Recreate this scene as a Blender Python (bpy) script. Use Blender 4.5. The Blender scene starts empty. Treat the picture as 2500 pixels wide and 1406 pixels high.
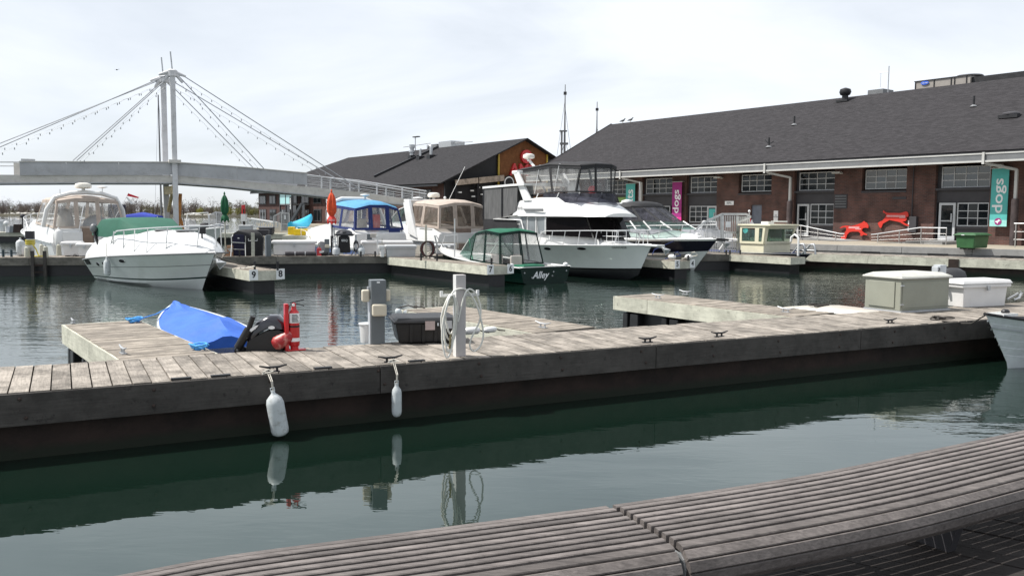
import bpy, math, random
from mathutils import Vector, Matrix
R = math.radians
random.seed(7)
SC = bpy.context.scene
COL = SC.collection
# ---------------------------------------------------------------- camera, sky, sun
FPX = 2150.0
CAMH = 2.45
PITCH = math.atan((703 - 522) / FPX)
cam = bpy.data.cameras.new('camera'); camo = bpy.data.objects.new('camera', cam); COL.objects.link(camo)
CM = Matrix.Rotation(math.pi / 2 - PITCH, 3, 'X') @ Matrix.Rotation(0.006, 3, 'Z')
camo.matrix_world = Matrix.Translation((0, 0, CAMH)) @ CM.to_4x4()
cam.sensor_width = 36; cam.lens = 36 * FPX / 2500; cam.clip_start = 0.05; cam.clip_end = 6000
SC.camera = camo
SUN_AZ = math.atan2(0.02, -1.0)          # direction towards the sun, in the ground plane
SUN_EL = R(57)
W = bpy.data.worlds.new('World'); SC.world = W; W.use_nodes = True
wn = W.node_tree.nodes; wl = W.node_tree.links; wn.clear()
sky = wn.new('ShaderNodeTexSky'); sky.sky_type = 'NISHITA'; sky.sun_disc = False
sky.sun_elevation = SUN_EL; sky.sun_rotation = math.pi / 2 - SUN_AZ
sky.air_density = 1.0; sky.dust_density = 0.6; sky.ozone_density = 1.0
tc = wn.new('ShaderNodeTexCoord'); mp = wn.new('ShaderNodeMapping'); mp.inputs['Scale'].default_value = (1.1, 1.1, 4.2)
mp.inputs['Rotation'].default_value = (0.12, 0.05, 0.4)
nz = wn.new('ShaderNodeTexNoise'); nz.inputs['Scale'].default_value = 1.5; nz.inputs['Detail'].default_value = 7; nz.inputs['Roughness'].default_value = .52
nz.inputs['Distortion'].default_value = .5
rp = wn.new('ShaderNodeValToRGB'); rp.color_ramp.elements[0].position = .38; rp.color_ramp.elements[0].color = (.60, .60, .60, 1)
rp.color_ramp.elements[1].position = .62; rp.color_ramp.elements[1].color = (.97, .97, .97, 1)
mx = wn.new('ShaderNodeMix'); mx.data_type = 'RGBA'; mx.inputs[7].default_value = (13.2, 13.9, 14.9, 1)
bg = wn.new('ShaderNodeBackground'); bg.inputs[1].default_value = 0.06
wo = wn.new('ShaderNodeOutputWorld')
wl.new(tc.outputs['Generated'], mp.inputs[0]); wl.new(mp.outputs[0], nz.inputs[0]); wl.new(nz.outputs[0], rp.inputs[0])
wl.new(rp.outputs[0], mx.inputs[0]); wl.new(sky.outputs[0], mx.inputs[6]); wl.new(mx.outputs[2], bg.inputs[0]); wl.new(bg.outputs[0], wo.inputs[0])
sl = bpy.data.lights.new('sun', 'SUN'); sl.energy = 5.0; sl.angle = R(0.5); sl.color = (1, .965, .91)
so = bpy.data.objects.new('sun', sl); COL.objects.link(so)
SDIR = Vector((math.cos(SUN_AZ) * math.cos(SUN_EL), math.sin(SUN_AZ) * math.cos(SUN_EL), math.sin(SUN_EL)))
so.rotation_euler = SDIR.to_track_quat('Z', 'Y').to_euler(); so.location = (0, 0, 60)
SC.view_settings.view_transform = 'Standard'; SC.view_settings.look = 'None'; SC.view_settings.gamma = 1
SC.view_settings.exposure = 0.35; SC.view_settings.use_curve_mapping = False
# ---------------------------------------------------------------- measuring helpers
def ray(px, py): return CM @ Vector(((px - 1250) / FPX, -(py - 703) / FPX, -1))
def G(px, py, z=0.7):
    r = ray(px, py); t = (z - CAMH) / r.z; return Vector((r.x * t, r.y * t, z))
def D(px, py, d):
    r = ray(px, py); t = d / r.y; return Vector((r.x * t, d, CAMH + r.z * t))
class Frame:
    def __init__(s, o, a): s.o = Vector((o[0], o[1])); s.a = a; s.c = math.cos(a); s.s = math.sin(a)
    def loc(s, w):
        d = Vector((w[0], w[1])) - s.o; return (d.x * s.c + d.y * s.s, -d.x * s.s + d.y * s.c)
    def wor(s, x, y, z=0): return Vector((s.o.x + x * s.c - y * s.s, s.o.y + x * s.s + y * s.c, z))
    def hit(s, px, py, y=0.0):
        r = ray(px, py); n = (-s.s, s.c); den = r.x * n[0] + r.y * n[1]
        t = (y + s.o.x * n[0] + s.o.y * n[1]) / den
        x, _ = s.loc((r.x * t, r.y * t)); return (x, CAMH + r.z * t)
    def hitx(s, px, py, x=0.0):
        r = ray(px, py); n = (s.c, s.s); den = r.x * n[0] + r.y * n[1]
        t = (x + s.o.x * n[0] + s.o.y * n[1]) / den
        _, y = s.loc((r.x * t, r.y * t)); return (y, CAMH + r.z * t)
def ang(a, b): return math.atan2(b[1] - a[1], b[0] - a[0])
UA = math.atan2(-7.2, 5.24)                # direction the boats and finger piers point
# ---------------------------------------------------------------- scene helpers
def tag(o, label=None, cat=None, group=None, kind=None):
    if label: o['label'] = label
    if cat: o['category'] = cat
    if group: o['group'] = group
    if kind: o['kind'] = kind
    return o
def thing(name, label, cat, loc=(0, 0, 0), rz=0, group=None):
    o = bpy.data.objects.new(name, None); COL.objects.link(o); o.empty_display_size = .2
    o.location = loc; o.rotation_euler = (0, 0, rz)
    return tag(o, label, cat, group)
def copy_tree(o, parent=None):
    c = o.copy(); COL.objects.link(c)
    if parent: c.parent = parent
    for ch in [k for k in o.children]: copy_tree(ch, c)
    return c
class MB:
    def __init__(s): s.v = []; s.f = []; s.m = []
    def add(s, vs, fs, m=0):
        b = len(s.v); s.v += [tuple(x) for x in vs]; s.f += [tuple(b + i for i in f) for f in fs]; s.m += [m] * len(fs); return s
    def box(s, x0, x1, y0, y1, z0, z1, m=0):
        return s.add([(x0, y0, z0), (x1, y0, z0), (x1, y1, z0), (x0, y1, z0), (x0, y0, z1), (x1, y0, z1), (x1, y1, z1), (x0, y1, z1)],
                     [(0, 3, 2, 1), (4, 5, 6, 7), (0, 1, 5, 4), (1, 2, 6, 5), (2, 3, 7, 6), (3, 0, 4, 7)], m)
    def tbox(s, x0, x1, y0, y1, z0, z1, t, m=0):     # box with top grown by t on every side (or tuple)
        tx, ty = t if isinstance(t, tuple) else (t, t)
        return s.add([(x0, y0, z0), (x1, y0, z0), (x1, y1, z0), (x0, y1, z0), (x0 - tx, y0 - ty, z1), (x1 + tx, y0 - ty, z1), (x1 + tx, y1 + ty, z1), (x0 - tx, y1 + ty, z1)],
                     [(0, 3, 2, 1), (4, 5, 6, 7), (0, 1, 5, 4), (1, 2, 6, 5), (2, 3, 7, 6), (3, 0, 4, 7)], m)
    def beam(s, a, b, w, h=None, m=0, up=(0, 0, 1)):
        a = Vector(a); b = Vector(b); h = h or w; d = (b - a).normalized(); u = Vector(up)
        if abs(d.dot(u)) > .98: u = Vector((0, 1, 0))
        sx = d.cross(u).normalized() * w / 2; sy = sx.cross(d).normalized() * h / 2
        return s.add([a - sx - sy, a + sx - sy, a + sx + sy, a - sx + sy, b - sx - sy, b + sx - sy, b + sx + sy, b - sx + sy],
                     [(0, 3, 2, 1), (4, 5, 6, 7), (0, 1, 5, 4), (1, 2, 6, 5), (2, 3, 7, 6), (3, 0, 4, 7)], m)
    def tube(s, pts, r, n=8, m=0, cap=True):
        P = [Vector(p) for p in pts]; k = len(P); rs = r if isinstance(r, (list, tuple)) else [r] * k
        vs = []; last = None
        for i in range(k):
            d = (P[min(i + 1, k - 1)] - P[max(i - 1, 0)])
            if d.length < 1e-9: d = Vector((0, 0, 1))
            d.normalize()
            if last is None:
                u = Vector((0, 0, 1)) if abs(d.z) < .9 else Vector((1, 0, 0))
                sx = d.cross(u).normalized()
            else:
                sx = last - d * last.dot(d); sx = sx.normalized() if sx.length > 1e-6 else d.orthogonal().normalized()
            last = sx; sy = sx.cross(d)
            for j in range(n):
                a = 2 * math.pi * j / n; vs.append(P[i] + (sx * math.cos(a) + sy * math.sin(a)) * rs[i])
        fs = [(i * n + j, i * n + (j + 1) % n, (i + 1) * n + (j + 1) % n, (i + 1) * n + j) for i in range(k - 1) for j in range(n)]
        if cap: fs += [tuple(range(n - 1, -1, -1)), tuple((k - 1) * n + j for j in range(n))]
        return s.add(vs, fs, m)
    def lathe(s, prof, n=16, c=(0, 0, 0), m=0, axis=None, sx=1, sy=1):
        vs = []
        for (r, z) in prof:
            for j in range(n):
                a = 2 * math.pi * j / n; vs.append(Vector((r * math.cos(a) * sx, r * math.sin(a) * sy, z)))
        if axis is not None:
            q = Vector((0, 0, 1)).rotation_difference(Vector(axis).normalized()); vs = [q @ v for v in vs]
        c = Vector(c); vs = [v + c for v in vs]; k = len(prof)
        fs = [(i * n + j, i * n + (j + 1) % n, (i + 1) * n + (j + 1) % n, (i + 1) * n + j) for i in range(k - 1) for j in range(n)]
        fs += [tuple(range(n - 1, -1, -1)), tuple((k - 1) * n + j for j in range(n))]
        return s.add(vs, fs, m)
    def loft(s, secs, m=0, closed=False, caps=True):
        n = len(secs[0]); vs = [p for sec in secs for p in sec]; k = len(secs); e = n if closed else n - 1
        fs = [(i * n + j, i * n + (j + 1) % n, (i + 1) * n + (j + 1) % n, (i + 1) * n + j) for i in range(k - 1) for j in range(e)]
        if caps: fs += [tuple(range(n - 1, -1, -1)), tuple((k - 1) * n + j for j in range(n))]
        return s.add(vs, fs, m)
    def prism(s, poly, off, m=0):
        n = len(poly); o = Vector(off); P = [Vector(p) for p in poly]
        return s.add(P + [p + o for p in P], [tuple(range(n - 1, -1, -1)), tuple(range(n, 2 * n))] + [(i, (i + 1) % n, n + (i + 1) % n, n + i) for i in range(n)], m)
    def ball(s, c, r, m=0, n=12, k=7, sc=(1, 1, 1)):
        prof = [(max(1e-4, math.sin(math.pi * i / k)), -math.cos(math.pi * i / k)) for i in range(k + 1)]
        vs = [Vector((p * math.cos(2 * math.pi * j / n) * r * sc[0] + c[0], p * math.sin(2 * math.pi * j / n) * r * sc[1] + c[1], z * r * sc[2] + c[2])) for (p, z) in prof for j in range(n)]
        fs = [(i * n + j, i * n + (j + 1) % n, (i + 1) * n + (j + 1) % n, (i + 1) * n + j) for i in range(k) for j in range(n)]
        return s.add(vs, fs, m)
    def mesh(s, name, mats, smooth=None):
        me = bpy.data.meshes.new(name); me.from_pydata(s.v, [], s.f)
        for q in (mats if isinstance(mats, (list, tuple)) else [mats]): me.materials.append(q)
        me.polygons.foreach_set('material_index', s.m)
        if smooth is not None:
            me.polygons.foreach_set('use_smooth', [True] * len(s.f)); me.set_sharp_from_angle(angle=R(smooth))
        me.validate(); me.update(); return me
    def build(s, name, mats, parent=None, loc=(0, 0, 0), rot=(0, 0, 0), smooth=None, bevel=0, fix=False, label=None):
        me = s.mesh(name, mats, smooth)
        if fix:
            import bmesh
            b = bmesh.new(); b.from_mesh(me); bmesh.ops.recalc_face_normals(b, faces=b.faces); b.to_mesh(me); b.free()
        o = bpy.data.objects.new(name, me); COL.objects.link(o); o.location = loc; o.rotation_euler = rot
        if parent: o.parent = parent
        if label: o['label'] = label
        if bevel:
            q = o.modifiers.new('bevel', 'BEVEL'); q.width = bevel; q.segments = 2; q.limit_method = 'ANGLE'; q.angle_limit = R(40)
        return o
def put(me, name, parent, loc, rot=(0, 0, 0), sc=(1, 1, 1)):
    o = bpy.data.objects.new(name, me); COL.objects.link(o); o.parent = parent; o.location = loc; o.rotation_euler = rot; o.scale = sc; return o
def text(s, size, mat, parent, M, name='lettering', ext=.002, shear=0, align='CENTER', sx=1, off=0, bold=0):
    c = bpy.data.curves.new(name, 'FONT'); c.body = s; c.size = size; c.extrude = ext; c.shear = shear; c.align_x = align; c.align_y = 'CENTER'
    c.offset = bold; c.resolution_u = 3
    if off: c.space_character = off
    t = bpy.data.objects.new(name, c); COL.objects.link(t); bpy.context.view_layer.update()
    me = bpy.data.meshes.new_from_object(t.evaluated_get(bpy.context.evaluated_depsgraph_get())); bpy.data.objects.remove(t); bpy.data.curves.remove(c)
    me.materials.clear(); me.materials.append(mat)
    o = bpy.data.objects.new(name, me); COL.objects.link(o)
    if parent: o.parent = parent
    o.matrix_local = M @ Matrix.Diagonal((sx, 1, 1, 1)); return o
def fit(o, w, h):
    vs = [v.co for v in o.data.vertices]; x0, x1 = min(v.x for v in vs), max(v.x for v in vs); y0, y1 = min(v.y for v in vs), max(v.y for v in vs)
    for v in o.data.vertices: v.co.x = (v.co.x - (x0 + x1) / 2) * w / (x1 - x0); v.co.y = (v.co.y - (y0 + y1) / 2) * h / (y1 - y0)
    return o
def face(loc, xdir, updir):          # matrix whose x is the reading direction and y the letters' up
    x = Vector(xdir).normalized(); z = x.cross(Vector(updir)).normalized(); y = z.cross(x)
    m = Matrix((x, y, z)).transposed().to_4x4(); m.translation = Vector(loc); return m
# ---------------------------------------------------------------- materials
def newmat(name):
    m = bpy.data.materials.new(name); m.use_nodes = True; n = m.node_tree.nodes; return m, n, m.node_tree.links, n['Principled BSDF']
def mat(name, c, rough=.5, metal=0, var=.12, scale=4, bump=0, bscale=30, spec=.5, stretch=(1, 1, 1), c2=None, lo=.35, hi=.65, rnd=0, grime=0, coat=0, trans=0, ior=1.45):
    m, n, l, p = newmat(name)
    p.inputs['Roughness'].default_value = rough; p.inputs['Metallic'].default_value = metal; p.inputs['Specular IOR Level'].default_value = spec
    p.inputs['Coat Weight'].default_value = coat; p.inputs['IOR'].default_value = ior
    t = n.new('ShaderNodeTexCoord'); g = n.new('ShaderNodeMapping'); g.inputs['Scale'].default_value = stretch; l.new(t.outputs['Object'], g.inputs[0])
    vec = g.outputs[0]; oi = n.new('ShaderNodeObjectInfo')
    if rnd:
        ad = n.new('ShaderNodeVectorMath'); ad.operation = 'MULTIPLY_ADD'; ad.inputs[1].default_value = (37, 53, 71)
        cb = n.new('ShaderNodeCombineXYZ')
        for k in range(3): l.new(oi.outputs['Random'], cb.inputs[k])
        l.new(cb.outputs[0], ad.inputs[0]); l.new(vec, ad.inputs[2]); vec = ad.outputs[0]
    nz = n.new('ShaderNodeTexNoise'); nz.inputs['Scale'].default_value = scale; nz.inputs['Detail'].default_value = 6; nz.inputs['Roughness'].default_value = .6; l.new(vec, nz.inputs[0])
    r = n.new('ShaderNodeValToRGB'); r.color_ramp.elements[0].position = lo; r.color_ramp.elements[1].position = hi
    a = tuple(x * (1 - var) for x in c); b = c2 if c2 else tuple(min(1, x * (1 + var)) for x in c)
    r.color_ramp.elements[0].color = a + (1,); r.color_ramp.elements[1].color = tuple(b) + (1,); l.new(nz.outputs[0], r.inputs[0]); out = r.outputs[0]
    if rnd:
        hs = n.new('ShaderNodeHueSaturation'); mr = n.new('ShaderNodeMapRange'); mr.inputs[3].default_value = 1 - rnd; mr.inputs[4].default_value = 1 + rnd
        l.new(oi.outputs['Random'], mr.inputs[0]); l.new(mr.outputs[0], hs.inputs['Value']); l.new(out, hs.inputs['Color']); out = hs.outputs[0]
    if grime:
        n2 = n.new('ShaderNodeTexNoise'); n2.inputs['Scale'].default_value = scale * 3.1; n2.inputs['Detail'].default_value = 8; n2.inputs['Roughness'].default_value = .7; l.new(t.outputs['Object'], n2.inputs[0])
        r2 = n.new('ShaderNodeValToRGB'); r2.color_ramp.elements[0].position = .52; r2.color_ramp.elements[0].color = (0, 0, 0, 1); r2.color_ramp.elements[1].position = .72; r2.color_ramp.elements[1].color = (grime,) * 3 + (1,)
        l.new(n2.outputs[0], r2.inputs[0]); m2 = n.new('ShaderNodeMix'); m2.data_type = 'RGBA'; l.new(r2.outputs[0], m2.inputs[0]); l.new(out, m2.inputs[6])
        m2.inputs[7].default_value = (c[0] * .35, c[1] * .31, c[2] * .25, 1); out = m2.outputs[2]
    l.new(out, p.inputs['Base Color'])
    if bump:
        b1 = n.new('ShaderNodeBump'); b1.inputs['Strength'].default_value = bump; b1.inputs['Distance'].default_value = .02
        n3 = n.new('ShaderNodeTexNoise'); n3.inputs['Scale'].default_value = bscale; n3.inputs['Detail'].default_value = 5; l.new(vec, n3.inputs[0]); l.new(n3.outputs[0], b1.inputs['Height']); l.new(b1.outputs[0], p.inputs['Normal'])
    return m
def wood(name, c, grain, blotch=.35, rnd=.1, gs=(1, 14, 14), rough=.85, lowc=None, spots=True):
    """weathered timber: long grain, darker blotches, pale wear, small knots"""
    m, n, l, p = newmat(name); p.inputs['Roughness'].default_value = rough; p.inputs['Specular IOR Level'].default_value = .25
    t = n.new('ShaderNodeTexCoord'); oi = n.new('ShaderNodeObjectInfo')
    cb = n.new('ShaderNodeCombineXYZ')
    for k in range(3): l.new(oi.outputs['Random'], cb.inputs[k])
    ad = n.new('ShaderNodeVectorMath'); ad.operation = 'MULTIPLY_ADD'; ad.inputs[1].default_value = (37, 53, 71); l.new(cb.outputs[0], ad.inputs[0]); l.new(t.outputs['Object'], ad.inputs[2])
    g = n.new('ShaderNodeMapping'); g.inputs['Scale'].default_value = gs; l.new(ad.outputs[0], g.inputs[0])
    n1 = n.new('ShaderNodeTexNoise'); n1.inputs['Scale'].default_value = 3.5; n1.inputs['Detail'].default_value = 8; n1.inputs['Roughness'].default_value = .7; n1.inputs['Distortion'].default_value = .6; l.new(g.outputs[0], n1.inputs[0])
    r = n.new('ShaderNodeValToRGB'); e = r.color_ramp.elements; e[0].position = .28; e[0].color = tuple(x * (1 - grain) for x in c) + (1,); e[1].position = .72; e[1].color = tuple(min(1, x * (1 + grain * .8)) for x in c) + (1,)
    l.new(n1.outputs[0], r.inputs[0])
    n2 = n.new('ShaderNodeTexNoise'); n2.inputs['Scale'].default_value = 2.3; n2.inputs['Detail'].default_value = 7; n2.inputs['Roughness'].default_value = .68; l.new(ad.outputs[0], n2.inputs[0])
    r2 = n.new('ShaderNodeValToRGB'); r2.color_ramp.elements[0].position = .40; r2.color_ramp.elements[0].color = (1 - blotch,) * 3 + (1,); r2.color_ramp.elements[1].position = .60; r2.color_ramp.elements[1].color = (1.06, 1.06, 1.06, 1); l.new(n2.outputs[0], r2.inputs[0])
    mu = n.new('ShaderNodeMix'); mu.data_type = 'RGBA'; mu.blend_type = 'MULTIPLY'; mu.inputs[0].default_value = 1; l.new(r.outputs[0], mu.inputs[6]); l.new(r2.outputs[0], mu.inputs[7]); out = mu.outputs[2]
    if spots:
        n4 = n.new('ShaderNodeTexNoise'); n4.inputs['Scale'].default_value = 9; n4.inputs['Detail'].default_value = 9; n4.inputs['Roughness'].default_value = .75; l.new(ad.outputs[0], n4.inputs[0])
        r4 = n.new('ShaderNodeValToRGB'); r4.color_ramp.elements[0].position = .58; r4.color_ramp.elements[0].color = (0, 0, 0, 1); r4.color_ramp.elements[1].position = .66; r4.color_ramp.elements[1].color = (.75, .75, .75, 1); l.new(n4.outputs[0], r4.inputs[0])
        m4 = n.new('ShaderNodeMix'); m4.data_type = 'RGBA'; l.new(r4.outputs[0], m4.inputs[0]); l.new(out, m4.inputs[6]); m4.inputs[7].default_value = tuple(x * .34 for x in c) + (1,); out = m4.outputs[2]
        vo = n.new('ShaderNodeTexNoise'); vo.inputs['Scale'].default_value = 26; vo.inputs['Detail'].default_value = 3; l.new(g.outputs[0], vo.inputs[0]); g2 = vo
    hs = n.new('ShaderNodeHueSaturation'); mr = n.new('ShaderNodeMapRange'); mr.inputs[3].default_value = 1 - rnd; mr.inputs[4].default_value = 1 + rnd
    l.new(oi.outputs['Random'], mr.inputs[0]); l.new(mr.outputs[0], hs.inputs['Value']); l.new(out, hs.inputs['Color']); l.new(hs.outputs[0], p.inputs['Base Color'])
    b = n.new('ShaderNodeBump'); b.inputs['Strength'].default_value = .35; b.inputs['Distance'].default_value = .006; l.new(n1.outputs[0], b.inputs['Height']); l.new(b.outputs[0], p.inputs['Normal'])
    return m
def clear(name, tint=(.9, .9, .9), fac=.3, haze=(.5, .5, .5), rough=.12):
    m, n, l, p = newmat(name); p.inputs['Base Color'].default_value = haze + (1,); p.inputs['Roughness'].default_value = rough
    nz = n.new('ShaderNodeTexNoise'); nz.inputs['Scale'].default_value = 2.2; nz.inputs['Detail'].default_value = 3; nz.inputs['Distortion'].default_value = 1.5
    t = n.new('ShaderNodeTexCoord'); g = n.new('ShaderNodeMapping'); g.inputs['Scale'].default_value = (1, 1, .5); l.new(t.outputs['Object'], g.inputs[0]); l.new(g.outputs[0], nz.inputs[0])
    b = n.new('ShaderNodeBump'); b.inputs['Strength'].default_value = .35; b.inputs['Distance'].default_value = .05; l.new(nz.outputs[0], b.inputs['Height']); l.new(b.outputs[0], p.inputs['Normal'])
    tr = n.new('ShaderNodeBsdfTransparent'); tr.inputs[0].default_value = tint + (1,); mr = n.new('ShaderNodeMapRange'); mr.inputs[1].default_value = .35; mr.inputs[2].default_value = .7; mr.inputs[3].default_value = fac * .6; mr.inputs[4].default_value = min(1, fac * 1.5)
    l.new(nz.outputs[0], mr.inputs[0]); x = n.new('ShaderNodeMixShader'); l.new(mr.outputs[0], x.inputs[0]); l.new(tr.outputs[0], x.inputs[1]); l.new(p.outputs[0], x.inputs[2]); l.new(x.outputs[0], n['Material Output'].inputs[0]); return m
def brickmat(name, c1, c2, mortar):
    m, n, l, p = newmat(name); p.inputs['Roughness'].default_value = .9
    t = n.new('ShaderNodeTexCoord'); sp = n.new('ShaderNodeSeparateXYZ'); cb = n.new('ShaderNodeCombineXYZ'); l.new(t.outputs['Object'], sp.inputs[0])
    ad = n.new('ShaderNodeMath'); ad.operation = 'ADD'; l.new(sp.outputs[0], ad.inputs[0]); l.new(sp.outputs[1], ad.inputs[1]); l.new(ad.outputs[0], cb.inputs[0]); l.new(sp.outputs[2], cb.inputs[1])
    b = n.new('ShaderNodeTexBrick'); b.inputs['Scale'].default_value = 1; b.inputs['Brick Width'].default_value = .24; b.inputs['Row Height'].default_value = .08; b.inputs['Mortar Size'].default_value = .008
    b.inputs['Color1'].default_value = c1 + (1,); b.inputs['Color2'].default_value = c2 + (1,); b.inputs['Mortar'].default_value = mortar + (1,); l.new(cb.outputs[0], b.inputs[0])
    nz = n.new('ShaderNodeTexNoise'); nz.inputs['Scale'].default_value = 1.1; nz.inputs['Detail'].default_value = 7; l.new(t.outputs['Object'], nz.inputs[0])
    r = n.new('ShaderNodeValToRGB'); r.color_ramp.elements[0].position = .35; r.color_ramp.elements[0].color = (.62, .62, .62, 1); r.color_ramp.elements[1].position = .65; r.color_ramp.elements[1].color = (1.15, 1.15, 1.15, 1); l.new(nz.outputs[0], r.inputs[0])
    mu = n.new('ShaderNodeMix'); mu.data_type = 'RGBA'; mu.blend_type = 'MULTIPLY'; mu.inputs[0].default_value = 1; l.new(b.outputs[0], mu.inputs[6]); l.new(r.outputs[0], mu.inputs[7]); l.new(mu.outputs[2], p.inputs['Base Color'])
    bp = n.new('ShaderNodeBump'); bp.inputs['Strength'].default_value = .6; bp.inputs['Distance'].default_value = .01; l.new(b.outputs['Fac'], bp.inputs['Height']); bp.invert = True; l.new(bp.outputs[0], p.inputs['Normal'])
    return m
def shinglemat(name, c):
    m, n, l, p = newmat(name); p.inputs['Roughness'].default_value = .95; p.inputs['Specular IOR Level'].default_value = .15
    t = n.new('ShaderNodeTexCoord'); g = n.new('ShaderNodeMapping'); l.new(t.outputs['Object'], g.inputs[0])
    b = n.new('ShaderNodeTexBrick'); b.inputs['Scale'].default_value = 1; b.inputs['Brick Width'].default_value = .33; b.inputs['Row Height'].default_value = .16; b.inputs['Mortar Size'].default_value = .006; b.inputs['Bias'].default_value = .1
    b.inputs['Color1'].default_value = tuple(x * .8 for x in c) + (1,); b.inputs['Color2'].default_value = tuple(x * 1.25 for x in c) + (1,); b.inputs['Mortar'].default_value = tuple(x * .5 for x in c) + (1,); l.new(g.outputs[0], b.inputs[0])
    nz = n.new('ShaderNodeTexNoise'); nz.inputs['Scale'].default_value = 2.2; nz.inputs['Detail'].default_value = 9; nz.inputs['Roughness'].default_value = .8
    g2 = n.new('ShaderNodeMapping'); g2.inputs['Scale'].default_value = (1, 2.5, 1); l.new(t.outputs['Object'], g2.inputs[0]); l.new(g2.outputs[0], nz.inputs[0])
    r = n.new('ShaderNodeValToRGB'); e = r.color_ramp.elements; e[0].position = .3; e[0].color = (.75, .75, .75, 1); e[1].position = .6; e[1].color = (1.12, 1.12, 1.12, 1); q = e.new(.70); q.color = (2.6, 2.5, 2.4, 1); l.new(nz.outputs[0], r.inputs[0])
    mu = n.new('ShaderNodeMix'); mu.data_type = 'RGBA'; mu.blend_type = 'MULTIPLY'; mu.inputs[0].default_value = 1; l.new(b.outputs[0], mu.inputs[6]); l.new(r.outputs[0], mu.inputs[7]); l.new(mu.outputs[2], p.inputs['Base Color'])
    return m
def watermat():
    m, n, l, p = newmat('harbour_water'); p.inputs['Base Color'].default_value = (.005, .013, .009, 1); p.inputs['Roughness'].default_value = .012; p.inputs['IOR'].default_value = 2.15; p.inputs['Specular Tint'].default_value = (.84, 1, .95, 1)
    g = n.new('ShaderNodeNewGeometry'); sp = n.new('ShaderNodeSeparateXYZ'); l.new(g.outputs['Position'], sp.inputs[0])
    def noise(sc, scale, det, dist=0, rot=0):
        q = n.new('ShaderNodeMapping'); q.inputs['Scale'].default_value = sc; q.inputs['Rotation'].default_value = (0, 0, rot); l.new(g.outputs['Position'], q.inputs[0])
        z = n.new('ShaderNodeTexNoise'); z.inputs['Scale'].default_value = scale; z.inputs['Detail'].default_value = det; z.inputs['Distortion'].default_value = dist; l.new(q.outputs[0], z.inputs[0]); return z.outputs[0]
    def math_(op, a, b, c=None):
        q = n.new('ShaderNodeMath'); q.operation = op
        for i, v in enumerate((a, b)):
            if isinstance(v, (int, float)): q.inputs[i].default_value = v
            else: l.new(v, q.inputs[i])
        return q.outputs[0]
    swell = noise((.5, 1.0, 1), .55, 2, .3, .25)
    rip = noise((.45, 1.3, 1), 2.4, 3, .5, .3)
    fine = noise((.6, 1.4, 1), 9, 2, .2, .1)
    patch = noise((1, 1, 1), .12, 3, .6)
    def ramp(v, a, b, c, d):
        q = n.new('ShaderNodeMapRange'); l.new(v, q.inputs[0]); q.inputs[1].default_value = a; q.inputs[2].default_value = b; q.inputs[3].default_value = c; q.inputs[4].default_value = d; return q.outputs[0]
    shel = ramp(sp.outputs[1], 9.5, 20, .16, 1.0)        # sheltered water between the promenade and the first pier
    pat = ramp(patch, .4, .62, .55, 1.15)
    amp = math_('MULTIPLY', math_('ADD', shel, ramp(sp.outputs[0], 4.5, 8, 0, .55)), pat)
    h = math_('ADD', math_('MULTIPLY', math_('MULTIPLY', rip, .015), amp), math_('MULTIPLY', math_('MULTIPLY', fine, .0028), amp))
    h = math_('ADD', h, math_('MULTIPLY', swell, .012))
    b = n.new('ShaderNodeBump'); b.inputs['Strength'].default_value = 1; b.inputs['Distance'].default_value = 1; l.new(h, b.inputs['Height']); l.new(b.outputs[0], p.inputs['Normal'])
    return m
M = {}
M['water'] = watermat()
M['deckwood'] = wood('weathered_deck_boards', (.305, .272, .235), .40, .50, .15, gs=(14, 1, 14))
M['fingerwood'] = wood('weathered_finger_boards', (.285, .25, .21), .40, .40, .16, gs=(1.2, 16, 16))
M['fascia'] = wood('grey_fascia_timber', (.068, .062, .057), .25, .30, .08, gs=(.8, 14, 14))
M['midwood'] = wood('grey_brown_edge_timber', (.165, .155, .135), .3, .35, .1, gs=(.8, 12, 12))
M['palewood'] = wood('pale_edge_timber', (.50, .49, .41), .20, .22, .08, gs=(.8, 10, 10))
M['benchwood'] = wood('silvered_bench_slats', (.158, .139, .130), .48, .30, .2, gs=(1.5, 22, 22), rough=.6, spots=False)
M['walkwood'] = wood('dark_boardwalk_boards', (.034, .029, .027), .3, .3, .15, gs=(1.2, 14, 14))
M['rust'] = mat('brown_float_steel', (.022, .0125, .0095), .8, 0, .45, 2.5, .3, 20)
def tideline(m, z0, z1, c):
    n = m.node_tree.nodes; l = m.node_tree.links; p = n['Principled BSDF']; src = p.inputs['Base Color'].links[0].from_socket
    g = n.new('ShaderNodeNewGeometry'); s = n.new('ShaderNodeSeparateXYZ'); l.new(g.outputs['Position'], s.inputs[0]); z = n.new('ShaderNodeTexNoise'); z.inputs['Scale'].default_value = 3; z.inputs['Detail'].default_value = 6; l.new(g.outputs['Position'], z.inputs[0])
    a = n.new('ShaderNodeMath'); a.operation = 'MULTIPLY_ADD'; a.inputs[1].default_value = .12; l.new(z.outputs[0], a.inputs[0]); l.new(s.outputs[2], a.inputs[2])
    r = n.new('ShaderNodeMapRange'); r.inputs[1].default_value = z0; r.inputs[2].default_value = z1; r.inputs[3].default_value = 1; r.inputs[4].default_value = 0; l.new(a.outputs[0], r.inputs[0])
    x = n.new('ShaderNodeMix'); x.data_type = 'RGBA'; l.new(r.outputs[0], x.inputs[0]); l.new(src, x.inputs[6]); x.inputs[7].default_value = c + (1,); l.new(x.outputs[2], p.inputs['Base Color'])
tideline(M['rust'], .12, .22, (.010, .014, .007))
M['blackplastic'] = mat('black_plastic', (.012, .012, .013), .45, 0, .3, 4, .1, 40)
M['black'] = mat('black_paint', (.012, .012, .014), .4, 0, .2)
M['gel'] = mat('white_gelcoat', (.68, .68, .67), .22, 0, .03, 3, coat=.4)
M['hullwhite'] = mat('white_hull_gelcoat', (.62, .64, .63), .14, 0, .03, 2, coat=.6)
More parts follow.
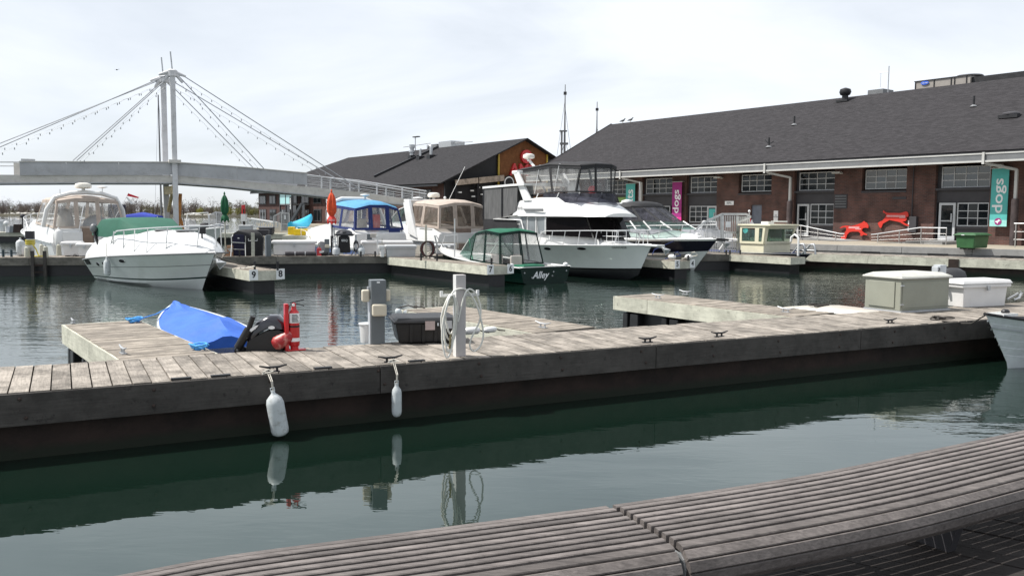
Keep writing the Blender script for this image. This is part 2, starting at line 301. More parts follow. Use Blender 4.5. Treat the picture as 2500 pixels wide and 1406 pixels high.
M['cream'] = mat('cream_gelcoat', (.78, .73, .64), .25, 0, .03, 2, coat=.4)
M['boxwhite'] = mat('white_dock_box_plastic', (.66, .65, .64), .5, 0, .05, 3)
M['boxgrey'] = mat('grey_plastic', (.42, .43, .44), .5, 0, .05, 3)  # plain grey plastic for boxes and small gear
M['steel'] = mat('stainless_steel', (.72, .72, .72), .28, .45, .05)
M['alu'] = mat('dull_aluminium', (.55, .55, .54), .4, .9, .12, 6, grime=.3)
M['galv'] = mat('galvanised_steel', (.45, .46, .47), .4, .6, .15, 8)
M['brick'] = brickmat('brown_red_brick', (.128, .056, .043), (.080, .040, .034), (.12, .095, .085))
M['shingle'] = shinglemat('grey_asphalt_shingles', (.034, .032, .034))
M['shingle2'] = shinglemat('far_asphalt_shingles', (.030, .029, .031))
M['charcoal'] = mat('charcoal_panel', (.040, .038, .042), .6, 0, .12, 2)
M['guttergrey'] = mat('grey_gutter_metal', (.17, .175, .18), .45, .2, .1, 2)
M['gutterwhite'] = mat('pale_gutter_lip', (.48, .48, .46), .45, .1, .06, 2)
M['frame'] = mat('white_window_frame', (.46, .47, .48), .45, 0, .06)
M['skyglass'] = mat('sky_reflection_window_glass', (.012, .016, .02), .03, 0, .3, .6, .10, 1.2, ior=1.9)  # window glass copy, reflection strengthened to imitate bright sky in two windows
M['winglass'] = mat('window_glass', (.010, .013, .015), .03, 0, .3, .6, .10, 1.2, ior=1.45)
M['concrete'] = mat('grey_concrete', (.25, .25, .245), .9, 0, .12, 2.5, .2, 25, grime=.25)
M['paving'] = mat('tan_paving', (.30, .265, .21), .9, 0, .12, 1.2, .1, 20)
M['bridge'] = mat('grey_bridge_paint', (.40, .405, .415), .55, 0, .10, .7, grime=.35)
M['bridgelow'] = mat('pale_girder_paint', (.54, .52, .48), .55, 0, .10, .8, grime=.4)
M['mastpaint'] = mat('mast_paint', (.56, .56, .57), .5, 0, .08, .8, grime=.4)
M['cable'] = mat('steel_cable', (.38, .39, .41), .5, .3, .1)
M['bulb'] = mat('string_bulbs', (.26, .27, .28), .4, 0, .1)
M['teal'] = mat('teal_banner', (.085, .40, .375), .7, 0, .05)
M['magenta'] = mat('magenta_banner', (.29, .022, .17), .7, 0, .05)
M['pink'] = mat('pink_banner_foot', (.72, .03, .26), .7, 0, .05)
M['letters'] = mat('white_lettering', (.75, .76, .76), .6, 0, .03)
M['letterdark'] = mat('dark_lettering', (.02, .02, .025), .5, 0, .03)
M['red'] = mat('red_paint', (.50, .018, .022), .35, 0, .12, 5, coat=.3)
M['dogred'] = mat('red_cutout_paint', (.55, .03, .018), .5, 0, .04)
M['brown'] = wood('brown_cladding_boards', (.20, .085, .035), .3, .25, .02, gs=(14, 14, 1), spots=False)
M['yellow'] = mat('yellow_paint', (.50, .36, .06), .5, 0, .05)
M['green'] = mat('green_canvas', (.008, .105, .058), .75, 0, .12, 5, .15, 60)
M['greendark'] = mat('dark_green_hull', (.003, .016, .012), .2, 0, .1, spec=.2)
M['greenum'] = mat('green_umbrella_canvas', (.008, .085, .035), .8, 0, .2, 6, .3, 12)
M['orange'] = mat('orange_umbrella_canvas', (.60, .07, .018), .75, 0, .2, 6, .3, 12)
M['coverred'] = mat('red_umbrella_valance', (.55, .03, .02), .7, 0, .2, 6, .3, 12)
M['navy'] = mat('navy_canvas', (.012, .025, .12), .8, 0, .15, 5, .1, 40)
M['skycanvas'] = mat('sky_blue_canvas_top', (.08, .26, .44), .8, 0, .1, 5, .15, 30)
M['tan'] = mat('tan_canvas', (.40, .335, .285), .8, 0, .1, 5, .15, 40)
M['taupe'] = mat('taupe_canvas', (.21, .155, .125), .8, 0, .12, 5, .15, 40)
M['blackcanvas'] = mat('black_canvas', (.02, .02, .022), .75, 0, .2, 5, .15, 40)
M['mesh'] = mat('grey_mesh_screen', (.10, .10, .10), .8, 0, .25, 3, stretch=(4, 4, .5))
M['tarp'] = mat('blue_tarpaulin', (.026, .115, .50), .6, 0, .10, 2.2, .9, 5)
M['blue'] = mat('blue_plastic', (.05, .28, .60), .5, 0, .1)
M['hullblue'] = mat('pale_blue_hull', (.13, .19, .42), .2, 0, .05, coat=.5)
M['hullnavy'] = mat('navy_black_hull', (.008, .008, .018), .2, 0, .05, spec=.25)
M['kayak'] = mat('turquoise_plastic', (.03, .42, .62), .35, 0, .08)
M['bin'] = mat('green_dumpster_paint', (.03, .10, .035), .5, 0, .15, 3, grime=.3)
M['pedestal'] = mat('grey_pedestal_paint', (.125, .14, .15), .45, 0, .08)
M['pedlight'] = mat('light_grey_pedestal', (.42, .44, .46), .45, 0, .08)
M['socket'] = mat('beige_socket_cover', (.55, .50, .40), .5, 0, .05)
M['hose'] = mat('white_hose', (.66, .65, .60), .45, 0, .06)
M['rope'] = mat('pale_rope', (.55, .52, .46), .9, 0, .2, 40)
M['ropedark'] = mat('dark_rope', (.05, .045, .04), .9, 0, .2, 40)
M['ropeblue'] = mat('blue_rope', (.08, .33, .68), .8, 0, .2, 40)
M['fender'] = mat('worn_white_fender', (.50, .53, .54), .5, 0, .14, 4, grime=.75)
M['generator'] = mat('olive_grey_cabinet', (.27, .275, .225), .5, 0, .06, 2)
M['vinyl'] = clear('clear_vinyl', (.93, .93, .92), .20, (.60, .60, .60), .12)
M['vinyltan'] = clear('smoked_vinyl', (.62, .57, .52), .32, (.30, .25, .21), .2)
M['vinyldark'] = clear('smoked_dark_vinyl', (.42, .42, .48), .32, (.10, .10, .12), .2)
M['glass'] = clear('tinted_windscreen', (.66, .76, .73), .16, (.18, .24, .23), .05)
M['blackglass'] = mat('black_glass', (.005, .004, .0045), .10, 0, .2, spec=.06)
M['flagred'] = mat('flag_red_cloth', (.60, .015, .03), .8, 0, .1)
M['flagwhite'] = mat('flag_white_cloth', (.75, .75, .75), .8, 0, .05)
M['cushion'] = mat('beige_seat_vinyl', (.45, .42, .38), .5, 0, .1)
M['terracotta'] = mat('cardboard_brown', (.30, .17, .10), .8, 0, .2, 6)
M['timber'] = wood('bleached_beam', (.40, .33, .27), .35, .4, .05, spots=True)
M['cabincream'] = mat('cream_cabin_paint', (.66, .63, .47), .4, 0, .04)
M['earth'] = mat('shore_earth', (.05, .045, .03), .95, 0, .3, .05)
M['rockwhite'] = mat('pale_boulders', (.55, .52, .47), .9, 0, .2, .3)
# ================================================================= THE SETTING
tag(MB().add([(-2500, -300, 0), (2500, -300, 0), (2500, 4500, 0), (-2500, 4500, 0)], [(0, 1, 2, 3)]).build('water', M['water']), kind='structure')
tag(MB().add([(-2600, -310, -4), (2600, -310, -4), (2600, 4600, -4), (-2600, 4600, -4)], [(0, 1, 2, 3)]).build('lake_bed', M['earth']), kind='structure')

# ---- promenade building with the long shingled roof
FB = Frame((24.1, 44.5), UA)
bw = lambda x, y, z: FB.wor(x, y, z)
XL = -42.0; XR = 16.0                       # wall ends in the local frame (x grows towards the camera's right)
GZ = 1.05                                   # promenade level
EV = 1.3                                    # roof overhang
ex0, ez = FB.hit(2440, 366, -EV)
HALF = 12.5
rx, rz_ = FB.hit(2500, 182, HALF); rxl, rzl = FB.hit(1490, 308, HALF)
RZ = (rz_ + rzl) / 2; EZ = ez
hx, _ = FB.hit(1290, 433, -EV)
RLX = rxl
XL = hx + EV
bl = thing('promenade_building', 'long brown brick hall with grey shingle roof behind the marina promenade', 'building', (FB.o.x, FB.o.y, 0), FB.a)
# bays, windows, doors measured on the photograph, in wall coordinates
def rect(l, t, r, b, y=0.0):
    x0, _ = FB.hit(l, (t + b) / 2, y); x1, _ = FB.hit(r, (t + b) / 2, y); xc = (l + r) / 2
    _, z1 = FB.hit(xc, t, y); _, z0 = FB.hit(xc, b, y); return [x0, x1, z0, z1]
wins = [rect(1478, 442, 1531, 477), rect(1574, 437.5, 1640, 475), rect(1683, 432, 1749, 472), rect(1807, 427, 1882, 469), rect(1948, 420.5, 2036, 464.5), rect(2109.5, 409.6, 2211.5, 459), rect(2296, 401, 2416, 454)]
zt = sum(w[3] for w in wins) / 7; zb = sum(w[2] for w in wins) / 7
for w in wins: w[2] = zb; w[3] = zt
lows = {4: (rect(1974.6, 498, 2033, 549), (1944, 1973)), 6: (rect(2333, 495, 2411, 553), (2290, 2331)), 2: (rect(1680, 503, 1724, 543), (1724, 1748)), 1: (rect(1590, 503, 1632, 544), None), 0: (rect(1478, 505, 1530, 540), None)}
bays = {}
for k, (g, d) in lows.items():
    x0 = wins[k][0] - .25; x1 = wins[k][1] + .05
    if d: x0 = min(x0, rect(d[0], 500, d[1], 520)[0] - .1); 
    bays[k] = (x0, max(x1, g[1] + .05))
# wall with openings
holes = [(a, b, GZ, zt + .12) for (a, b) in bays.values()] + [(wins[3][0] - .12, wins[3][1] + .05, zb - .08, zt + .12), (wins[5][0] - .12, wins[5][1] + .05, zb - .08, zt + .12)]
gd = rect(1833, 500.6, 1859, 560); holes.append((gd[0], gd[1], GZ, gd[3]))
def wallholes(x0, x1, z0, z1, hs, d=.35):
    xs = sorted({x0, x1, *[h[0] for h in hs], *[h[1] for h in hs]}); zs = sorted({z0, z1, *[h[2] for h in hs], *[h[3] for h in hs]})
    hole = lambda i, j: i < 0 or j < 0 or i >= len(xs) - 1 or j >= len(zs) - 1 or any(h[0] - 1e-6 <= xs[i] and xs[i + 1] <= h[1] + 1e-6 and h[2] - 1e-6 <= zs[j] and zs[j + 1] <= h[3] + 1e-6 for h in hs)
    b = MB()
    for i in range(len(xs) - 1):
        for j in range(len(zs) - 1):
            if hole(i, j): continue
            X0, X1, Z0, Z1 = xs[i], xs[i + 1], zs[j], zs[j + 1]
            b.add([(X0, 0, Z0), (X1, 0, Z0), (X1, 0, Z1), (X0, 0, Z1)], [(0, 1, 2, 3)]); b.add([(X0, d, Z0), (X1, d, Z0), (X1, d, Z1), (X0, d, Z1)], [(3, 2, 1, 0)])
            for (q, A, B_) in (((i - 1, j), (X0, Z0), (X0, Z1)), ((i + 1, j), (X1, Z1), (X1, Z0)), ((i, j - 1), (X1, Z0), (X0, Z0)), ((i, j + 1), (X0, Z1), (X1, Z1))):
                if hole(*q): b.add([(A[0], 0, A[1]), (A[0], d, A[1]), (B_[0], d, B_[1]), (B_[0], 0, B_[1])], [(0, 1, 2, 3)])
    return b
WT = EZ + .3
wallholes(XL, XR, GZ - .3, WT, holes).build('wall', M['brick'], bl)
MB().box(XL, XR, 24.6, 25, GZ - .3, WT).box(XL, XL + .35, .36, 24.6, GZ - .3, WT).box(XR - .35, XR, .36, 24.6, GZ - .3, WT).build('rear_wall', M['brick'], bl)
MB().box(XL + .4, XR - .4, .4, 24, GZ - .2, GZ).box(XL + .4, XR - .4, 3.4, 3.5, GZ, WT).build('interior', M['charcoal'], bl)
unit = MB().box(0, 1, 0, 1, 0, 1).mesh('pane', M['winglass'])
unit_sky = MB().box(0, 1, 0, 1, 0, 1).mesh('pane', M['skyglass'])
def gridwin(par, x0, x1, z0, z1, nx, nz, y, name='window', fr=.055, mu=.038, glass=None, label=None):
    b = MB(); d = .07
    b.box(x0, x1, y, y + d, z0, z0 + fr).box(x0, x1, y, y + d, z1 - fr, z1).box(x0, x0 + fr, y + .001, y + d, z0 + fr, z1 - fr).box(x1 - fr, x1, y + .001, y + d, z0 + fr, z1 - fr)
    px = (x1 - x0 - 2 * fr) / nx; pz = (z1 - z0 - 2 * fr) / nz
    for i in range(1, nx): b.box(x0 + fr + i * px - mu / 2, x0 + fr + i * px + mu / 2, y + .004, y + d - .01, z0 + fr, z1 - fr)
    for j in range(1, nz): b.box(x0 + fr, x1 - fr, y + .008, y + d - .014, z0 + fr + j * pz - mu / 2, z0 + fr + j * pz + mu / 2)
    f = b.build(name, M['frame'], par, label=label)
    for i in range(nx):
        for j in range(nz):
            put(glass or unit, 'pane', f, (x0 + fr + i * px + .004, y + .03 + random.uniform(-.004, .004), z0 + fr + j * pz + .004), (random.uniform(-.03, .03), 0, random.uniform(-.022, .022)), (px - .008, .02, pz - .008))
    return f
for k, w in enumerate(wins):
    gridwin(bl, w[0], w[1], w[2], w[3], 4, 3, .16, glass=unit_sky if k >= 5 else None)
    if k in (3, 5): MB().box(w[0] - .14, w[1] + .07, -.03, .14, zb - .2, zb - .09).build('sill', M['charcoal'], bl)
for k, (g, d) in lows.items():
    a, b = bays[k]; x0, x1, z0, z1 = g
    MB().box(a, b, .20, .3, z1 + .02, zb - .14).box(a, b, .02, .19, zb - .14, zb - .02).box(a, x0 - .02 if not d else a + .05, .2, .3, GZ, z1 + .02).box(x0 - .02, b, .2, .3, GZ, z0 - .08).box(a, wins[k][0], .22, .3, zb - .02, zt + .1).box(wins[k][1] if wins[k][1] < b - .03 else b - .02, b, .22, .3, zb - .02, zt + .1).box(x0, b, .1, .2, z0 - .1, z0 - .02).build('bay_panel', M['charcoal'], bl)
    gridwin(bl, x0, x1, z0, z1, 3, 3, .14)
    if d:
        dr = rect(d[0], 500, d[1], 520); dx0, dx1 = dr[0], dr[1] - .02
        fz = GZ + .15
        dd = MB().box(dx0, dx0 + .12, .1, .2, fz, z1).box(dx1 - .12, dx1, .1, .2, fz, z1).box(dx0 + .12, dx1 - .12, .1, .2, z1 - .12, z1).box(dx0 + .12, dx1 - .12, .1, .2, fz, fz + .22).build('door', M['frame'], bl)
        MB().box(dx0 + .12, dx1 - .12, .13, .15, fz + .22, z1 - .12).build('pane', M['winglass'], dd)
        MB().box(dx0 + .12, dx1 - .12, .04, .08, fz + .98, fz + 1.04).box(dx1 - .2, dx1 - .14, .03, .09, fz + .95, fz + 1.4).build('handle', M['galv'], dd)
        if k == 2: MB().box(dx0 + .15, dx1 - .15, .115, .125, fz + .9, z1 - .2).build('poster', M['teal'], dd)
MB().box(bays[0][0] + .1, bays[0][1] - .1, .17, .2, zb - .65, zb - .2).build('sign_panel', mat('green_sign', (.2, .32, .10), .6), bl, label='green sign panel below the far left window')
do = MB().box(gd[0], gd[1], .1, .16, GZ, gd[3]).build('door', mat('blue_grey_door', (.12, .135, .17), .5), bl, label='plain blue grey steel door')
MB().box(gd[0] + .08, gd[0] + .14, .05, .1, GZ + 1, GZ + 1.12).build('handle', M['galv'], do)
# roof: front slope, back slope, hip end (each slope in its own plane so the shingle courses run true)
def slope(name, pts, mt, par, th=.12, label=None):
    P = [Vector(p) for p in pts]; x = (P[1] - P[0]).normalized(); nrm = (P[1] - P[0]).cross(P[-1] - P[0]).normalized(); y = nrm.cross(x)
    m4 = Matrix((x, y, nrm)).transposed().to_4x4(); m4.translation = P[0]; inv = m4.inverted()
    o = MB().prism([inv @ p for p in P], (0, 0, -th)).build(name, mt, par, fix=True, label=label); o.matrix_local = m4; return o
BK = HALF * 2 + EV
rp_ = [(hx, -EV, EZ), (XR + 2, -EV, EZ), (XR + 2, HALF, RZ), (RLX, HALF, RZ)]
slope('roof_slope', rp_, M['shingle'], bl); slope('roof_slope', [(XR + 2, BK, EZ), (hx, BK, EZ), (RLX, HALF, RZ), (XR + 2, HALF, RZ)], M['shingle'], bl)
slope('roof_slope', [(hx, BK, EZ), (hx, -EV, EZ), (RLX, HALF, RZ)], M['shingle'], bl)
MB().box(hx + .1, XR + 2, -EV + .25, .02, EZ - .12, EZ - .10).build('soffit', M['charcoal'], bl)
MB().box(hx, XR + 2, -EV - .03, -EV + .03, EZ - .02 - .16, EZ - .05).build('fascia_board', M['black'], bl)
gut = MB().box(hx, XR + 2, -EV - .22, -EV - .04, EZ - .50, EZ - .14).build('gutter', M['guttergrey'], bl)
MB().box(hx, XR + 2, -EV - .25, -EV - .225, EZ - .20, EZ - .13).box(hx, XR + 2, -EV - .27, -EV - .225, EZ - .58, EZ - .49).build('gutter_lip', M['gutterwhite'], gut)
# columns with downpipes
for (px, pc) in ((1565, 1556), (1928, 1930), (2478, 2478)):
    x, _ = FB.hit(px, 500, -.5); gx = x - 1.1
    MB().tube([(x, -.5, GZ), (x, -.5, EZ - 2.35)], .17, 14).build('column', mat('rusty_black_pipe', (.06, .045, .045), .7, 0, .4, 2), bl, smooth=40)
    MB().box(gx - .06, gx + .06, -EV - .32, -EV - .275, EZ - .68, EZ - .10).beam((gx, -EV - .1, EZ - .62), (x, -.5, EZ - .95), .12).beam((x, -.5, EZ - .93), (x, -.5, EZ - 2.35), .13).build('downpipe', M['gutterwhite'], bl)
# wall furniture
def onwall(px, py, y=0): x, z = FB.hit(px, py, y); return x, z
def walllamp(px, py):
    x, z = onwall(px, py); MB().box(x - .28, x + .25, -.42, -.18, z - .06, z + .05).box(x + .1, x + .2, -.18, 0, z - .08, z + .02).build('wall_lamp', M['gutterwhite'], bl, bevel=.01)
walllamp(2051, 422); walllamp(2442, 404); walllamp(1760, 434)
x, z = onwall(2053, 492); v = MB().box(x - .42, x + .42, -.03, 0, z - .42, z + .42).build('vent_grille', M['charcoal'], bl)
for k in range(5): MB().box(x - .36, x + .36, -.05, -.031, z - .32 + k * .15, z - .28 + k * .15).build('slat', M['guttergrey'], v)
x, z = onwall(2233, 547); MB().box(x - .2, x + .2, -.22, 0, z - .45, z + .4).build('meter_box', M['charcoal'], bl, bevel=.01)
x, z = onwall(2223, 551); MB().box(x - .14, x + .14, -.03, 0, z - .28, z + .28).build('notice', M['letters'], bl)
x, z0_ = onwall(2227, 535); MB().tube([(x, -.06, z0_), (x, -.06, EZ - .2)], .03, 6).build('conduit', M['charcoal'], bl)
for (px, py, w, h, lb) in ((1781, 496, .36, .13, 'BERL'), (1894.5, 528, .16, .34, 'NO\nSMOKING'), (2196, 484, .4, .07, '')):
    x, z = onwall(px, py); s_ = MB().box(x - w, x + w, -.03, 0, z - h, z + h).build('notice', M['letters'] if lb else M['charcoal'], bl)
    if lb: text(lb, .2 if len(lb) < 5 else .1, M['letterdark'], s_, face((x, -.034, z), (1, 0, 0), (0, 0, 1)))
# banners
def banner(l, t, r, b, word, m, size, label, foot=None, logo=None, y=-.25, wx=None):
    x0, x1, z0, z1 = rect(l, t, r, b, y); xm = (x0 + x1) / 2
    o = thing('hanging_banner', label, 'banner', bw(xm, y, z0), FB.a, 'vertical banners on the brick hall')
    w = (x1 - x0) / 2; h = z1 - z0
    c = MB().box(-w, w, -.01, .01, foot * h if foot else 0, h).build('cloth', m, o)
    if foot: MB().box(-w, w, -.01, .01, 0, foot * h).build('cloth_foot', M['pink'] if m == M['magenta'] else mat('pale_teal_foot', (.30, .62, .58), .7), o)
    MB().tube([(-w - .06, 0, h + .03), (w + .1, 0, h + .03)], .025, 6).tube([(w, 0, h + .03), (w, -y, h + .03)], .02, 6).tube([(-w, 0, h + .03), (-w, -y, h + .03)], .02, 6).build('bracket', M['galv'], o)
    fit(text(word, 1.0, M['letters'], o, face((0, -.016, h * size[0]), (0, 0, 1), (-1, 0, 0)), bold=.012), h * size[1], 2 * w * size[2])
    if logo is not None:
        zc = h * .085; q = o
        if logo: q = MB().lathe([(w * .42, 0), (w * .42, .012)], 20, (0, -.012, zc), axis=(0, -1, 0)).build('emblem', M['magenta'], o)
        s = w * .36; pts = [(-1, -.1), (-.55, .25), (-.2, .2), (.1, .65), (.45, .7), (.6, .45), (1, .3), (.55, .2), (.35, -.1), (-.05, -.25), (.1, -.7), (-.15, -.7), (-.4, -.3)]
        MB().prism([(a * s, -.028, zc + b_ * s) for a, b_ in pts], (0, -.004, 0)).build('bird_emblem', M['letters'], q)
    return o
banner(2419, 412, 2461, 553, 'dogs', M['teal'], (.53, .60, .80), 'teal banner reading dogs between the right windows and the last downpipe', foot=.11, logo=True)
banner(1641, 445, 1664, 543, 'dogs', M['magenta'], (.52, .58, .82), 'magenta banner reading dogs with pink foot above the black hulled cruiser', foot=.13, logo=False)
banner(1528, 449, 1550, 530, 'cats', M['teal'], (.52, .62, .62), 'teal banner partly hidden behind the black canopy of the far cruiser')
banner(1443, 452, 1463, 535, 'lifewithpets', M['charcoal'], (.50, .9, .62), 'black banner reading thpets beside the flybridge canopy')
# dog cut-outs
def cutout(pts, label):
    w = [FB.hit(a, b, -.12) for a, b in pts]; x0 = min(p[0] for p in w); z0 = min(p[1] for p in w)
    o = thing('dog_cutout', label, 'wall sign', bw(x0, -.12, z0), FB.a, 'red dog cutouts on the brick wall')
    MB().prism([(p[0] - x0, 0, p[1] - z0) for p in w], (0, .04, 0)).build('silhouette', M['dogred'], o, fix=True)
    return o, x0, z0
c5 = lambda L: [(1900 + a / 4.167, 340 + b / 4.167) for a, b in L]
o, x0, z0 = cutout(c5([(622, 905), (650, 885), (690, 878), (740, 885), (790, 872), (850, 850), (872, 832), (885, 845), (900, 850), (918, 880), (915, 905), (885, 900), (860, 905), (848, 930), (870, 950), (905, 968), (900, 978), (868, 972), (848, 985), (830, 978), (838, 962), (815, 940), (750, 940), (725, 945), (700, 970), (685, 1020), (640, 1010), (635, 995), (660, 985), (672, 955), (690, 930), (692, 900), (668, 895), (640, 905)]), 'red running dog cutout low on the wall beside the left ramp end')
xs, zs = FB.hit(2086, 557, -.12); text('LOREM WALKS', .10, M['letters'], o, face((xs - x0, -.006, zs - z0), (1, 0, 0), (0, 0, 1))) if 0 else None
for k in range(3):
    xs, zs = FB.hit(2085 + (4 if k == 2 else 0), 554.5 + k * 2.4, -.12); MB().box(xs - x0 - (.34 if k < 2 else .02), xs - x0 + .34, -.006, 0, zs - z0 - .009, zs - z0 + .009).build('printed_line', M['letters'], o)
o, x0, z0 = cutout(c5([(1068, 722), (1085, 740), (1110, 750), (1180, 750), (1240, 752), (1275, 742), (1300, 735), (1318, 745), (1325, 775), (1320, 790), (1300, 790), (1308, 815), (1290, 835), (1262, 835), (1290, 858), (1325, 870), (1328, 885), (1295, 878), (1265, 862), (1240, 845), (1180, 832), (1130, 822), (1090, 845), (1065, 858), (1045, 905), (1028, 895), (1020, 875), (1012, 855), (1030, 840), (1060, 828), (1085, 800), (1100, 770), (1085, 755), (1065, 745)]), 'red leaping dog cutout higher on the wall beside the meter box')
for k in range(3):
    xs, zs = FB.hit(2187, 526.5 + k * 2.3, -.12); MB().box(xs - x0 - (.55 if k < 2 else -.2), xs - x0 + .55, -.006, 0, zs - z0 - .009, zs - z0 + .009).build('printed_line', M['letters'], o)
# roof furniture
def roofpt(px, py):                         # where a sight line meets the front slope
    nrm = Vector((0, -(RZ - EZ), HALF + EV)).normalized(); r = ray(px, py)
    rl = Vector((r.x * FB.c + r.y * FB.s, -r.x * FB.s + r.y * FB.c, r.z)); ol = FB.loc((0, 0)); O = Vector((ol[0], ol[1], CAMH)); p0 = Vector((0, -EV, EZ))
    t = (p0 - O).dot(nrm) / rl.dot(nrm); return O + rl * t
def rooft(name, label, cat, px, py, group=None):
    p = roofpt(px, py); return thing(name, label, cat, bw(p.x, p.y, p.z), FB.a, group)
DK = mat('dark_roof_metal', (.03, .03, .032), .5, .3, .2)
for (px, py, lb) in ((1939, 306, 'thin black vent pipe on the shingle roof above the left downpipe'), (2377, 261, 'thin black vent pipe high on the shingle roof at far right'), (1877, 360, 'bent black vent pipe with splayed flashing, lowest on the roof')):
    o = rooft('vent_pipe', lb, 'vent pipe', px, py, 'vent pipes on the shingle roof')
    MB().tube([(0, 0, -.05), (0, 0, .62)], .06, 8).build('pipe', DK, o)
    MB().lathe([(.22, 0), (.08, .12)], 10, (0, 0, 0)).build('flashing', M['guttergrey'], o)
    if px == 1877: MB().beam((0, 0, .2), (-.3, 0, .5), .05).beam((0, 0, .2), (.35, 0, .35), .05).build('brace', DK, o)
o = rooft('turbine_vent', 'round black turbine vent near the ridge of the shingle roof', 'roof vent', 2063, 246)
MB().lathe([(.22, -.1), (.22, .35), (.34, .4), (.42, .6), (.36, .8), (.1, .9)], 14).build('turbine', DK, o, smooth=50)
MB().box(-.45, .45, -.45, .45, -.12, .02).build('flashing', DK, o)
o = rooft('low_roof_vent', 'low rounded grey vent on the right end of the shingle roof', 'roof vent', 2468, 285)
MB().ball((0, 0, .12), .45, sc=(1, 1, .35)).build('hood', M['charcoal'], o, smooth=40)
MB().box(-.5, .5, -.4, .4, -.1, .08).build('flashing', DK, o)
# rooftop unit and hatch behind the ridge
def ridge(px, y=HALF + .8): x, _ = FB.hit(px, 215, y); return x
x0, x1 = ridge(2234), ridge(2368)
_, zu0 = FB.hit(2300, 215, HALF + .8); _, zu = FB.hit(2300, 193, HALF + .8)
o = thing('rooftop_air_unit', 'long beige grey air unit with blue oval logo on the roof ridge', 'air conditioner', bw(x0, HALF + .8, 0), FB.a)
L_ = x1 - x0; UM = mat('beige_unit_paint', (.30, .275, .25), .5, .1, .06)
MB().box(0, L_, 0, 2.2, RZ - 1, zu).build('casing', UM, o)
MB().box(-.05, L_ + .05, -.06, 2.26, zu, zu + .05).build('lid', DK, o)
for f in (0, .35, .66, .72, .93): MB().box(L_ * f, L_ * f + .05, -.05, -.002, RZ - .4, zu).build('panel_strip', DK, o)
MB().lathe([(.9, 0), (.8, .12), (.5, .16)], 16, (L_ - .6, 1.1, zu + .05)).build('fan_hood', DK, o, smooth=40)
MB().box(L_, L_ + 4, .2, 2, RZ - 1, zu - .1).build('rear_casing', DK, o)
xl, zl = FB.hit(2258, 203, HALF + .75); lg = MB().lathe([(.25, 0), (.25, .02)], 20, (xl - x0, -.055, zl), axis=(0, -1, 0), sx=1.15, sy=.52).build('logo', mat('blue_logo', (.02, .10, .55), .5), o)
text('Carrier', .15, M['letters'], lg, face((xl - x0, -.08, zl), (1, 0, 0), (0, 0, 1)), shear=.3)
x0, x1 = ridge(2118), ridge(2156); _, zz = FB.hit(2136, 219, HALF + .8)
tag(MB().tbox(0, x1 - x0, 0, 1.4, RZ - .6, zz, -.02).build('roof_hatch', M['guttergrey'], loc=bw(x0, HALF + .8, 0), rot=(0, 0, FB.a)), 'low pale hatch on the ridge between turbine vent and antenna', 'roof hatch')
x0, _ = FB.hit(2169, 200, HALF); _, zz = FB.hit(2169, 162, HALF)
o = thing('roof_antenna', 'thin grey antenna pole standing on the long roof ridge', 'antenna', bw(x0, HALF, RZ - .1), FB.a)
MB().tube([(0, 0, 0), (0, 0, zz - RZ + .1)], .035, 6).build('pole', M['galv'], o); MB().tube([(-.7, 0, zz - RZ - .3), (0, 0, zz - RZ - .3)], .02, 5).tube([(-.6, 0, zz - RZ - .3), (-.6, 0, zz - RZ - 1.3)], .012, 5).build('crossbar', M['galv'], o)
for px, lb in ((1520, 'left of two gulls resting on the roof ridge'), (1539, 'right of two gulls resting on the roof ridge')):
    x0, _ = FB.hit(px, 304, HALF); o = thing('gull', lb, 'bird', bw(x0, HALF, RZ), FB.a, 'gulls on the roof ridge')
    MB().loft([[(x, r * math.cos(a), z + r * .8 * math.sin(a)) for a in [j * math.pi / 4 for j in range(8)]] for (x, r, z) in ((-.42, .02, .16), (-.2, .09, .2), (0, .13, .22), (.16, .11, .25), (.24, .06, .33), (.3, .065, .38), (.37, .03, .38), (.45, .01, .36))], closed=True).build('body', M['guttergrey'], o, smooth=60)
    MB().tube([(.02, .04, 0), (.02, .04, .14)], .012, 5).tube([(.02, -.04, 0), (.02, -.04, .14)], .012, 5).build('legs', M['yellow'], o)

# ---- promenade ground, quay wall, wooden quay deck
QA = G(2010, 620, .7); QB = G(2500, 636, .7); FQ = Frame((QA.x, QA.y), ang(QA, QB))
QW = 1.9
qx0 = -34; qx1 = 16
tag(MB().prism([FQ.wor(qx0 - 3, QW + .42, 1.04), FQ.wor(qx1 + 20, QW + .42, 1.04), FQ.wor(qx1 + 20, QW + 90, 1.04), FQ.wor(qx0 - 3, QW + 90, 1.04)], (0, 0, -3)).build('promenade_pavement', M['paving'], fix=True), kind='structure')
qw = thing('quay_wall', 'grey concrete quay wall along the promenade with dark scuppers', 'wall', FQ.wor(0, QW, 0), FQ.a)
_, qz = FQ.hit(2300, 606, QW); qz = max(1.06, qz)
for k in range(-12, 6): MB().box(k * 2.9 + .01, k * 2.9 + 2.89, 0, .4, .78, qz).build('coping_block', M['concrete'], qw)
MB().box(qx0, qx1, .03, .38, -3, .76).build('wall_base', M['concrete'], qw)
for k in range(-12, 6): MB().box(k * 2.9 + 1.1, k * 2.9 + 1.95, -.02, .05, .72, .80).build('scupper', M['black'], qw)
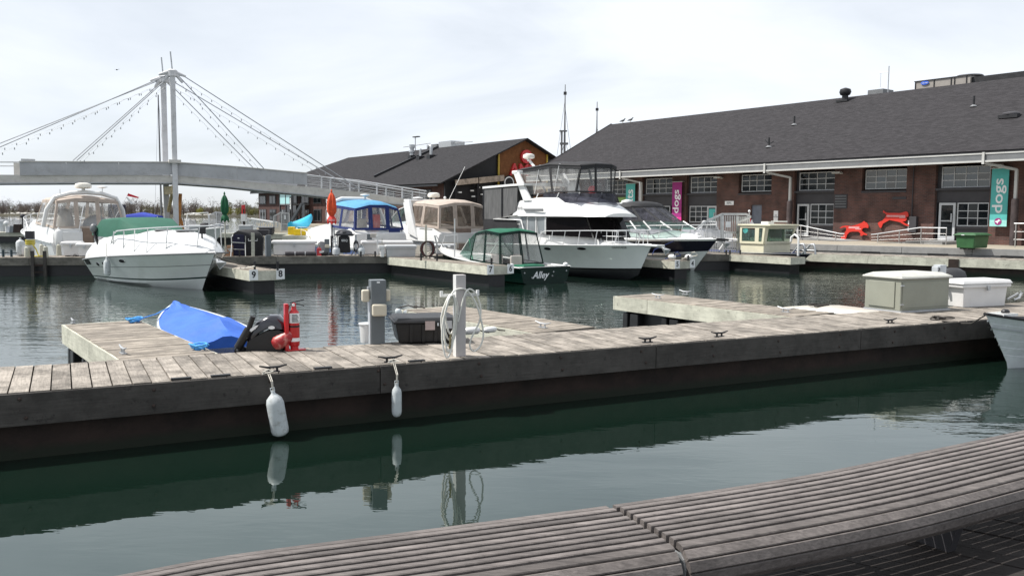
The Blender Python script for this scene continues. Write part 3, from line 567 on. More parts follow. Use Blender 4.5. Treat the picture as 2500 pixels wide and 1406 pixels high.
def pier(name, label, O, a, L, Wd, z=.70, fh=.30, group=None, m='fingerwood', fm='palewood', pitch=.19, lo=0.0, hi=None, end=True, under='rust', inset=.12, seams=3.6, uh=None, cat='pier', stuffboards=False, sides=(0, 1), across=True):
    """floating pier: x runs out from its root, planks lie across; fascia boards on the sides, float below"""
    o = thing(name, label, cat, (O[0], O[1], 0), a, group); hi = L if hi is None else hi
    n = int((hi - lo) / pitch); pm = MB().box(0, pitch - .014, -.02, Wd + .02, -.045, 0).mesh('plank', M[m])
    if m == 'fingerwood': pm = MB().box(-.0, Wd + .04, 0, pitch - .014, -.045, 0).mesh('plank', M[m])
    if stuffboards:
        b = MB()
        for k in range(n): b.box(lo + k * pitch, lo + (k + 1) * pitch - .014, -.02, Wd + .02, z - .045, z + random.uniform(-.003, .003))
        tag(b.build('planks', M[m], o), kind='stuff')
    else:
        for k in range(n):
            if m == 'fingerwood': put(pm, 'plank', o, (lo + (k + 1) * pitch, -.02 + random.uniform(-.006, .006), z + random.uniform(-.004, .003)), (0, 0, math.pi / 2 + random.uniform(-.002, .002)))
            else: put(pm, 'plank', o, (lo + k * pitch, random.uniform(-.012, .012), z + random.uniform(-.004, .004)), (random.uniform(-.002, .002), 0, random.uniform(-.003, .003)))
    x = lo; k = 0
    while x < hi - .1:
        x2 = min(hi, x + seams); 
        for sd in sides:
            y0, y1 = (-.05, -.008) if sd == 0 else (Wd + .008, Wd + .05)
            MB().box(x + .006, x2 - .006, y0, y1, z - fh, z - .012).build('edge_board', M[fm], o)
        x = x2
    if end: MB().box(hi - .0, hi + .045, -.05, Wd + .05, z - fh, z - .012).build('end_board', M[fm], o)
    MB().box(lo, hi - .02, inset * .3, Wd - inset * .3, z - fh + .02, z - .05).box(lo, hi - inset, inset, Wd - inset, -.35, z - fh + .02).build('float', M[under], o)
    return o
qd = pier('quay_deck', 'bleached timber deck floating along the concrete quay wall', FQ.wor(qx0, 0), FQ.a, qx1 - qx0, QW - .1, m='deckwood', fm='palewood', fh=.36, pitch=.2, end=False, sides=(0,), stuffboards=False)
x, _ = FQ.hit(2335, 650, 0); MB().box(x - qx0 - .3, x - qx0 + .1, -.09, -.055, -.3, .66).build('pile', M['rust'], qd)

# ---- main pier in front
PA = G(0, 960); PB = G(2415, 778); FP = Frame((PA.x, PA.y), ang(PA, PB))
w1 = FP.loc(G(0, 893))[1]; w2 = FP.loc(G(2500, 746))[1]; PW = 1.60
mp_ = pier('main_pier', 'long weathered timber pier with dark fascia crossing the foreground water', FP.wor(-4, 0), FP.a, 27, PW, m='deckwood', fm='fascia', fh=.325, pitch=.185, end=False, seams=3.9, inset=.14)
print('PW', w1, w2, 'L', FP.loc(PB), 'EZ', EZ, 'RZ', rz_, rzl, 'zt', zt, zb, 'qz', qz, 'RLX', RLX, 'hx', hx, 'XRpx', FB.hit(2500, 500, 0))
MB().box(24.2, 24.6, -.07, .1, -.3, .36).build('pile', M['black'], mp_)
bolt = MB().lathe([(.018, 0), (.018, .008), (.010, .014)], 8, axis=(0, -1, 0)).mesh('bolt', mat('rusty_bolt', (.05, .035, .03), .6, .5, .3))
for k in range(22):
    for z in (.62, .46): put(bolt, 'bolt', mp_, (.5 + k * 1.22 + random.uniform(-.06, .06), -.05, z + random.uniform(-.02, .02)))
# ---- finger piers
def fing(a, b, c_, d_, label, group, z=.70, **k):
    """corners on the photograph: a root left, b root right, c far end left, d far end right"""
    A, B_, C_, D_ = G(*a, z), G(*b, z), G(*c_, z), G(*d_, z)
    aa = ang(A, C_); fr = Frame((A.x, A.y), aa); L = ((C_ - A).length + (D_ - B_).length) / 2; y = fr.loc(B_)[1]; y2 = fr.loc(D_)[1]; Wd = (abs(y) + abs(y2)) / 2
    if y < 0: O = fr.wor(0, -Wd)
    else: O = A
    print(label[:30], 'L', round(L, 2), 'W', round(y, 2), round(y2, 2), 'ang', round(math.degrees(aa)))
    return pier('finger_pier', label, O, aa, L, Wd, z=z, group=group, **k)
GF = 'finger piers of the marina'
f1 = fing((306, 880), (523, 860), (158, 790), (331, 781), 'short foreground finger pier beside the blue tarpaulin dinghy', GF, under='blackplastic', inset=.16)
f2 = fing((1310, 812), (1500, 800), (993, 757), (1098, 748), 'finger pier running out behind the black deck box', GF, under='blackplastic', inset=.16)
f3 = fing((1941, 773), (2095, 768), (1523, 724), (1602, 718), 'finger pier with black float tubs left of the olive cabinet', GF, under='blackplastic', inset=.16)
for f, L, Wd in ((f1, 2.6, .14), (f3, 3.2, .14)): pass
BA = G(0, 629); BB = G(870, 625); FD = Frame((BA.x, BA.y), ang(BA, BB))
bd = pier('back_pier', 'pale timber pier carrying barbecues and dock boxes across the marina', FD.wor(-8, 0), FD.a, 38, 1.7, m='deckwood', fm='midwood', fh=.30, pitch=.19, seams=4.5, end=False, under='black')
UD = Vector((math.cos(UA), math.sin(UA)))
def fing2(e1, e2, L, label, z=.70, **k):
    k.setdefault('under', 'black')
    E1, E2 = G(*e1, z), G(*e2, z); wv = (E2 - E1); Wd = max(.9, abs(Frame(E1, UA).loc(E2)[1]))
    fr = Frame((E1.x, E1.y), UA); y = fr.loc(E2)[1]
    O = fr.wor(-L, 0); print(label[:30], Wd, y); return pier('finger_pier', label, O, UA, L, Wd, z=z, group=GF, pitch=.19, **k)
f98 = fing2((612, 661.5), (697, 661.5), 6.6, 'mossy finger pier bearing the numbers 9 and 8', fm='palewood')
f76 = fing2((1191, 649.5), (1257, 649), 7.0, 'finger pier bearing the numbers 7 and 6 beside the green runabout', fm='palewood')
f54 = fing2((1648, 637.5), (1692, 637), 7.0, 'finger pier bearing the numbers 5 and 4 under the black hulled cruiser', fm='palewood')
f33 = fing2((1930, 628.5), (1967, 628), 7.0, 'finger pier beside the cream cabined workboat', fm='palewood')
def number(px, py, s, w=.30):
    p = G(px, 660, .7); return p
def numplate(par, x, y, s, size=.2):
    q = MB().box(x, x + .012, y - .135, y + .135, .42, .74).build('number_plate', M['letters'], par, bevel=.004)
    text(s, size * 1.35, M['letterdark'], q, face((x + .016, y, .58), (0, 1, 0), (0, 0, 1)), bold=.006)
for f, L, Wd, a, b in ((f98, 6.6, None, '9', '8'), (f76, 7.0, None, '7', '6'), (f54, 7.0, None, '5', '4')):
    Wd = [c for c in f.children if c.name.startswith('end_board')][0].data.vertices; ys = [v.co.y for v in Wd]; y0, y1 = min(ys), max(ys)
    numplate(f, L + .05, y0 + .12, a); numplate(f, L + .05, y1 - .05, b)
    
# moss on end boards
def bollardpost(x, y, z, par=None, h=.22, r=.04): pass

# far piers
fd = thing('far_pier', 'distant pale pier behind the white cruiser at left', 'pier', (-58, 70.5, 0), 0)
MB().box(0, 25.5, 0, 2, .4, .72).build('deck', M['palewood'], fd); MB().box(0, 25.3, .2, 1.8, -.3, .4).build('float', M['black'], fd)
fd2 = thing('far_pier', 'distant pale pier behind the green umbrella', 'pier', (-25.5, 71, 0), 0)
MB().box(-5, 3, 0, 2, .4, .72).build('deck', M['palewood'], fd2); MB().box(-4.8, 2.8, .2, 1.8, -.3, .4).build('float', M['black'], fd2)
p0 = G(664, 571, .72); p1 = G(716, 571, .72)
fd3 = thing('far_pier', 'distant pale pier below the grey security gate', 'pier', (p0.x - .5, p0.y, 0), R(4))
MB().box(0, 6.5, 0, 2.4, .3, .72).build('deck', M['palewood'], fd3); MB().box(.2, 6.2, .2, 2, -.3, .3).build('float', M['black'], fd3)
# ---- second hall with timber gable
F2 = Frame((1.5, 95), UA)
b2 = thing('gabled_hall', 'dark roofed brick hall with brown timber gable beyond the boats', 'building', (1.5, 95, 0), F2.a)
ya, za = F2.hitx(1283, 338, 0); yl, zl_ = F2.hitx(1070, 447, 0); yr, zr = F2.hitx(1345, 383, 0)
print('gable', ya, za, yl, zl_, yr, zr)
HW = abs(yl - ya); AZ = za; E2 = zl_
xb, _ = F2.hit(850, 387, ya)
XB = xb; XH = xb - HW
slope('roof_slope', [(XH, ya - HW, E2), (0.4, ya - HW, E2), (0.4, ya, AZ), (XB, ya, AZ)], M['shingle2'], b2)
slope('roof_slope', [(0.4, ya + HW, E2), (XH, ya + HW, E2), (XB, ya, AZ), (0.4, ya, AZ)], M['shingle2'], b2)
slope('roof_slope', [(XH, ya + HW, E2), (XH, ya - HW, E2), (XB, ya, AZ)], M['shingle2'], b2)
yp, _ = F2.hitx(1216, 430, -.3); yp2, _ = F2.hitx(1334, 390, -.3)
sl_ = (AZ - E2) / HW
top = lambda y: AZ - abs(y - ya) * sl_ - .15
MB().prism([(-.3, yp, 1), (-.3, yp2, 1), (-.3, yp2, top(yp2)), (-.3, ya, top(ya)), (-.3, yp, top(yp))], (-.2, 0, 0)).build('timber_gable', M['brown'], b2, fix=True)
MB().prism([(-.35, ya - HW + 1, 1), (-.35, yp, 1), (-.35, yp, top(yp)), (-.35, ya - HW + 1, top(ya - HW + 1))], (-.2, 0, 0)).build('black_gable', M['black'], b2, fix=True); MB().prism([(-.35, yp2, 1), (-.35, ya + HW - 1, 1), (-.35, ya + HW - 1, top(ya + HW - 1)), (-.35, yp2, top(yp2))], (-.2, 0, 0)).build('black_gable', M['black'], b2, fix=True)
for y in (yp, yp2): MB().beam((-.2, y, 3.6), (-.2, y, top(y)), .14).build('yellow_post', M['yellow'], b2)
y1, z1 = F2.hitx(1141, 438, -.1); y2, z2 = F2.hitx(1220, 435, -.1); ym = y1 + (y2 - y1) * .35
MB().beam((-.1, y1, z1), (-.1, ym - .2, z1), .14).beam((-.1, ym + .1, z1), (-.1, y2, z1), .16).build('yellow_beam', M['yellow'], b2)
y1, z1 = F2.hitx(1110, 444, .1); y2, z2 = F2.hitx(1164, 444, .1); y3, _ = F2.hitx(1167, 444, .1); y4, _ = F2.hitx(1228, 444, .1)
MB().beam((.2, y1, z1 - .1), (.2, y2, z1 + .2), .3, .55).build('rough_beam', M['timber'], b2); MB().beam((.2, y3, z1 + .2), (.2, y4, z1 + .55), .3, .6).build('rough_beam', M['timber'], b2)
yb_, zb_ = F2.hitx(1241, 446, .2); MB().lathe([(.75, 0), (.75, .12)], 20, (.2, yb_, zb_), axis=(1, 0, 0)).build('round_sign', M['black'], b2, smooth=40); MB().lathe([(.6, 0), (.62, .03)], 20, (.33, yb_, zb_), axis=(1, 0, 0)).build('round_sign_ring', M['letters'], b2, smooth=40); MB().lathe([(.5, 0), (.5, .05)], 20, (.33, yb_, zb_), axis=(1, 0, 0)).build('round_sign_centre', M['black'], b2, smooth=40)
yc, zc = F2.hitx(1283, 383, -.2); s_ = MB().lathe([(.72, 0), (.72, .3)], 24, (-.25, yc, zc), axis=(1, 0, 0)).build('round_red_sign', M['red'], b2, smooth=40)
MB().box(.06, .09, yc - .16, yc + .16, zc - .32, zc + .38).build('emblem', M['letters'], s_)
yc, zc = F2.hitx(1263, 416, -.2); text('AMS', 1.7, M['red'], b2, face((-.15, yc + .6, zc), (0, 1, 0), (0, 0, 1)), ext=.12, bold=.05)
for px, py in ((1120, 470), (1150, 466), (1153, 480), (1175, 475), (1190, 468), (1165, 458)):
    y, z = F2.hitx(px, py, -.2); MB().box(-.3, -.1, y - .05, y + .3, z - .06, z + .08).build('porch_light', M['letters'], b2)
for px in (1112, 1166, 1224): y, z = F2.hitx(px, 470, .1); MB().beam((.1, y, 1), (.1, y, z1 + .2), .25).build('porch_post', M['black'], b2)
# long side wall facing the water, with storeys of windows
ywl = ya - HW + 1.0
nwin = 13; wx0 = XH + 1.5; stp = (-1.5 - wx0) / nwin
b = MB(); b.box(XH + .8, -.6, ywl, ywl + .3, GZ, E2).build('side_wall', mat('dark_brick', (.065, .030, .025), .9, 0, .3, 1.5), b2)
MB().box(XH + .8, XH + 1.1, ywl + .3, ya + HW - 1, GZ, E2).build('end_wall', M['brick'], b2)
for k in range(nwin):
    for (za_, zb2) in ((1.3, 2.9), (3.6, 4.9)):
        x0 = wx0 + k * stp; f = MB().box(x0, x0 + stp * .62, ywl - .08, ywl - .005, za_, zb2).build('window', M['charcoal'], b2)
        for q in range(2): put(unit, 'pane', f, (x0 + .15 + q * stp * .3, ywl - .11, za_ + .15), (0, 0, 0), (stp * .24, .02, zb2 - za_ - .3))
        for q in range(3): MB().box(x0 + .07 + q * stp * .275, x0 + .07 + q * stp * .275 + .09, ywl - .13, ywl - .085, za_ + .1, zb2 - .1).build('curtain', M['frame'], f) if k % 2 == 0 else None
MB().box(XH, -.2, ywl - 1.0, ywl - .9, E2 - .3, E2 - .12).build('fascia_board', M['black'], b2)
# corner deck with glass balustrade
xg, zg = F2.hit(683, 498, ywl - 2.5); bx0 = xg; bx1, _ = F2.hit(712, 498, ywl - 2.5); _, zt2 = F2.hit(695, 472, ywl - 2.5)
b3 = thing('glass_pavilion', 'small pavilion with pale glass balcony at the far end of the gabled hall', 'pavilion', F2.wor(bx0, ywl - 2.5, 0), F2.a)
Lp = bx1 - bx0
MB().box(0, Lp, 0, 2.4, zg - .15, zg).box(-.4, Lp + .4, -.3, 2.4, zt2, zt2 + .15).build('slabs', M['guttergrey'], b3)
MB().box(0, Lp * .47, 0, .04, zg, zg + 1.7).box(Lp * .53, Lp, 0, .04, zg, zg + 1.7).build('glass_panel', mat('pale_glass', (.30, .55, .55), .08, 0, .1), b3)
for q in (0, .5, 1): MB().beam((Lp * q, .05, 1), (Lp * q, .05, zt2), .16).build('post', M['charcoal'], b3)
MB().box(.3, Lp - .2, .8, 1, 1.1, zg - .2).build('window', M['winglass'], b3)
def vsign(px, t, b_, word, y, label):
    x, z1 = F2.hit(px, t, y); _, z0 = F2.hit(px, b_, y); o = thing('vertical_sign', label, 'sign', F2.wor(x, y, z0), F2.a)
    MB().box(-.35, .35, 0, .08, 0, z1 - z0).build('board', M['black'], o); text(word, (z1 - z0) / len(word) * 1.35, M['letters'], o, face((0, -.02, (z1 - z0) / 2), (0, 0, 1), (-1, 0, 0)), sx=1.0, bold=.02)
vsign(709, 480, 514, 'PATIO', ywl - 3.2, 'black vertical sign reading PATIO beside the glass balcony'); vsign(799, 480, 514, 'FOOD', ywl - 1.2, 'black vertical sign reading FOOD left of the orange umbrella')
# outside stair
o = thing('outside_stair', 'grey metal stair climbing beside the PATIO sign', 'stair', (0, 0, 0))
pts = [(712, 538), (736, 498), (741, 498), (741, 530)]
dd_ = 96; P = [D(a, b_, dd_) for a, b_ in pts]
MB().beam(P[0], P[1], .22).beam(P[1], P[2], .22).beam(P[2], P[3], .22).build('stringer', M['guttergrey'], o)
MB().beam(P[0] + Vector((-.3, 2, 0)), P[1] + Vector((-.3, 2, 0)), .18).build('rear_stringer', M['charcoal'], o)
for k in range(9): q = P[0].lerp(P[1], (k + .5) / 9); MB().box(q.x - .15, q.x + .25, q.y, q.y + 2, q.z - .03, q.z + .03).build('tread', M['charcoal'], o)
# roof plant on the gabled hall
def roof2(px, py):
    nrm = Vector((0, -sl_, 1)).normalized(); r = ray(px, py); rl = Vector((r.x * F2.c + r.y * F2.s, -r.x * F2.s + r.y * F2.c, r.z)); ol = F2.loc((0, 0)); O = Vector((ol[0], ol[1], CAMH)); p0 = Vector((0, ya - HW, E2))
    t = (p0 - O).dot(nrm) / rl.dot(nrm); return O + rl * t
for (px, py, kind, lb) in ((1006, 386, 0, 'fat ribbed exhaust stack, left of three on the dark roof'), (1026, 388, 1, 'slim twin flue pipes, middle of three on the dark roof'), (1052, 385, 2, 'gooseneck duct on a black box, right on the dark roof')):
    p = roof2(px, py); o = thing('roof_exhaust', lb, 'exhaust', F2.wor(p.x, p.y, p.z), F2.a, 'metal exhausts on the gabled hall roof'); o.scale = (.62, .62, .62)
    MB().box(-.6, .6, -.6, .6, -.4, .5).build('curb', M['black'], o)
    if kind == 0: MB().lathe([(.45, .5), (.45, 1), (.62, 1.1), (.62, 1.3), (.4, 1.35), (.4, 1.9), (.55, 1.95), (.55, 2.6)], 12).build('stack', M['galv'], o, smooth=40)
    if kind == 1: MB().tube([(-.2, 0, .5), (-.2, 0, 1.7)], .14, 8).tube([(.2, 0, .5), (.2, 0, 1.9)], .14, 8).build('flues', M['galv'], o, smooth=40)
    if kind == 2: MB().tube([(.1, 0, .5), (.1, 0, 1.7), (0, 0, 2.1), (-.4, 0, 2.3), (-.8, 0, 2.1), (-.95, 0, 1.8)], .3, 10).build('duct', M['galv'], o, smooth=60)
pa = roof2(914, 434); pb = roof2(1070, 361); pa.z += .15; pb.z += .15
tag(MB().beam(F2.wor(pa.x, pa.y, pa.z), F2.wor(pb.x, pb.y, pb.z), .28, .25).build('roof_gutter_pipe', M['black']), 'long black pipe lying diagonally down the dark roof', 'pipe')
x0, _ = F2.hit(1042, 360, ya + 1); x1, _ = F2.hit(1101, 355, ya + 1); _, zz = F2.hit(1072, 349, ya + 1)
o = thing('rooftop_machinery', 'pale grey machinery boxes on the ridge of the gabled hall', 'air conditioner', F2.wor(x0, ya + 1, 0), F2.a); Lm = x1 - x0
MB().box(0, Lm * .42, 0, 2, AZ - 1, zz - .1).build('casing', M['guttergrey'], o); MB().box(Lm * .5, Lm, 0, 2, AZ - 1, zz + .1).build('casing', M['galv'], o)
MB().tube([(-7, .5, AZ + .8), (0, .5, AZ + .9)], .05, 5).tube([(Lm, .5, AZ + .6), (Lm + 4, .5, AZ + .5)], .05, 5).build('rail', M['galv'], o)
x0, _ = F2.hit(1014, 350, ya + .5); _, zz = F2.hit(1014, 336, ya + .5); o = thing('roof_lamp_post', 'thin lamp pole with flat head on the dark roof ridge', 'lamp post', F2.wor(x0, ya + .5, AZ - .3), F2.a)
MB().tube([(0, 0, 0), (0, 0, zz - AZ + .3)], .07, 6).build('pole', M['galv'], o); MB().box(-.4, .9, -.2, .2, zz - AZ + .3, zz - AZ + .42).build('lamp_head', M['charcoal'], o)

# ---- footbridge
MO = D(430, 440, 55); aB = math.atan2(7, 14.9); FBr = Frame((MO.x, MO.y), aB); H = FBr.hit
br = thing('cable_stayed_footbridge', 'white painted cable stayed footbridge spanning the marina entrance', 'bridge', (MO.x, MO.y, 0), aB)
DW = 2.8
bot = [(-60, 448), (0, 447), (200, 446), (430, 446.5), (560, 456), (640, 464.5), (740, 474), (904, 492), (1009, 501), (1060, 506)]
tp = [(-60, 428), (0, 427), (200, 427.5), (430, 429), (560, 439.5), (640, 447.5), (740, 455), (894, 471), (1009, 489), (1060, 496)]
def hp(L, y=0): return [H(a, b_, y) for a, b_ in L]
def zat(L, x):
    for (x0, z0), (x1, z1) in zip(L, L[1:]):
        if x <= x1 or (x1, z1) == L[-1]: return z0 + (z1 - z0) * (x - x0) / (x1 - x0)
Bt = hp(bot); Tp = hp(tp)
for y0 in (0, DW):
    MB().loft([[(x, y0, zat(Bt, x)), (x, y0, zat(Tp, x)), (x, y0 + .22, zat(Tp, x)), (x, y0 + .22, zat(Bt, x))] for x, _ in Tp], closed=True).build('girder', M['bridgelow'], br, fix=True)
    MB().loft([[(x, y0 - .06, zat(Bt, x) - .05), (x, y0 - .06, zat(Bt, x) + .02), (x, y0 + .28, zat(Bt, x) + .02), (x, y0 + .28, zat(Bt, x) - .05)] for x, _ in Tp], closed=True).build('girder_flange', M['bridge'], br, fix=True)
MB().loft([[(x, .22, zat(Tp, x) - .25), (x, .22, zat(Tp, x) - .12), (x, DW, zat(Tp, x) - .12), (x, DW, zat(Tp, x) - .25)] for x, _ in Tp], closed=True).build('walkway_deck', M['bridge'], br, fix=True)
pt = hp([(48, 396), (425, 397.5), (578, 408.5), (748.6, 424)]); pb_ = hp([(48, 428.5), (425, 427.5), (578, 439.5), (748.6, 452)])
xj = [H(q, 410)[0] for q in (48, 162, 290, 425, 432, 578, 715, 748.6)]
for y0 in (-.10, DW + .24):
    for k in range(len(xj) - 1):
        if k == 3: continue
        a, c = xj[k] + .008, xj[k + 1] - .008
        MB().loft([[(x, y0, zat(pb_, x)), (x, y0, zat(pt, x)), (x, y0 + .08, zat(pt, x)), (x, y0 + .08, zat(pb_, x))] for x in (a, (a + c) / 2, c)], closed=True).build('parapet_panel', M['bridge'], br, fix=True)
    MB().loft([[(x, y0 - .05, zat(pt, x)), (x, y0 - .05, zat(pt, x) + .06), (x, y0 + .13, zat(pt, x) + .06), (x, y0 + .13, zat(pt, x))] for x in (xj[0], xj[3], xj[5], xj[7])], closed=True).build('parapet_cap', M['bridgelow'], br, fix=True)
# masts: near one at y=0, far one at y=DW
def mast(y, top_, base, w, rod):
    x1, z1 = H(*top_, y); x0, _ = H(*base, y)
    o = MB().box(x0 - w, x0 + w, y - .17 - (0 if y else .17), y + (.0 if y == 0 else .17) - (.0 if y else .0), -1, z1).build('mast', M['mastpaint'], br, bevel=.02)
    o2 = MB().tube([(x0, y - .15, z1), (x0 - .08, y - .15, H(*rod, y)[1])], .045, 6).build('lightning_rod', M['galv'], o)
    MB().lathe([(.30, -.30), (.30, .05), (.2, .12)], 14, (x0, y - .12, z1 - .1)).build('cable_saddle', M['mastpaint'], o, smooth=40)
    for dx, dz in ((-.6, -.35), (.6, -.35), (-.4, -.75), (.45, -.75)): MB().tube([(x0 + dx * .3, y - .15, z1 - .15), (x0 + dx * 1.3, y - .15, z1 + dz)], [.14, .07], 8).build('cable_socket', M['mastpaint'], o, smooth=50)
    return x0, z1
mx1, mz1 = mast(0, (424, 172), (429, 520), .15, (421, 128)); mx2, mz2 = mast(DW, (403, 187), (407, 520), .17, (400, 142))
MB().box(mx1 - .35, mx1 + .35, -.5, .3, zat(Tp, mx1) + .75, zat(Tp, mx1) + .95).build('mast_collar', M['bridgelow'], br)
MB().beam((mx2 + .1, DW - .2, 2.5), (mx1 - .1, -.1, 4.0), .18).beam((mx2, DW, 3.8), (mx1, -.1, 3.8), .3, .5).build('cross_brace', mat('yellowed_steel', (.50, .38, .20), .6, 0, .3, 3), br)
MB().beam((mx2 + .5, 1.4, 0), (mx2 + .75, 1.4, 3.6), .2).beam((mx2 + 1.1, 1.4, 0), (mx2 + .75, 1.4, 2.0), .14).build('machinery_strut', mat('orange_steel', (.45, .18, .04), .6, 0, .3), br)
tag(MB().prism([F2.wor(bx0 - 2, ywl - 5, 1.02), F2.wor(26, ywl - 5, 1.02), F2.wor(26, ywl + 60, 1.02), F2.wor(bx0 - 2, ywl + 60, 1.02)], (0, 0, -3)).build('promenade_pavement', M['paving'], fix=True), kind='structure')
cab = []
for (y, s_, e_) in ((0, (424, 178), (0, 360)), (0, (421, 181), (187, 393)), (0, (434, 178), (880, 464)), (0, (434, 185), (643, 412)), (DW, (402, 192), (0, 351)), (DW, (400, 196), (178, 393)), (DW, (408, 192), (864, 463)), (DW, (408, 200), (617, 410))):
    a = H(*s_, y); c = H(*e_, y)
    if e_[0] == 0: f = 1.25; c = (a[0] + (c[0] - a[0]) * f, a[1] + (c[1] - a[1]) * f)
    yy = y - .15
    A = Vector((a[0], yy, a[1])); C = Vector((c[0], yy, c[1])); cb_ = MB().tube([A, C], .032, 6).build('stay_cable', M['cable'], br)
    n = int((C - A).length / .72); st = MB(); prev = None; pts = []
    for k in range(n * 2 + 1):
        q = A.lerp(C, .04 + .93 * k / (n * 2)); q.z -= .34 + (.03 if k % 2 else 0); pts.append(q)
        if k % 2: st.tube([q, q - Vector((0, 0, .13))], [.02, .034], 5)
    st.tube(pts, .006, 4)
    tag(st.build('string_lights', M['bulb'], cb_), kind='stuff')
# handrails of the right-hand ramp
for (y, posts, railt) in ((0, (749, 808, 877, 944, 1008), [(749, 427), (873, 444.5), (944, 458), (1042, 474)]), (DW, (749, 786, 855, 921, 983), [(749, 429), (873, 441), (944, 452), (1042, 467)])):
    rt = hp(railt, y)
    MB().tube([(a, y + .1, b_) for a, b_ in rt], .05, 8).build('handrail', M['frame'], br, smooth=50)
    for q in posts:
        x, _ = H(q, 450, y); MB().beam((x, y + .1, zat(Tp, x)), (x, y + .1, zat(rt, x)), .09).build('rail_post', M['frame'], br)
    for fr_ in (.2, .4, .6, .8):
        MB().tube([(a, y + .1, zat(Tp, a) + (b_ - zat(Tp, a)) * fr_) for a, b_ in rt], .015, 5).build('rail_wire', M['galv'], br)
x0, _ = H(67, 392); MB().box(x0 - .35, x0 + .35, .3, 1, zat(pt, x0) + .05, zat(pt, x0) + .2).build('parapet_box', M['frame'], br)
MB().tube([(H(-60, 396)[0], 0, H(-60, 396)[1]), (H(48, 396)[0], 0, H(48, 396)[1])], .04, 6).build('handrail', M['frame'], br); MB().tube([(H(-60, 400)[0], DW, H(-60, 400)[1]), (H(48, 400)[0], DW, H(48, 400)[1])], .04, 6).build('handrail', M['frame'], br)
x0, _ = H(44, 400); MB().box(x0 - .3, x0 + .02, 1, 1.3, zat(Tp, x0), zat(pt, x0)).build('parapet_end', M['bridgelow'], br)

# ---- far shore: low island with bare spring trees
tag(MB().add([(-900, 450, 1.0), (-60, 430, .8), (200, 430, .8), (700, 500, 1), (700, 900, 3), (-900, 900, 3), (-900, 446, -1), (-60, 427, -1), (200, 426, -1), (700, 495, -1)], [(0, 1, 2, 3, 4, 5), (6, 7, 1, 0), (7, 8, 2, 1), (8, 9, 3, 2)]).build('island_shore', M['earth']), kind='structure')
rnd = random.Random(3)
cols = [('bare_brown_trees', (.20, .165, .145), (.13, .105, .095)), ('olive_budding_trees', (.20, .19, .10), (.135, .13, .08)), ('yellow_green_trees', (.27, .25, .05), (.16, .16, .05))]  # distance haze is mixed into these lightened tree colours
mb = [MB() for _ in cols]
def tree(x, y, h, w, ci, n):
    b = mb[ci]; z0 = .8
    for k in range(3 if ci < 2 else 1):
        a = rnd.uniform(0, 6.28); b.tube([(x, y, z0), (x + math.cos(a) * w * .15, y, z0 + h * .45), (x + math.cos(a) * w * .4, y, z0 + h * rnd.uniform(.7, .95))], [.22, .14, .04], 3, cap=False)
    for k in range(n):
        while 1:
            u, v, t = rnd.uniform(-1, 1), rnd.uniform(-1, 1), rnd.uniform(-1, 1)
            if u * u + v * v + t * t < 1: break
        lob = 1 + .25 * math.sin(3 * math.atan2(t, u) + x)
        c = Vector((x + u * w * lob, y + v * w, z0 + h * .56 + t * h * .46 * lob)); s = rnd.uniform(.3, .8) if ci < 2 else rnd.uniform(.3, .8)
        d = Vector((rnd.uniform(-1, 1), rnd.uniform(-.5, .5), rnd.uniform(-.5, 1))) * (s * 2.0 if ci == 0 else s); e = Vector((rnd.uniform(-1, 1), rnd.uniform(-.3, .3), rnd.uniform(-.5, .5))) * s * (.35 if ci == 0 else .8)
        b.add([c, c + d, c + e], [(0, 1, 2)])
x = -330
while x < 60:
    px = 1250 + x / 460 * 2150
    dens = 1 if px < 1250 else .5
    hmax = 4.6 + 1.3 * math.sin(px * .021) + 1.2 * math.sin(px * .057 + 1)
    if px > 440: hmax += 1.6
    if px > 620: hmax -= .8
    for row in range(3):
        ci = rnd.choices((0, 1, 2), ((.72, .25, .03) if px < 480 else (.55, .36, .09)))[0]
        h = max(3.2, hmax * rnd.uniform(.7, 1.12)) if ci < 2 else rnd.uniform(2.6, 4.2)
        tree(x + rnd.uniform(-2, 2), 450 + row * 9 + rnd.uniform(-3, 3), h * (1 + row * .08), h * rnd.uniform(.35, .6), ci, int((330 if ci == 0 else 300) * dens))
    x += rnd.uniform(2.2, 3.6)
for (px, h) in ((240, 9), (322, 8), (385, 8.5), (478, 9.5), (520, 9), (640, 11), (15, 8), (90, 7.5), (600, 8)): tree((px - 1250) / 2150 * 455, 455, h, h * .33, 0, 170)
for (x0, x1) in ((555, 640), (610, 690)):
    for k in range(6): tree((rnd.uniform(x0, x1) - 1250) / 2150 * 446, 446, rnd.uniform(3, 4.6), rnd.uniform(2, 3.2), 2 if k < 3 else 1, 240)
for (nm, c1, c2), b in zip(cols, mb):
    o = b.build(nm, mat(nm, c1, .9, 0, .25, .3, c2=c2, spec=.1)); tag(o, kind='stuff')
b = MB()
for (p0_, p1_, n) in ((40, 110, 18), (450, 520, 16), (0, 30, 3)):
    for k in range(n):
        x = (rnd.uniform(p0_, p1_) - 1250) / 2150 * 444; s = rnd.uniform(.4, 1.1); b.ball((x, 444 + rnd.uniform(-2, 2), .7 + s * .3), s, n=6, k=4, sc=(1.3, 1, .7))
tag(b.build('shore_boulders', M['rockwhite']), kind='stuff')

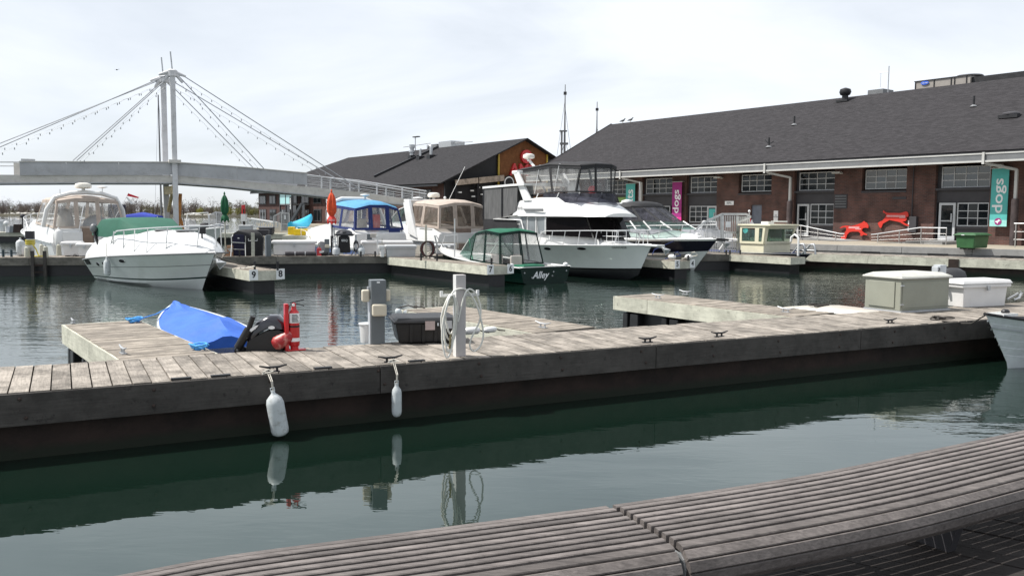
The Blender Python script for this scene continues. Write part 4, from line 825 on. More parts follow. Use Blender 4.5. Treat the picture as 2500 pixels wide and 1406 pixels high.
# ---- distant tall ship masts behind the roofs
SPG = mat('grey_spar_paint', (.13, .13, .135), .6)
def tallmast(px, topy, d, label, kind):
    p = D(px, topy, d); h = p.z; o = thing('ship_mast', label, 'mast', (p.x, p.y, 0), 0)
    MB().tube([(0, 0, 0), (0, 0, h * .62), (0, 0, h)], [.28, .17, .06], 8).build('spar', SPG, o)
    if kind: MB().tube([(-.5, 0, h * .45), (-.5, 0, h * .68)], .16, 8).box(-.9, .4, -.2, .2, h * .675, h * .685).box(-.8, .6, -.2, .2, h * .585, h * .60).build('topmast', SPG, o)
    for dx, f in ((-1.6, .9), (-1.9, .6), (1.6, .85), (2.2, .62)) if kind else ((-.8, .85), (3.2, .8)):
        MB().tube([(0, 0, h * f), (dx * 1.4, .5, h * .2)], .035, 4).build('shroud', M['cable'], o)
    MB().box(-.25, .25, -.2, .2, h * .93, h * .95).build('masthead', M['charcoal'], o)
p = D(394, 520, 72); pt_ = D(387, 232, 72); o = thing('yacht_mast', 'slim yacht mast just left of the twin bridge masts', 'mast', (p.x, p.y, .0), 0); MB().tube([(0, 0, 0), (0, 0, pt_.z)], [.09, .05], 8).box(-.5, .5, -.02, .02, pt_.z * .42, pt_.z * .425).build('spar', SPG, o); MB().tube([(0, 0, pt_.z), (.6, 0, 1)], .012, 4).tube([(0, 0, pt_.z), (-.6, 0, 1)], .012, 4).build('shroud', M['cable'], o)
tallmast(1380, 207, 150, 'tall dark ship mast with shrouds between the two roofs', 1)
tallmast(1458, 249, 160, 'thin ship mast rising behind the long roof corner', 0)

# ---- slatted bench and boardwalk in the foreground
ZB = 1.10
bk = [(-250, 1478), (230, 1407), (560, 1348), (1000, 1291), (1300, 1252), (1487, 1227.5), (1780, 1185), (2020, 1145), (2284, 1091), (2500, 1046), (2750, 994)]
BP = [G(a, b_, ZB) for a, b_ in bk]
def cr(P, t):
    n = len(P) - 1; i = min(int(t), n - 1); f = t - i; g = lambda k: P[max(0, min(n, k))]
    a, b_, c, d = g(i - 1), g(i), g(i + 1), g(i + 2)
    return .5 * ((2 * b_) + (c - a) * f + (2 * a - 5 * b_ + 4 * c - d) * f * f + (3 * b_ - a - 3 * c + d) * f ** 3)
def spine(t0, t1, n):
    out = []
    for k in range(n + 1):
        t = t0 + (t1 - t0) * k / n; p = cr(BP, t); q = cr(BP, min(t + .02, len(BP) - 1.001)); r_ = cr(BP, max(t - .02, 0)); d = (q - r_).normalized(); out.append((p, d, Vector((d.y, -d.x, 0))))
    return out
prof = [(.010, -.012, 0, .038)] + [(.078 + .0585 * k, 0, 0, .0345) for k in range(8)] + [(.551, -.006, 12, .048), (.598, -.034, 46, .044), (.629, -.076, 68, .046), (.630, -.128, 96, .044), (.606, -.168, 130, .040)]
def bench(label, t0, t1, n):
    sp = spine(t0, t1, n); o = sp[0][0]; root = thing('curved_bench', label, 'bench', (o.x, o.y, .7), 0, 'curved slatted benches in the foreground')
    for k, (off, dz, tilt, w) in enumerate(prof):
        ct, st = math.cos(R(tilt)), math.sin(R(tilt)); h = .060 if k < 9 else .030; secs = []
        for (p, d, nrm) in sp:
            c = p + nrm * off + Vector((0, 0, dz - .0)) - Vector((o.x, o.y, .7)); a = nrm * ct + Vector((0, 0, -st)); b_ = nrm * st + Vector((0, 0, ct)); r_ = .004
            secs.append([c - a * (w / 2) - b_ * h, c - a * (w / 2) - b_ * r_, c - a * (w / 2 - r_), c + a * (w / 2 - r_), c + a * (w / 2) - b_ * r_, c + a * (w / 2) - b_ * h])
        MB().loft(secs, closed=True).build('slat', M['benchwood'], root, fix=True)
    # steel ribs and legs
    for q in (0.02, .34, .67, .98):
        p, d, nrm = sp[int(q * n)]; L = lambda off, z: p + nrm * off + Vector((0, 0, z)) - Vector((o.x, o.y, .7))
        rib = [L(.02, -.05), L(.56, -.045), L(.585, -.06), L(.60, -.10), L(.598, -.14), L(.57, -.165), L(.54, -.15), L(.54, -.10), L(.02, -.10)]
        MB().prism([v - d * .006 for v in rib], d * .012).build('rib', M['galv'], root, fix=True)
    for q in (.12, .5, .88):
        p, d, nrm = sp[int(q * n)]; L = lambda off, z: p + nrm * off + Vector((0, 0, z)) - Vector((o.x, o.y, .7))
        MB().prism([L(.10, -.09) - d * .03, L(.50, -.12) - d * .03, L(.42, -.398) - d * .03, L(.18, -.398) - d * .03], d * .06).build('leg', M['charcoal'], root, fix=True)
    return root
# t index of the joint: px 1487 is point 5
bench('slatted bench section left of the joint, in the bottom centre', .2, 4.975, 40)
bench('slatted bench section right of the joint, curving up to the right edge', 5.045, 10, 40)
W0 = G(230, 1407, ZB); W1 = G(2500, 1046, ZB); FW = Frame((W0.x, W0.y), ang(W0, W1))
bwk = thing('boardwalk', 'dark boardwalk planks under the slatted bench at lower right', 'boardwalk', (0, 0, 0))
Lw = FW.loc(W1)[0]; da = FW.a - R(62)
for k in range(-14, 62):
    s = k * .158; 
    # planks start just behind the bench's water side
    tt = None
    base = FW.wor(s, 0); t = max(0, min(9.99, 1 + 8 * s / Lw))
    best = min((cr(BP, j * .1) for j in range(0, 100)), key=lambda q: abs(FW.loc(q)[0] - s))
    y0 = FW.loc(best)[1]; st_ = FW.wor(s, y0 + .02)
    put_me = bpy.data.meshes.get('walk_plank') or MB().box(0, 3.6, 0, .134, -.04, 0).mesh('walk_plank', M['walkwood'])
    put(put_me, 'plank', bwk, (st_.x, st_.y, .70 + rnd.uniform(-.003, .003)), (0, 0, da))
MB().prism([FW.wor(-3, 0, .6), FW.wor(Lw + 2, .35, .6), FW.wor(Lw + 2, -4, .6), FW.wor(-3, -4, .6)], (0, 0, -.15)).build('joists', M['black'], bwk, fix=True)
# ================================================================= BOATS
def boat(name, label, cat, bow, depth, a, L, group='moored motor boats'):
    """bow pixel and depth, heading angle, length -> root empty at the stern, its frame and the bow height"""
    b = D(bow[0], bow[1], depth); d = Vector((math.cos(a), math.sin(a))); o = Vector((b.x, b.y)) - d * L
    return thing(name, label, cat, (o.x, o.y, 0), a, group), Frame((o.x, o.y), a), b.z
def sternboat(name, label, cat, px, depth, a, group='moored motor boats'):
    b = D(px, 560, depth); return thing(name, label, cat, (b.x, b.y, 0), a, group), Frame((b.x, b.y), a)
class Hull:
    def __init__(s, L, Bm, z0, z1, rake, full=.42, entry=2.2, chb=.86, zc0=.1, zc1=.5, zk=-.45, zp=1.7, stern=.93):
        s.__dict__.update(locals())
    def b(s, t): return s.Bm / 2 * (s.stern + (1 - s.stern) * min(1, t / .3)) * max(.012, 1 - max(0, (t - s.full) / (1 - s.full)) ** s.entry)
    def zs(s, t): return s.z0 + (s.z1 - s.z0) * t ** s.zp
    def sheer(s, t, side=1, ins=0, dz=0): return Vector((t * (s.L - ins), side * max(.0, s.b(t) - ins), s.zs(t) + dz))
    def side(s, t, u):
        zc = s.zc0 + (s.zc1 - s.zc0) * t ** 3; xc = t * (s.L - s.rake * (1 - s.zc1 / s.z1)); bc = s.b(t) * s.chb * (1 - .45 * t * t); B = s.b(t)
        return Vector((xc + (t * s.L - xc) * u, bc + (B - bc) * u ** (1 + .7 * t), zc + (s.zs(t) - zc) * u))
    def onside(s, x, z, sgn=-1, out=.006):          # point on the topside at a given x and height
        t = x / s.L; best = None
        for k in range(60):
            tt = min(1, max(0, t - .06 + .12 * k / 59 + 0.04)); zc = s.side(tt, 0).z; u = (z - zc) / (s.zs(tt) - zc); u = min(1, max(0, u)); p = s.side(tt, u)
            if best is None or abs(p.x - x) < abs(best[0].x - x): best = (p, tt, u)
        p, tt, u = best; q = s.side(min(1, tt + .02), u); d = (q - p).normalized(); e = (s.side(tt, min(1, u + .05)) - s.side(tt, max(0, u - .05))).normalized(); n = e.cross(d).normalized()
        if n.y < 0: n = -n
        p = p + n * out; return Vector((p.x, sgn * p.y, p.z)), Vector((d.x, sgn * d.y, d.z)), Vector((e.x, sgn * e.y, e.z))
    def build(s, par, mats, bands, N=30, deck=None, crown=.07, rub=None, name='hull'):
        """bands: [(u from, material index)] above the chine; material 0 is the bottom"""
        us = [0] + [u for u, _ in bands if u > 0] + [1]; ms = [m for _, m in bands]
        sub = []; mm = []
        for k in range(len(us) - 1):
            n = max(1, int((us[k + 1] - us[k]) / .22 + .5)); 
            for j in range(n): sub.append(us[k] + (us[k + 1] - us[k]) * j / n); mm.append(ms[k])
        sub.append(1); secs = []
        for i in range(N + 1):
            t = 1 - (1 - i / N) ** 1.25; zk = s.zk * (1 - max(0, (t - .6) / .4) ** 2) - .03; kx = t * (s.L - s.rake); P = [s.side(t, u) for u in sub]
            secs.append([(p.x, -p.y, p.z) for p in reversed(P)] + [(kx, 0, zk)] + [(p.x, p.y, p.z) for p in P])
        b = MB(); n = len(secs[0]); b.v = [p for q in secs for p in q]; h = len(sub)
        order = list(reversed(mm)) + [0, 0] + mm
        for i in range(N):
            for j in range(n - 1): b.f.append((i * n + j, (i + 1) * n + j, (i + 1) * n + j + 1, i * n + j + 1)); b.m.append(order[j])
        b.f.append(tuple(range(n))); b.m.append(mm[len(mm) // 2])
        o = b.build(name, mats, par, smooth=38, fix=True)
        if deck:
            d = MB(); secs = []
            for i in range(N + 1):
                t = i / N; B = max(.004, s.b(t) - .03); z = s.zs(t) - .015; x = t * (s.L - .03)
                secs.append([(x, B * q, z + crown * (1 - q * q)) for q in (-1, -.6, -.2, .2, .6, 1)])
            d.loft(secs, caps=False).build('deck', deck, par, smooth=40)
        if rub:
            for sd in (-1, 1): MB().tube([s.sheer(k / 24, sd, -.012) for k in range(25)], .028, 6).build('rub_rail', rub, par, smooth=60)
        return o
def shell(par, name, m, st, n=9, smooth=38, caps=True, label=None):
    """closed superstructure lofted from stations (x, half width below, half width above, z below, z above, crown)"""
    secs = []
    for (x, wb, wt, zb, zt, cr) in st:
        c = [(x, -wb, zb), (x, -(wb + wt) / 2 - .01, (zb + zt) / 2 + (zt - zb) * .08), (x, -wt, zt - .02)]
        for k in range(n): q = -1 + 2 * (k + .5) / n; c.append((x, wt * q * .985, zt + cr * (1 - q * q)))
        c += [(x, wt, zt - .02), (x, (wb + wt) / 2 + .01, (zb + zt) / 2 + (zt - zb) * .08), (x, wb, zb)]; secs.append(c)
    return MB().loft(secs, closed=True, caps=caps).build(name, m, par, smooth=smooth, fix=True, label=label)
def quadpanel(par, name, q, m, th=.012):
    a, b, c, d = [Vector(v) for v in q]; n = (b - a).cross(d - a).normalized() * th
    return MB().prism([a, b, c, d], n).build(name, m, par, fix=True)
def ring(q, w):
    a, b, c, d = [Vector(v) for v in q]; ce = (a + b + c + d) / 4
    L = (b - a).length; H = (d - a).length
    fx, fy = min(.4, w / max(L, .01)), min(.4, w / max(H, .01))
    P = lambda u, v: a.lerp(b, u).lerp(d.lerp(c, u), v)
    return [P(fx, fy), P(1 - fx, fy), P(1 - fx, 1 - fy), P(fx, 1 - fy)]
def canopy(par, bot, top, crown, fabric, vinyl, w=.07, topmat=None, solid=(), open_=(), rings=4, valance=.0, frames=True, tname='canopy_top', pr=.022):
    n = len(bot); B = [Vector(p) for p in bot]; T = [Vector(p) for p in top]; c = sum(T, Vector()) / n
    for i in range(n):
        j = (i + 1) % n; q = (B[i], B[j], T[j], T[i]); out = ((B[i] + B[j]) / 2 - sum(B, Vector()) / n); out.z = 0; out = out.normalized() * .012
        if i in open_: continue
        if i in solid: quadpanel(par, 'canvas_panel', q, fabric); continue
        r = ring(q, w); b = MB(); o4 = [v + out for v in q]; i4 = [v + out for v in r]
        b.add(o4 + i4 + [v - out * .6 for v in o4] + [v - out * .6 for v in i4], [(0, 1, 5, 4), (1, 2, 6, 5), (2, 3, 7, 6), (3, 0, 4, 7), (8, 12, 13, 9), (9, 13, 14, 10), (10, 14, 15, 11), (11, 15, 12, 8), (4, 5, 13, 12), (5, 6, 14, 13), (6, 7, 15, 14), (7, 4, 12, 15), (0, 8, 9, 1), (1, 9, 10, 2), (2, 10, 11, 3), (3, 11, 8, 0)])
        f = b.build('canvas_frame', fabric, par); MB().add(r, [(0, 1, 2, 3)]).build('clear_window', vinyl, f)
    b = MB(); vs = []; R_ = []
    for k in range(rings + 1):
        f = k / rings; s_ = math.cos(f * math.pi / 2); z = math.sin(f * math.pi / 2)
        for p in T: vs.append(c + (p - c) * (s_ if k < rings else .001) + Vector((0, 0, crown * z)) + Vector((0, 0, 0)))
    fs = [(k * n + i, k * n + (i + 1) % n, (k + 1) * n + (i + 1) % n, (k + 1) * n + i) for k in range(rings) for i in range(n)]
    m_ = len(vs); vs += [v - Vector((0, 0, .02)) for v in vs]; fs += [(m_ + d, m_ + c2, m_ + b2, m_ + a2) for (a2, b2, c2, d) in fs]
    b.add(vs, fs); b.build(tname, topmat or fabric, par, smooth=60)
    if valance:
        vb = MB()
        for i in range(n):
            j = (i + 1) % n; out = ((T[i] + T[j]) / 2 - c); out.z = 0; out = out.normalized() * .03; dn = Vector((0, 0, -valance)); q = [T[i] + out, T[j] + out, T[j] + out * 1.3 + dn, T[i] + out * 1.3 + dn]; vb.add(q + [v - out * .5 for v in q], [(0, 1, 2, 3), (7, 6, 5, 4), (3, 2, 6, 7)])
        vb.build('valance', fabric, par)
    e = MB()
    for i in range(n): e.tube([T[i], T[(i + 1) % n]], pr, 6)
    e.build('canopy_piping', fabric, par)
def lineof(par, name, pts, r, m, n=6): return MB().tube(pts, r, n).build(name, m, par, smooth=60)
def pulpit(par, H, t0, t1, h, posts, ins=.10, r=.018, mid=None, m=None, drop=True, both=(-1, 1)):
    m = m or M['steel']; top = []
    for k in range(21):
        t = t0 + (t1 - t0) * k / 20; hh = h * min(1, (k + .3) / 2.5) if drop else h; top.append((t, hh))
    for sd in both:
        lineof(par, 'bow_rail', [H.sheer(t, sd, ins, hh) for t, hh in top], r, m)
        if mid: lineof(par, 'mid_rail', [H.sheer(t, sd, ins, hh * mid) for t, hh in top], r * .6, m)
        for k in range(posts):
            t = t0 + (t1 - t0) * (k + .6) / posts; lineof(par, 'stanchion', [H.sheer(max(0, t - .012), sd, ins * .9, 0), H.sheer(t, sd, ins, h)], r * .8, m)
def radar(par, x, y, z, s=.3):
    o = MB().lathe([(s * .7, .0), (s * .98, .04), (s, .12), (s * .9, .2), (s * .5, .24)], 18, (x, y, z + .12)).build('radar_dome', M['cream'], par, smooth=40)
    MB().tube([(x, y, z), (x, y, z + .13)], .07, 8).build('mount', M['gel'], o)
def fenderm(par, p, r=.12, h=.55, m=None, rope=.3, top=True, name='fender', ax=None):
    x, y, z = p; o = MB().lathe([(.02, h + .09), (.035, h + .08), (.04, h + .02), (r * .75, h - .03), (r, h - .10), (r, .10), (r * .8, .03), (.03, 0)][::-1], 14, (x, y, z), axis=ax).build(name, m or M['fender'], par, smooth=50)
    if rope: lineof(o, 'line', [(x, y, z + h + .06), (x, y, z + h + rope)], .010, M['rope'], 5)
    return o
def anchor(par, x, z, y=0):
    o = MB().beam((x - .5, y, z), (x + .25, y, z - .03), .05, .07).prism([(x + .05, y, z - .02), (x + .42, y - .16, z - .14), (x + .30, y, z - .34), (x + .42, y + .16, z - .14)], (0, 0, .03)).build('anchor', M['galv'], par); return o
def porthole(par, H, x, z, w=.22, h=.085, sgn=-1, m=None):
    p, d, e = H.onside(x, z, sgn); n = d.cross(e).normalized(); 
    if n.y * sgn < 0: n = -n
    pts = [p + d * math.cos(k * math.pi / 8) * w + e * math.sin(k * math.pi / 8) * h for k in range(16)]
    o = MB().prism(pts, n * .008).build('porthole', m or M['blackglass'], par, fix=True)
    MB().tube(pts + [pts[0]], .012, 5).build('trim', M['galv'], o, smooth=60)
def cleatm(par, x, y, z, a=0):
    c, s = math.cos(a), math.sin(a); MB().tube([(x - .11 * c, y - .11 * s, z + .06), (x + .11 * c, y + .11 * s, z + .06)], .014, 6).tube([(x - .04 * c, y - .04 * s, z), (x - .04 * c, y - .04 * s, z + .06)], .012, 5).tube([(x + .04 * c, y + .04 * s, z), (x + .04 * c, y + .04 * s, z + .06)], .012, 5).build('cleat', M['steel'], par, smooth=60)
def hullname(par, H, s, x, z, size, m, sgn=-1, w=None, shear=0):
    p, d, e = H.onside(x, z, sgn, .012); xd = d if sgn < 0 else -d
    o = text(s, size, m, par, face(p, xd, e), ext=.001, shear=shear)
    if w: fit(o, w, size * .72)
    return o
BW = M['blackglass']

# ---- 1 white cruiser with green cockpit cover, left foreground of the marina
a = math.atan2(-.70, .715)
t, F_, bz = boat('express_cruiser', 'white express cruiser with green cockpit cover and bow rail, beside pier number 9', 'motor boat', (526, 618), 27.2, a, 7.4)
H = Hull(7.4, 2.75, .72, bz, .95, full=.50, entry=3.6, zc0=.05, zc1=.28, zp=.75, chb=.70)
print('b1', bz, [round(v, 2) for v in F_.loc(G(200, 688, 0))], F_.hit(280, 618, -1.3), F_.hit(190, 648, -1.3), F_.hit(340, 558, 0), F_.hit(480, 560, 0), F_.hit(250, 552, -1), F_.hit(268, 525, 0), F_.hit(450, 550, 0), F_.hit(430, 526, 0))
st = mat('dark_green_stripe', (.01, .03, .025), .3)
H.build(t, [M['hullwhite'], M['hullwhite'], st, M['hullwhite'], M['guttergrey']], [(0, 1), (.10, 2), (.16, 1), (.20, 3), (.57, 4), (.595, 3)], deck=M['gel'], rub=M['guttergrey'])
shell(t, 'foredeck', M['gel'], [(.1, 1.25, 1.15, .74, 1.05, .05), (.7, 1.30, 1.16, .80, 1.35, .06), (1.6, 1.34, 1.14, .88, 1.56, .10), (2.6, 1.35, 1.08, .95, 1.66, .16), (3.8, 1.33, .98, 1.0, 1.68, .18), (5.0, 1.24, .84, 1.06, 1.66, .18), (5.9, 1.10, .72, 1.10, 1.62, .17), (6.4, .86, .52, 1.12, 1.54, .14), (6.85, .54, .30, 1.14, 1.40, .08), (7.15, .24, .12, 1.15, 1.26, .03)])
shell(t, 'cockpit_cover', mat('sunbleached_green_canvas', (.018, .095, .062), .8, 0, .08, 3, .2, 8), [(.6, 1.16, 1.10, 1.62, 1.74, .06), (1.05, 1.16, 1.0, 1.58, 2.16, .08), (2.5, 1.10, .92, 1.55, 2.20, .06), (3.2, 1.02, .82, 1.62, 1.98, .05), (3.8, .92, .7, 1.68, 1.80, .04)], label='faded green canvas cockpit cover')
pulpit(t, H, .30, 1.0, .84, 6, ins=.16, r=.022)
lineof(t, 'bow_rail', [H.sheer(1, -1, .16, .84), H.sheer(1, 1, .16, .84)], .02, M['steel'])
for x, z in ((3.4, .82), (1.2, .62), (1.75, .66)): porthole(t, H, x, z, .22 if x > 3 else .12, .075)
for k in range(5): p, d, e = H.onside(.45, .60 + .03 * k); 
v = MB(); 
for x in (.35,): p, d, e = H.onside(x, .66, -1, .02); MB().prism([p - d * .2 - e * .1, p + d * .2 - e * .1, p + d * .2 + e * .1, p - d * .2 + e * .1], (0, -.01, 0)).build('engine_vent', M['black'], t, fix=True)
for (x, y, r) in ((4.3, -.25, .27), (5.4, .0, .30), (3.7, .55, .25)):
    MB().lathe([(r, 0), (r, .03), (r * .85, .05)], 20, (x, y, 1.855 - abs(y) * .12 - (.03 if x > 5 else 0))).build('deck_hatch', M['guttergrey'], t, smooth=40)
MB().box(6.42, 6.58, -.08, .12, 1.76, 1.96).tube([(6.5, .02, 1.6), (6.5, .02, 1.8)], .03, 6).build('searchlight', M['black'], t, bevel=.02)
anchor(t, 7.35, 1.02); fenderm(t, (2.55, -1.42, .28), .11, .55, rope=.55)
lineof(t, 'wiper_arm', [(1.2, -1.18, 1.3), (.95, -1.22, 1.75)], .05, M['black']); MB().ball((.92, -1.22, 1.85), .12, sc=(1, 1, 1.4)).build('covered_light', M['guttergrey'], t, smooth=60)
hullname(t, H, 'Larson', 2.0, 1.02, .16, M['guttergrey'], w=.4) if 0 else None
lineof(t, 'mooring_line', [(7.3, .1, 1.05), (7.9, .5, .85), (8.6, 1.2, .72)], .018, M['ropedark'])

# ---- 2 big cruiser with beige canvas, stern on, far left
a = math.atan2(.775, -.632); t, F_ = sternboat('canvas_topped_cruiser', 'large white cruiser with beige canvas enclosure at far left, stern towards the back pier', 'motor boat', 222, 37.0, a)
H = Hull(10, 3.3, 1.15, 1.75, 1.3, zc0=.15, zc1=.7, zp=1.2)
H.build(t, [M['hullwhite'], M['gel']], [(0, 1)], deck=M['gel'], rub=M['gel'])
shell(t, 'cockpit_coaming', M['gel'], [(.05, 1.45, 1.38, 1.1, 1.72, .0), (.6, 1.55, 1.45, 1.1, 1.80, .0), (3.4, 1.6, 1.45, 1.2, 1.86, 0), (5.5, 1.45, 1.1, 1.3, 2.05, .1), (7.5, 1.1, .7, 1.5, 2.0, .1), (9, .55, .3, 1.65, 1.85, .04)])
for (y0, y1, z1, nm) in ((.35, 1.35, 1.6, 'transom_locker'), (-1.35, -.1, 1.65, 'transom_locker')):
    MB().box(-.14, .1, y0, y1, .55, z1).build(nm, M['gel'], t, bevel=.03)
MB().box(-.04, .3, -.08, .33, .6, 1.75).build('cockpit_gate', mat('gate_recess', (.22, .16, .12), .8), t)
text('Le Bateau', .34, M['letterdark'], t, face((-.16, -.78, 1.28), (0, -1, 0), (0, 0, 1)), shear=.35)
MB().box(-.8, .0, -1.5, 1.5, .35, .48).build('swim_platform', M['gel'], t, bevel=.03)
bot = [(.05, y, 1.74) for y in (1.42, .5, -.35, -1.42)] + [(1.8, -1.5, 1.85), (3.4, -1.42, 1.9), (4.4, -.9, 2.0), (4.7, 0, 2.0), (4.4, .9, 2.0), (3.4, 1.42, 1.9), (1.8, 1.5, 1.85)]
top = [(.35, 1.18, 2.86), (.3, .5, 2.98), (.3, -.35, 2.98), (.35, -1.18, 2.86), (1.8, -1.26, 2.92), (2.9, -1.2, 2.92), (3.4, -.75, 2.95), (3.5, 0, 2.98), (3.4, .75, 2.95), (2.9, 1.2, 2.92), (1.8, 1.26, 2.92)]
canopy(t, bot, top, .2, M['tan'], M['vinyl'], w=.09, valance=.12)
lineof(t, 'radar_arch', [(.9, -1.62, 1.8), (.75, -1.5, 2.5), (.65, -1.2, 3.02), (.6, -.6, 3.2), (.6, 0, 3.24), (.6, .6, 3.2), (.65, 1.2, 3.02), (.75, 1.5, 2.5), (.9, 1.62, 1.8)], .09, M['gel'], 10)
radar(t, .6, .1, 3.28, .33); lineof(t, 'antenna_mast', [(.6, -.65, 3.2), (.6, -.65, 3.45)], .015, M['gel']); MB().lathe([(.03, 0), (.22, .05), (.2, .08), (.02, .12)], 14, (.6, -.65, 3.42)).build('antenna_disc', M['gel'], t, smooth=40)
lineof(t, 'antenna_mast', [(.6, 1.0, 3.1), (.6, 1.0, 3.35)], .012, M['galv'])
MB().tube([(-.1, .6, 1.1), (.0, .25, 2.7)], .02, 6).build('canopy_strut', M['steel'], t)
MB().ball((1.0, .75, 1.95), .42, sc=(.8, .8, 1.5)).build('helm_seat', M['cushion'], t, smooth=60); MB().ball((1.2, -.5, 1.8), .5, sc=(.9, 1.1, 1)).build('seat_cover', M['boxgrey'], t, smooth=60)
MB().box(-.1, .25, -.05, .3, .62, 1.0).build('blue_crate', M['navy'], t)
pulpit(t, H, .42, 1.0, .62, 6, mid=.5)
lineof(t, 'flag_staff', [(2.5, -1.5, 1.9), (2.7, -2.3, 3.3)], .015, M['steel'])
MB().add([(2.7, -2.28, 3.28), (2.75, -2.8, 3.1), (2.72, -2.7, 3.06), (2.7, -2.22, 3.16)], [(0, 1, 2, 3)]).build('pennant', M['flagred'], t); MB().add([(2.69, -2.18, 3.1), (2.7, -2.4, 2.78), (2.7, -2.5, 2.82), (2.69, -2.26, 3.1)], [(0, 1, 2, 3)]).build('pennant', M['flagwhite'], t)
fenderm(t, (-.05, 1.25, .95), .16, .75, m=M['gel'], rope=.1)

# ---- 3 blue boat with blue canvas
aS = UA + math.pi
t, F_ = sternboat('blue_canvas_cruiser', 'white and pale blue cruiser with blue canvas enclosure behind the covered grill cart', 'motor boat', 930, 38.6, aS)
H = Hull(9.6, 2.75, .95, 1.15, 1.2, zc0=.12, zc1=.5)
H.build(t, [M['hullblue'], M['hullblue'], M['gel']], [(0, 1), (.86, 2)], deck=M['gel'], rub=M['gel'])
shell(t, 'superstructure', M['gel'], [(.0, 1.3, 1.22, .9, 1.55, 0), (.4, 1.32, 1.25, .9, 1.78, 0), (2.6, 1.33, 1.2, .95, 1.80, 0), (3.6, 1.3, 1.1, .98, 1.9, .08), (5.2, 1.15, .9, 1.0, 1.75, .12), (7.0, .85, .6, 1.05, 1.55, .1), (8.4, .4, .25, 1.1, 1.32, .05)])
bot = [(.12, y, 1.70) for y in (1.2, .42, -.42, -1.2)] + [(1.4, -1.3, 1.76), (2.6, -1.28, 1.82), (3.4, -.85, 1.95), (3.6, 0, 1.95), (3.4, .85, 1.95), (2.6, 1.28, 1.82), (1.4, 1.3, 1.76)]
top = [(.35, 1.05, 2.62), (.22, .42, 2.78), (.22, -.42, 2.78), (.35, -1.05, 2.62), (1.4, -1.15, 2.72), (2.4, -1.1, 2.78), (2.9, -.7, 2.8), (3.0, 0, 2.84), (2.9, .7, 2.8), (2.4, 1.1, 2.78), (1.4, 1.15, 2.72)]
canopy(t, bot, top, .28, M['navy'], M['vinyl'], w=.10, topmat=M['skycanvas'])
lineof(t, 'radar_arch', [(1.9, 1.42, 1.3), (2.4, 1.36, 2.2), (2.65, 1.2, 2.85), (2.7, .6, 3.08), (2.7, -.6, 3.08), (2.65, -1.2, 2.85), (2.4, -1.36, 2.2), (1.9, -1.42, 1.3)], .10, M['gel'], 10)
quadpanel(t, 'canvas_panel', [(-.02, -1.0, .75), (-.02, -.45, .75), (.1, -.45, 1.7), (.1, -1.0, 1.7)], M['navy'], .03)
MB().lathe([(.03, 0), (.05, .2), (.22, .24), (.2, .28), (.03, .3)], 12, (1.5, 0, 3.0)).build('antenna_disc', M['gel'], t, smooth=40)
MB().box(.5, .8, -.25, .1, 1.5, 2.4).build('life_jackets', M['red'], t, bevel=.05); MB().box(.5, .8, .4, .9, 1.5, 2.2).build('helm_seat', M['cushion'], t, bevel=.06)
pulpit(t, H, .5, 1.0, .55, 5, mid=.5); MB().box(-.6, 0, -1.2, 1.2, .32, .44).build('swim_platform', M['gel'], t, bevel=.03)
MB().lathe([(.28, 0), (.28, .04)], 14, (6.9, -.3, 1.72)).build('deck_hatch', M['guttergrey'], t)
fenderm(t, (1.0, 1.45, .5), .12, .5)

# ---- 4 cream cruiser with tan canvas
t, F_ = sternboat('cream_cruiser', 'cream cruiser with tan canvas, white radar arch and brown cockpit door', 'motor boat', 1136, 40.2, aS)
H = Hull(9.8, 3.1, 1.15, 1.45, 1.2, zc0=.15, zc1=.6)
H.build(t, [M['cream'], M['cream'], M['gel']], [(0, 1), (.8, 2)], deck=M['gel'], rub=M['guttergrey'])
shell(t, 'superstructure', M['gel'], [(.0, 1.46, 1.36, 1.1, 1.55, 0), (.5, 1.5, 1.4, 1.1, 1.78, 0), (3.2, 1.5, 1.36, 1.15, 1.88, 0), (4.4, 1.42, 1.15, 1.2, 2.0, .08), (6.4, 1.1, .8, 1.3, 1.85, .12), (8.4, .6, .3, 1.4, 1.6, .06)])
bot = [(.1, y, 1.76) for y in (1.35, .45, -.5, -1.35)] + [(1.5, -1.42, 1.84), (3.0, -1.38, 1.92), (3.9, -.9, 2.0), (4.1, 0, 2.0), (3.9, .9, 2.0), (3.0, 1.38, 1.92), (1.5, 1.42, 1.84)]
top = [(.3, 1.2, 2.78), (.2, .45, 2.92), (.2, -.5, 2.92), (.3, -1.2, 2.78), (1.5, -1.25, 2.88), (2.6, -1.2, 2.9), (3.0, -.75, 2.92), (3.1, 0, 2.95), (3.0, .75, 2.92), (2.6, 1.2, 2.9), (1.5, 1.25, 2.88)]
canopy(t, bot, top, .22, M['tan'], M['vinyltan'], w=.11)
quadpanel(t, 'canvas_door', [(-.03, -.35, .75), (-.03, .45, .75), (.06, .45, 1.76), (.06, -.35, 1.76)], M['taupe'], .03)
for sd in (1, -1):
    MB().prism([(1.75, sd * 1.56, 1.3), (2.55, sd * 1.56, 1.5), (3.25, sd * 1.42, 2.95), (2.75, sd * 1.42, 3.1)], (0, -sd * .16, 0)).build('radar_arch', M['gel'], t, fix=True, bevel=.03)
MB().box(2.78, 3.2, -1.42, 1.42, 2.98, 3.1).build('arch_top', M['gel'], t, bevel=.04); radar(t, 2.95, -.1, 3.08, .3)
MB().lathe([(.05, 0), (.25, .05), (.22, .10), (.03, .13)], 12, (3.0, .75, 3.1)).build('antenna_disc', M['gel'], t, smooth=40); lineof(t, 'whip_antenna', [(2.9, -.9, 3.05), (2.35, -1.5, 4.7)], .014, M['gel']); MB().ball((2.9, -.7, 3.2), .07).build('horn', M['gel'], t)
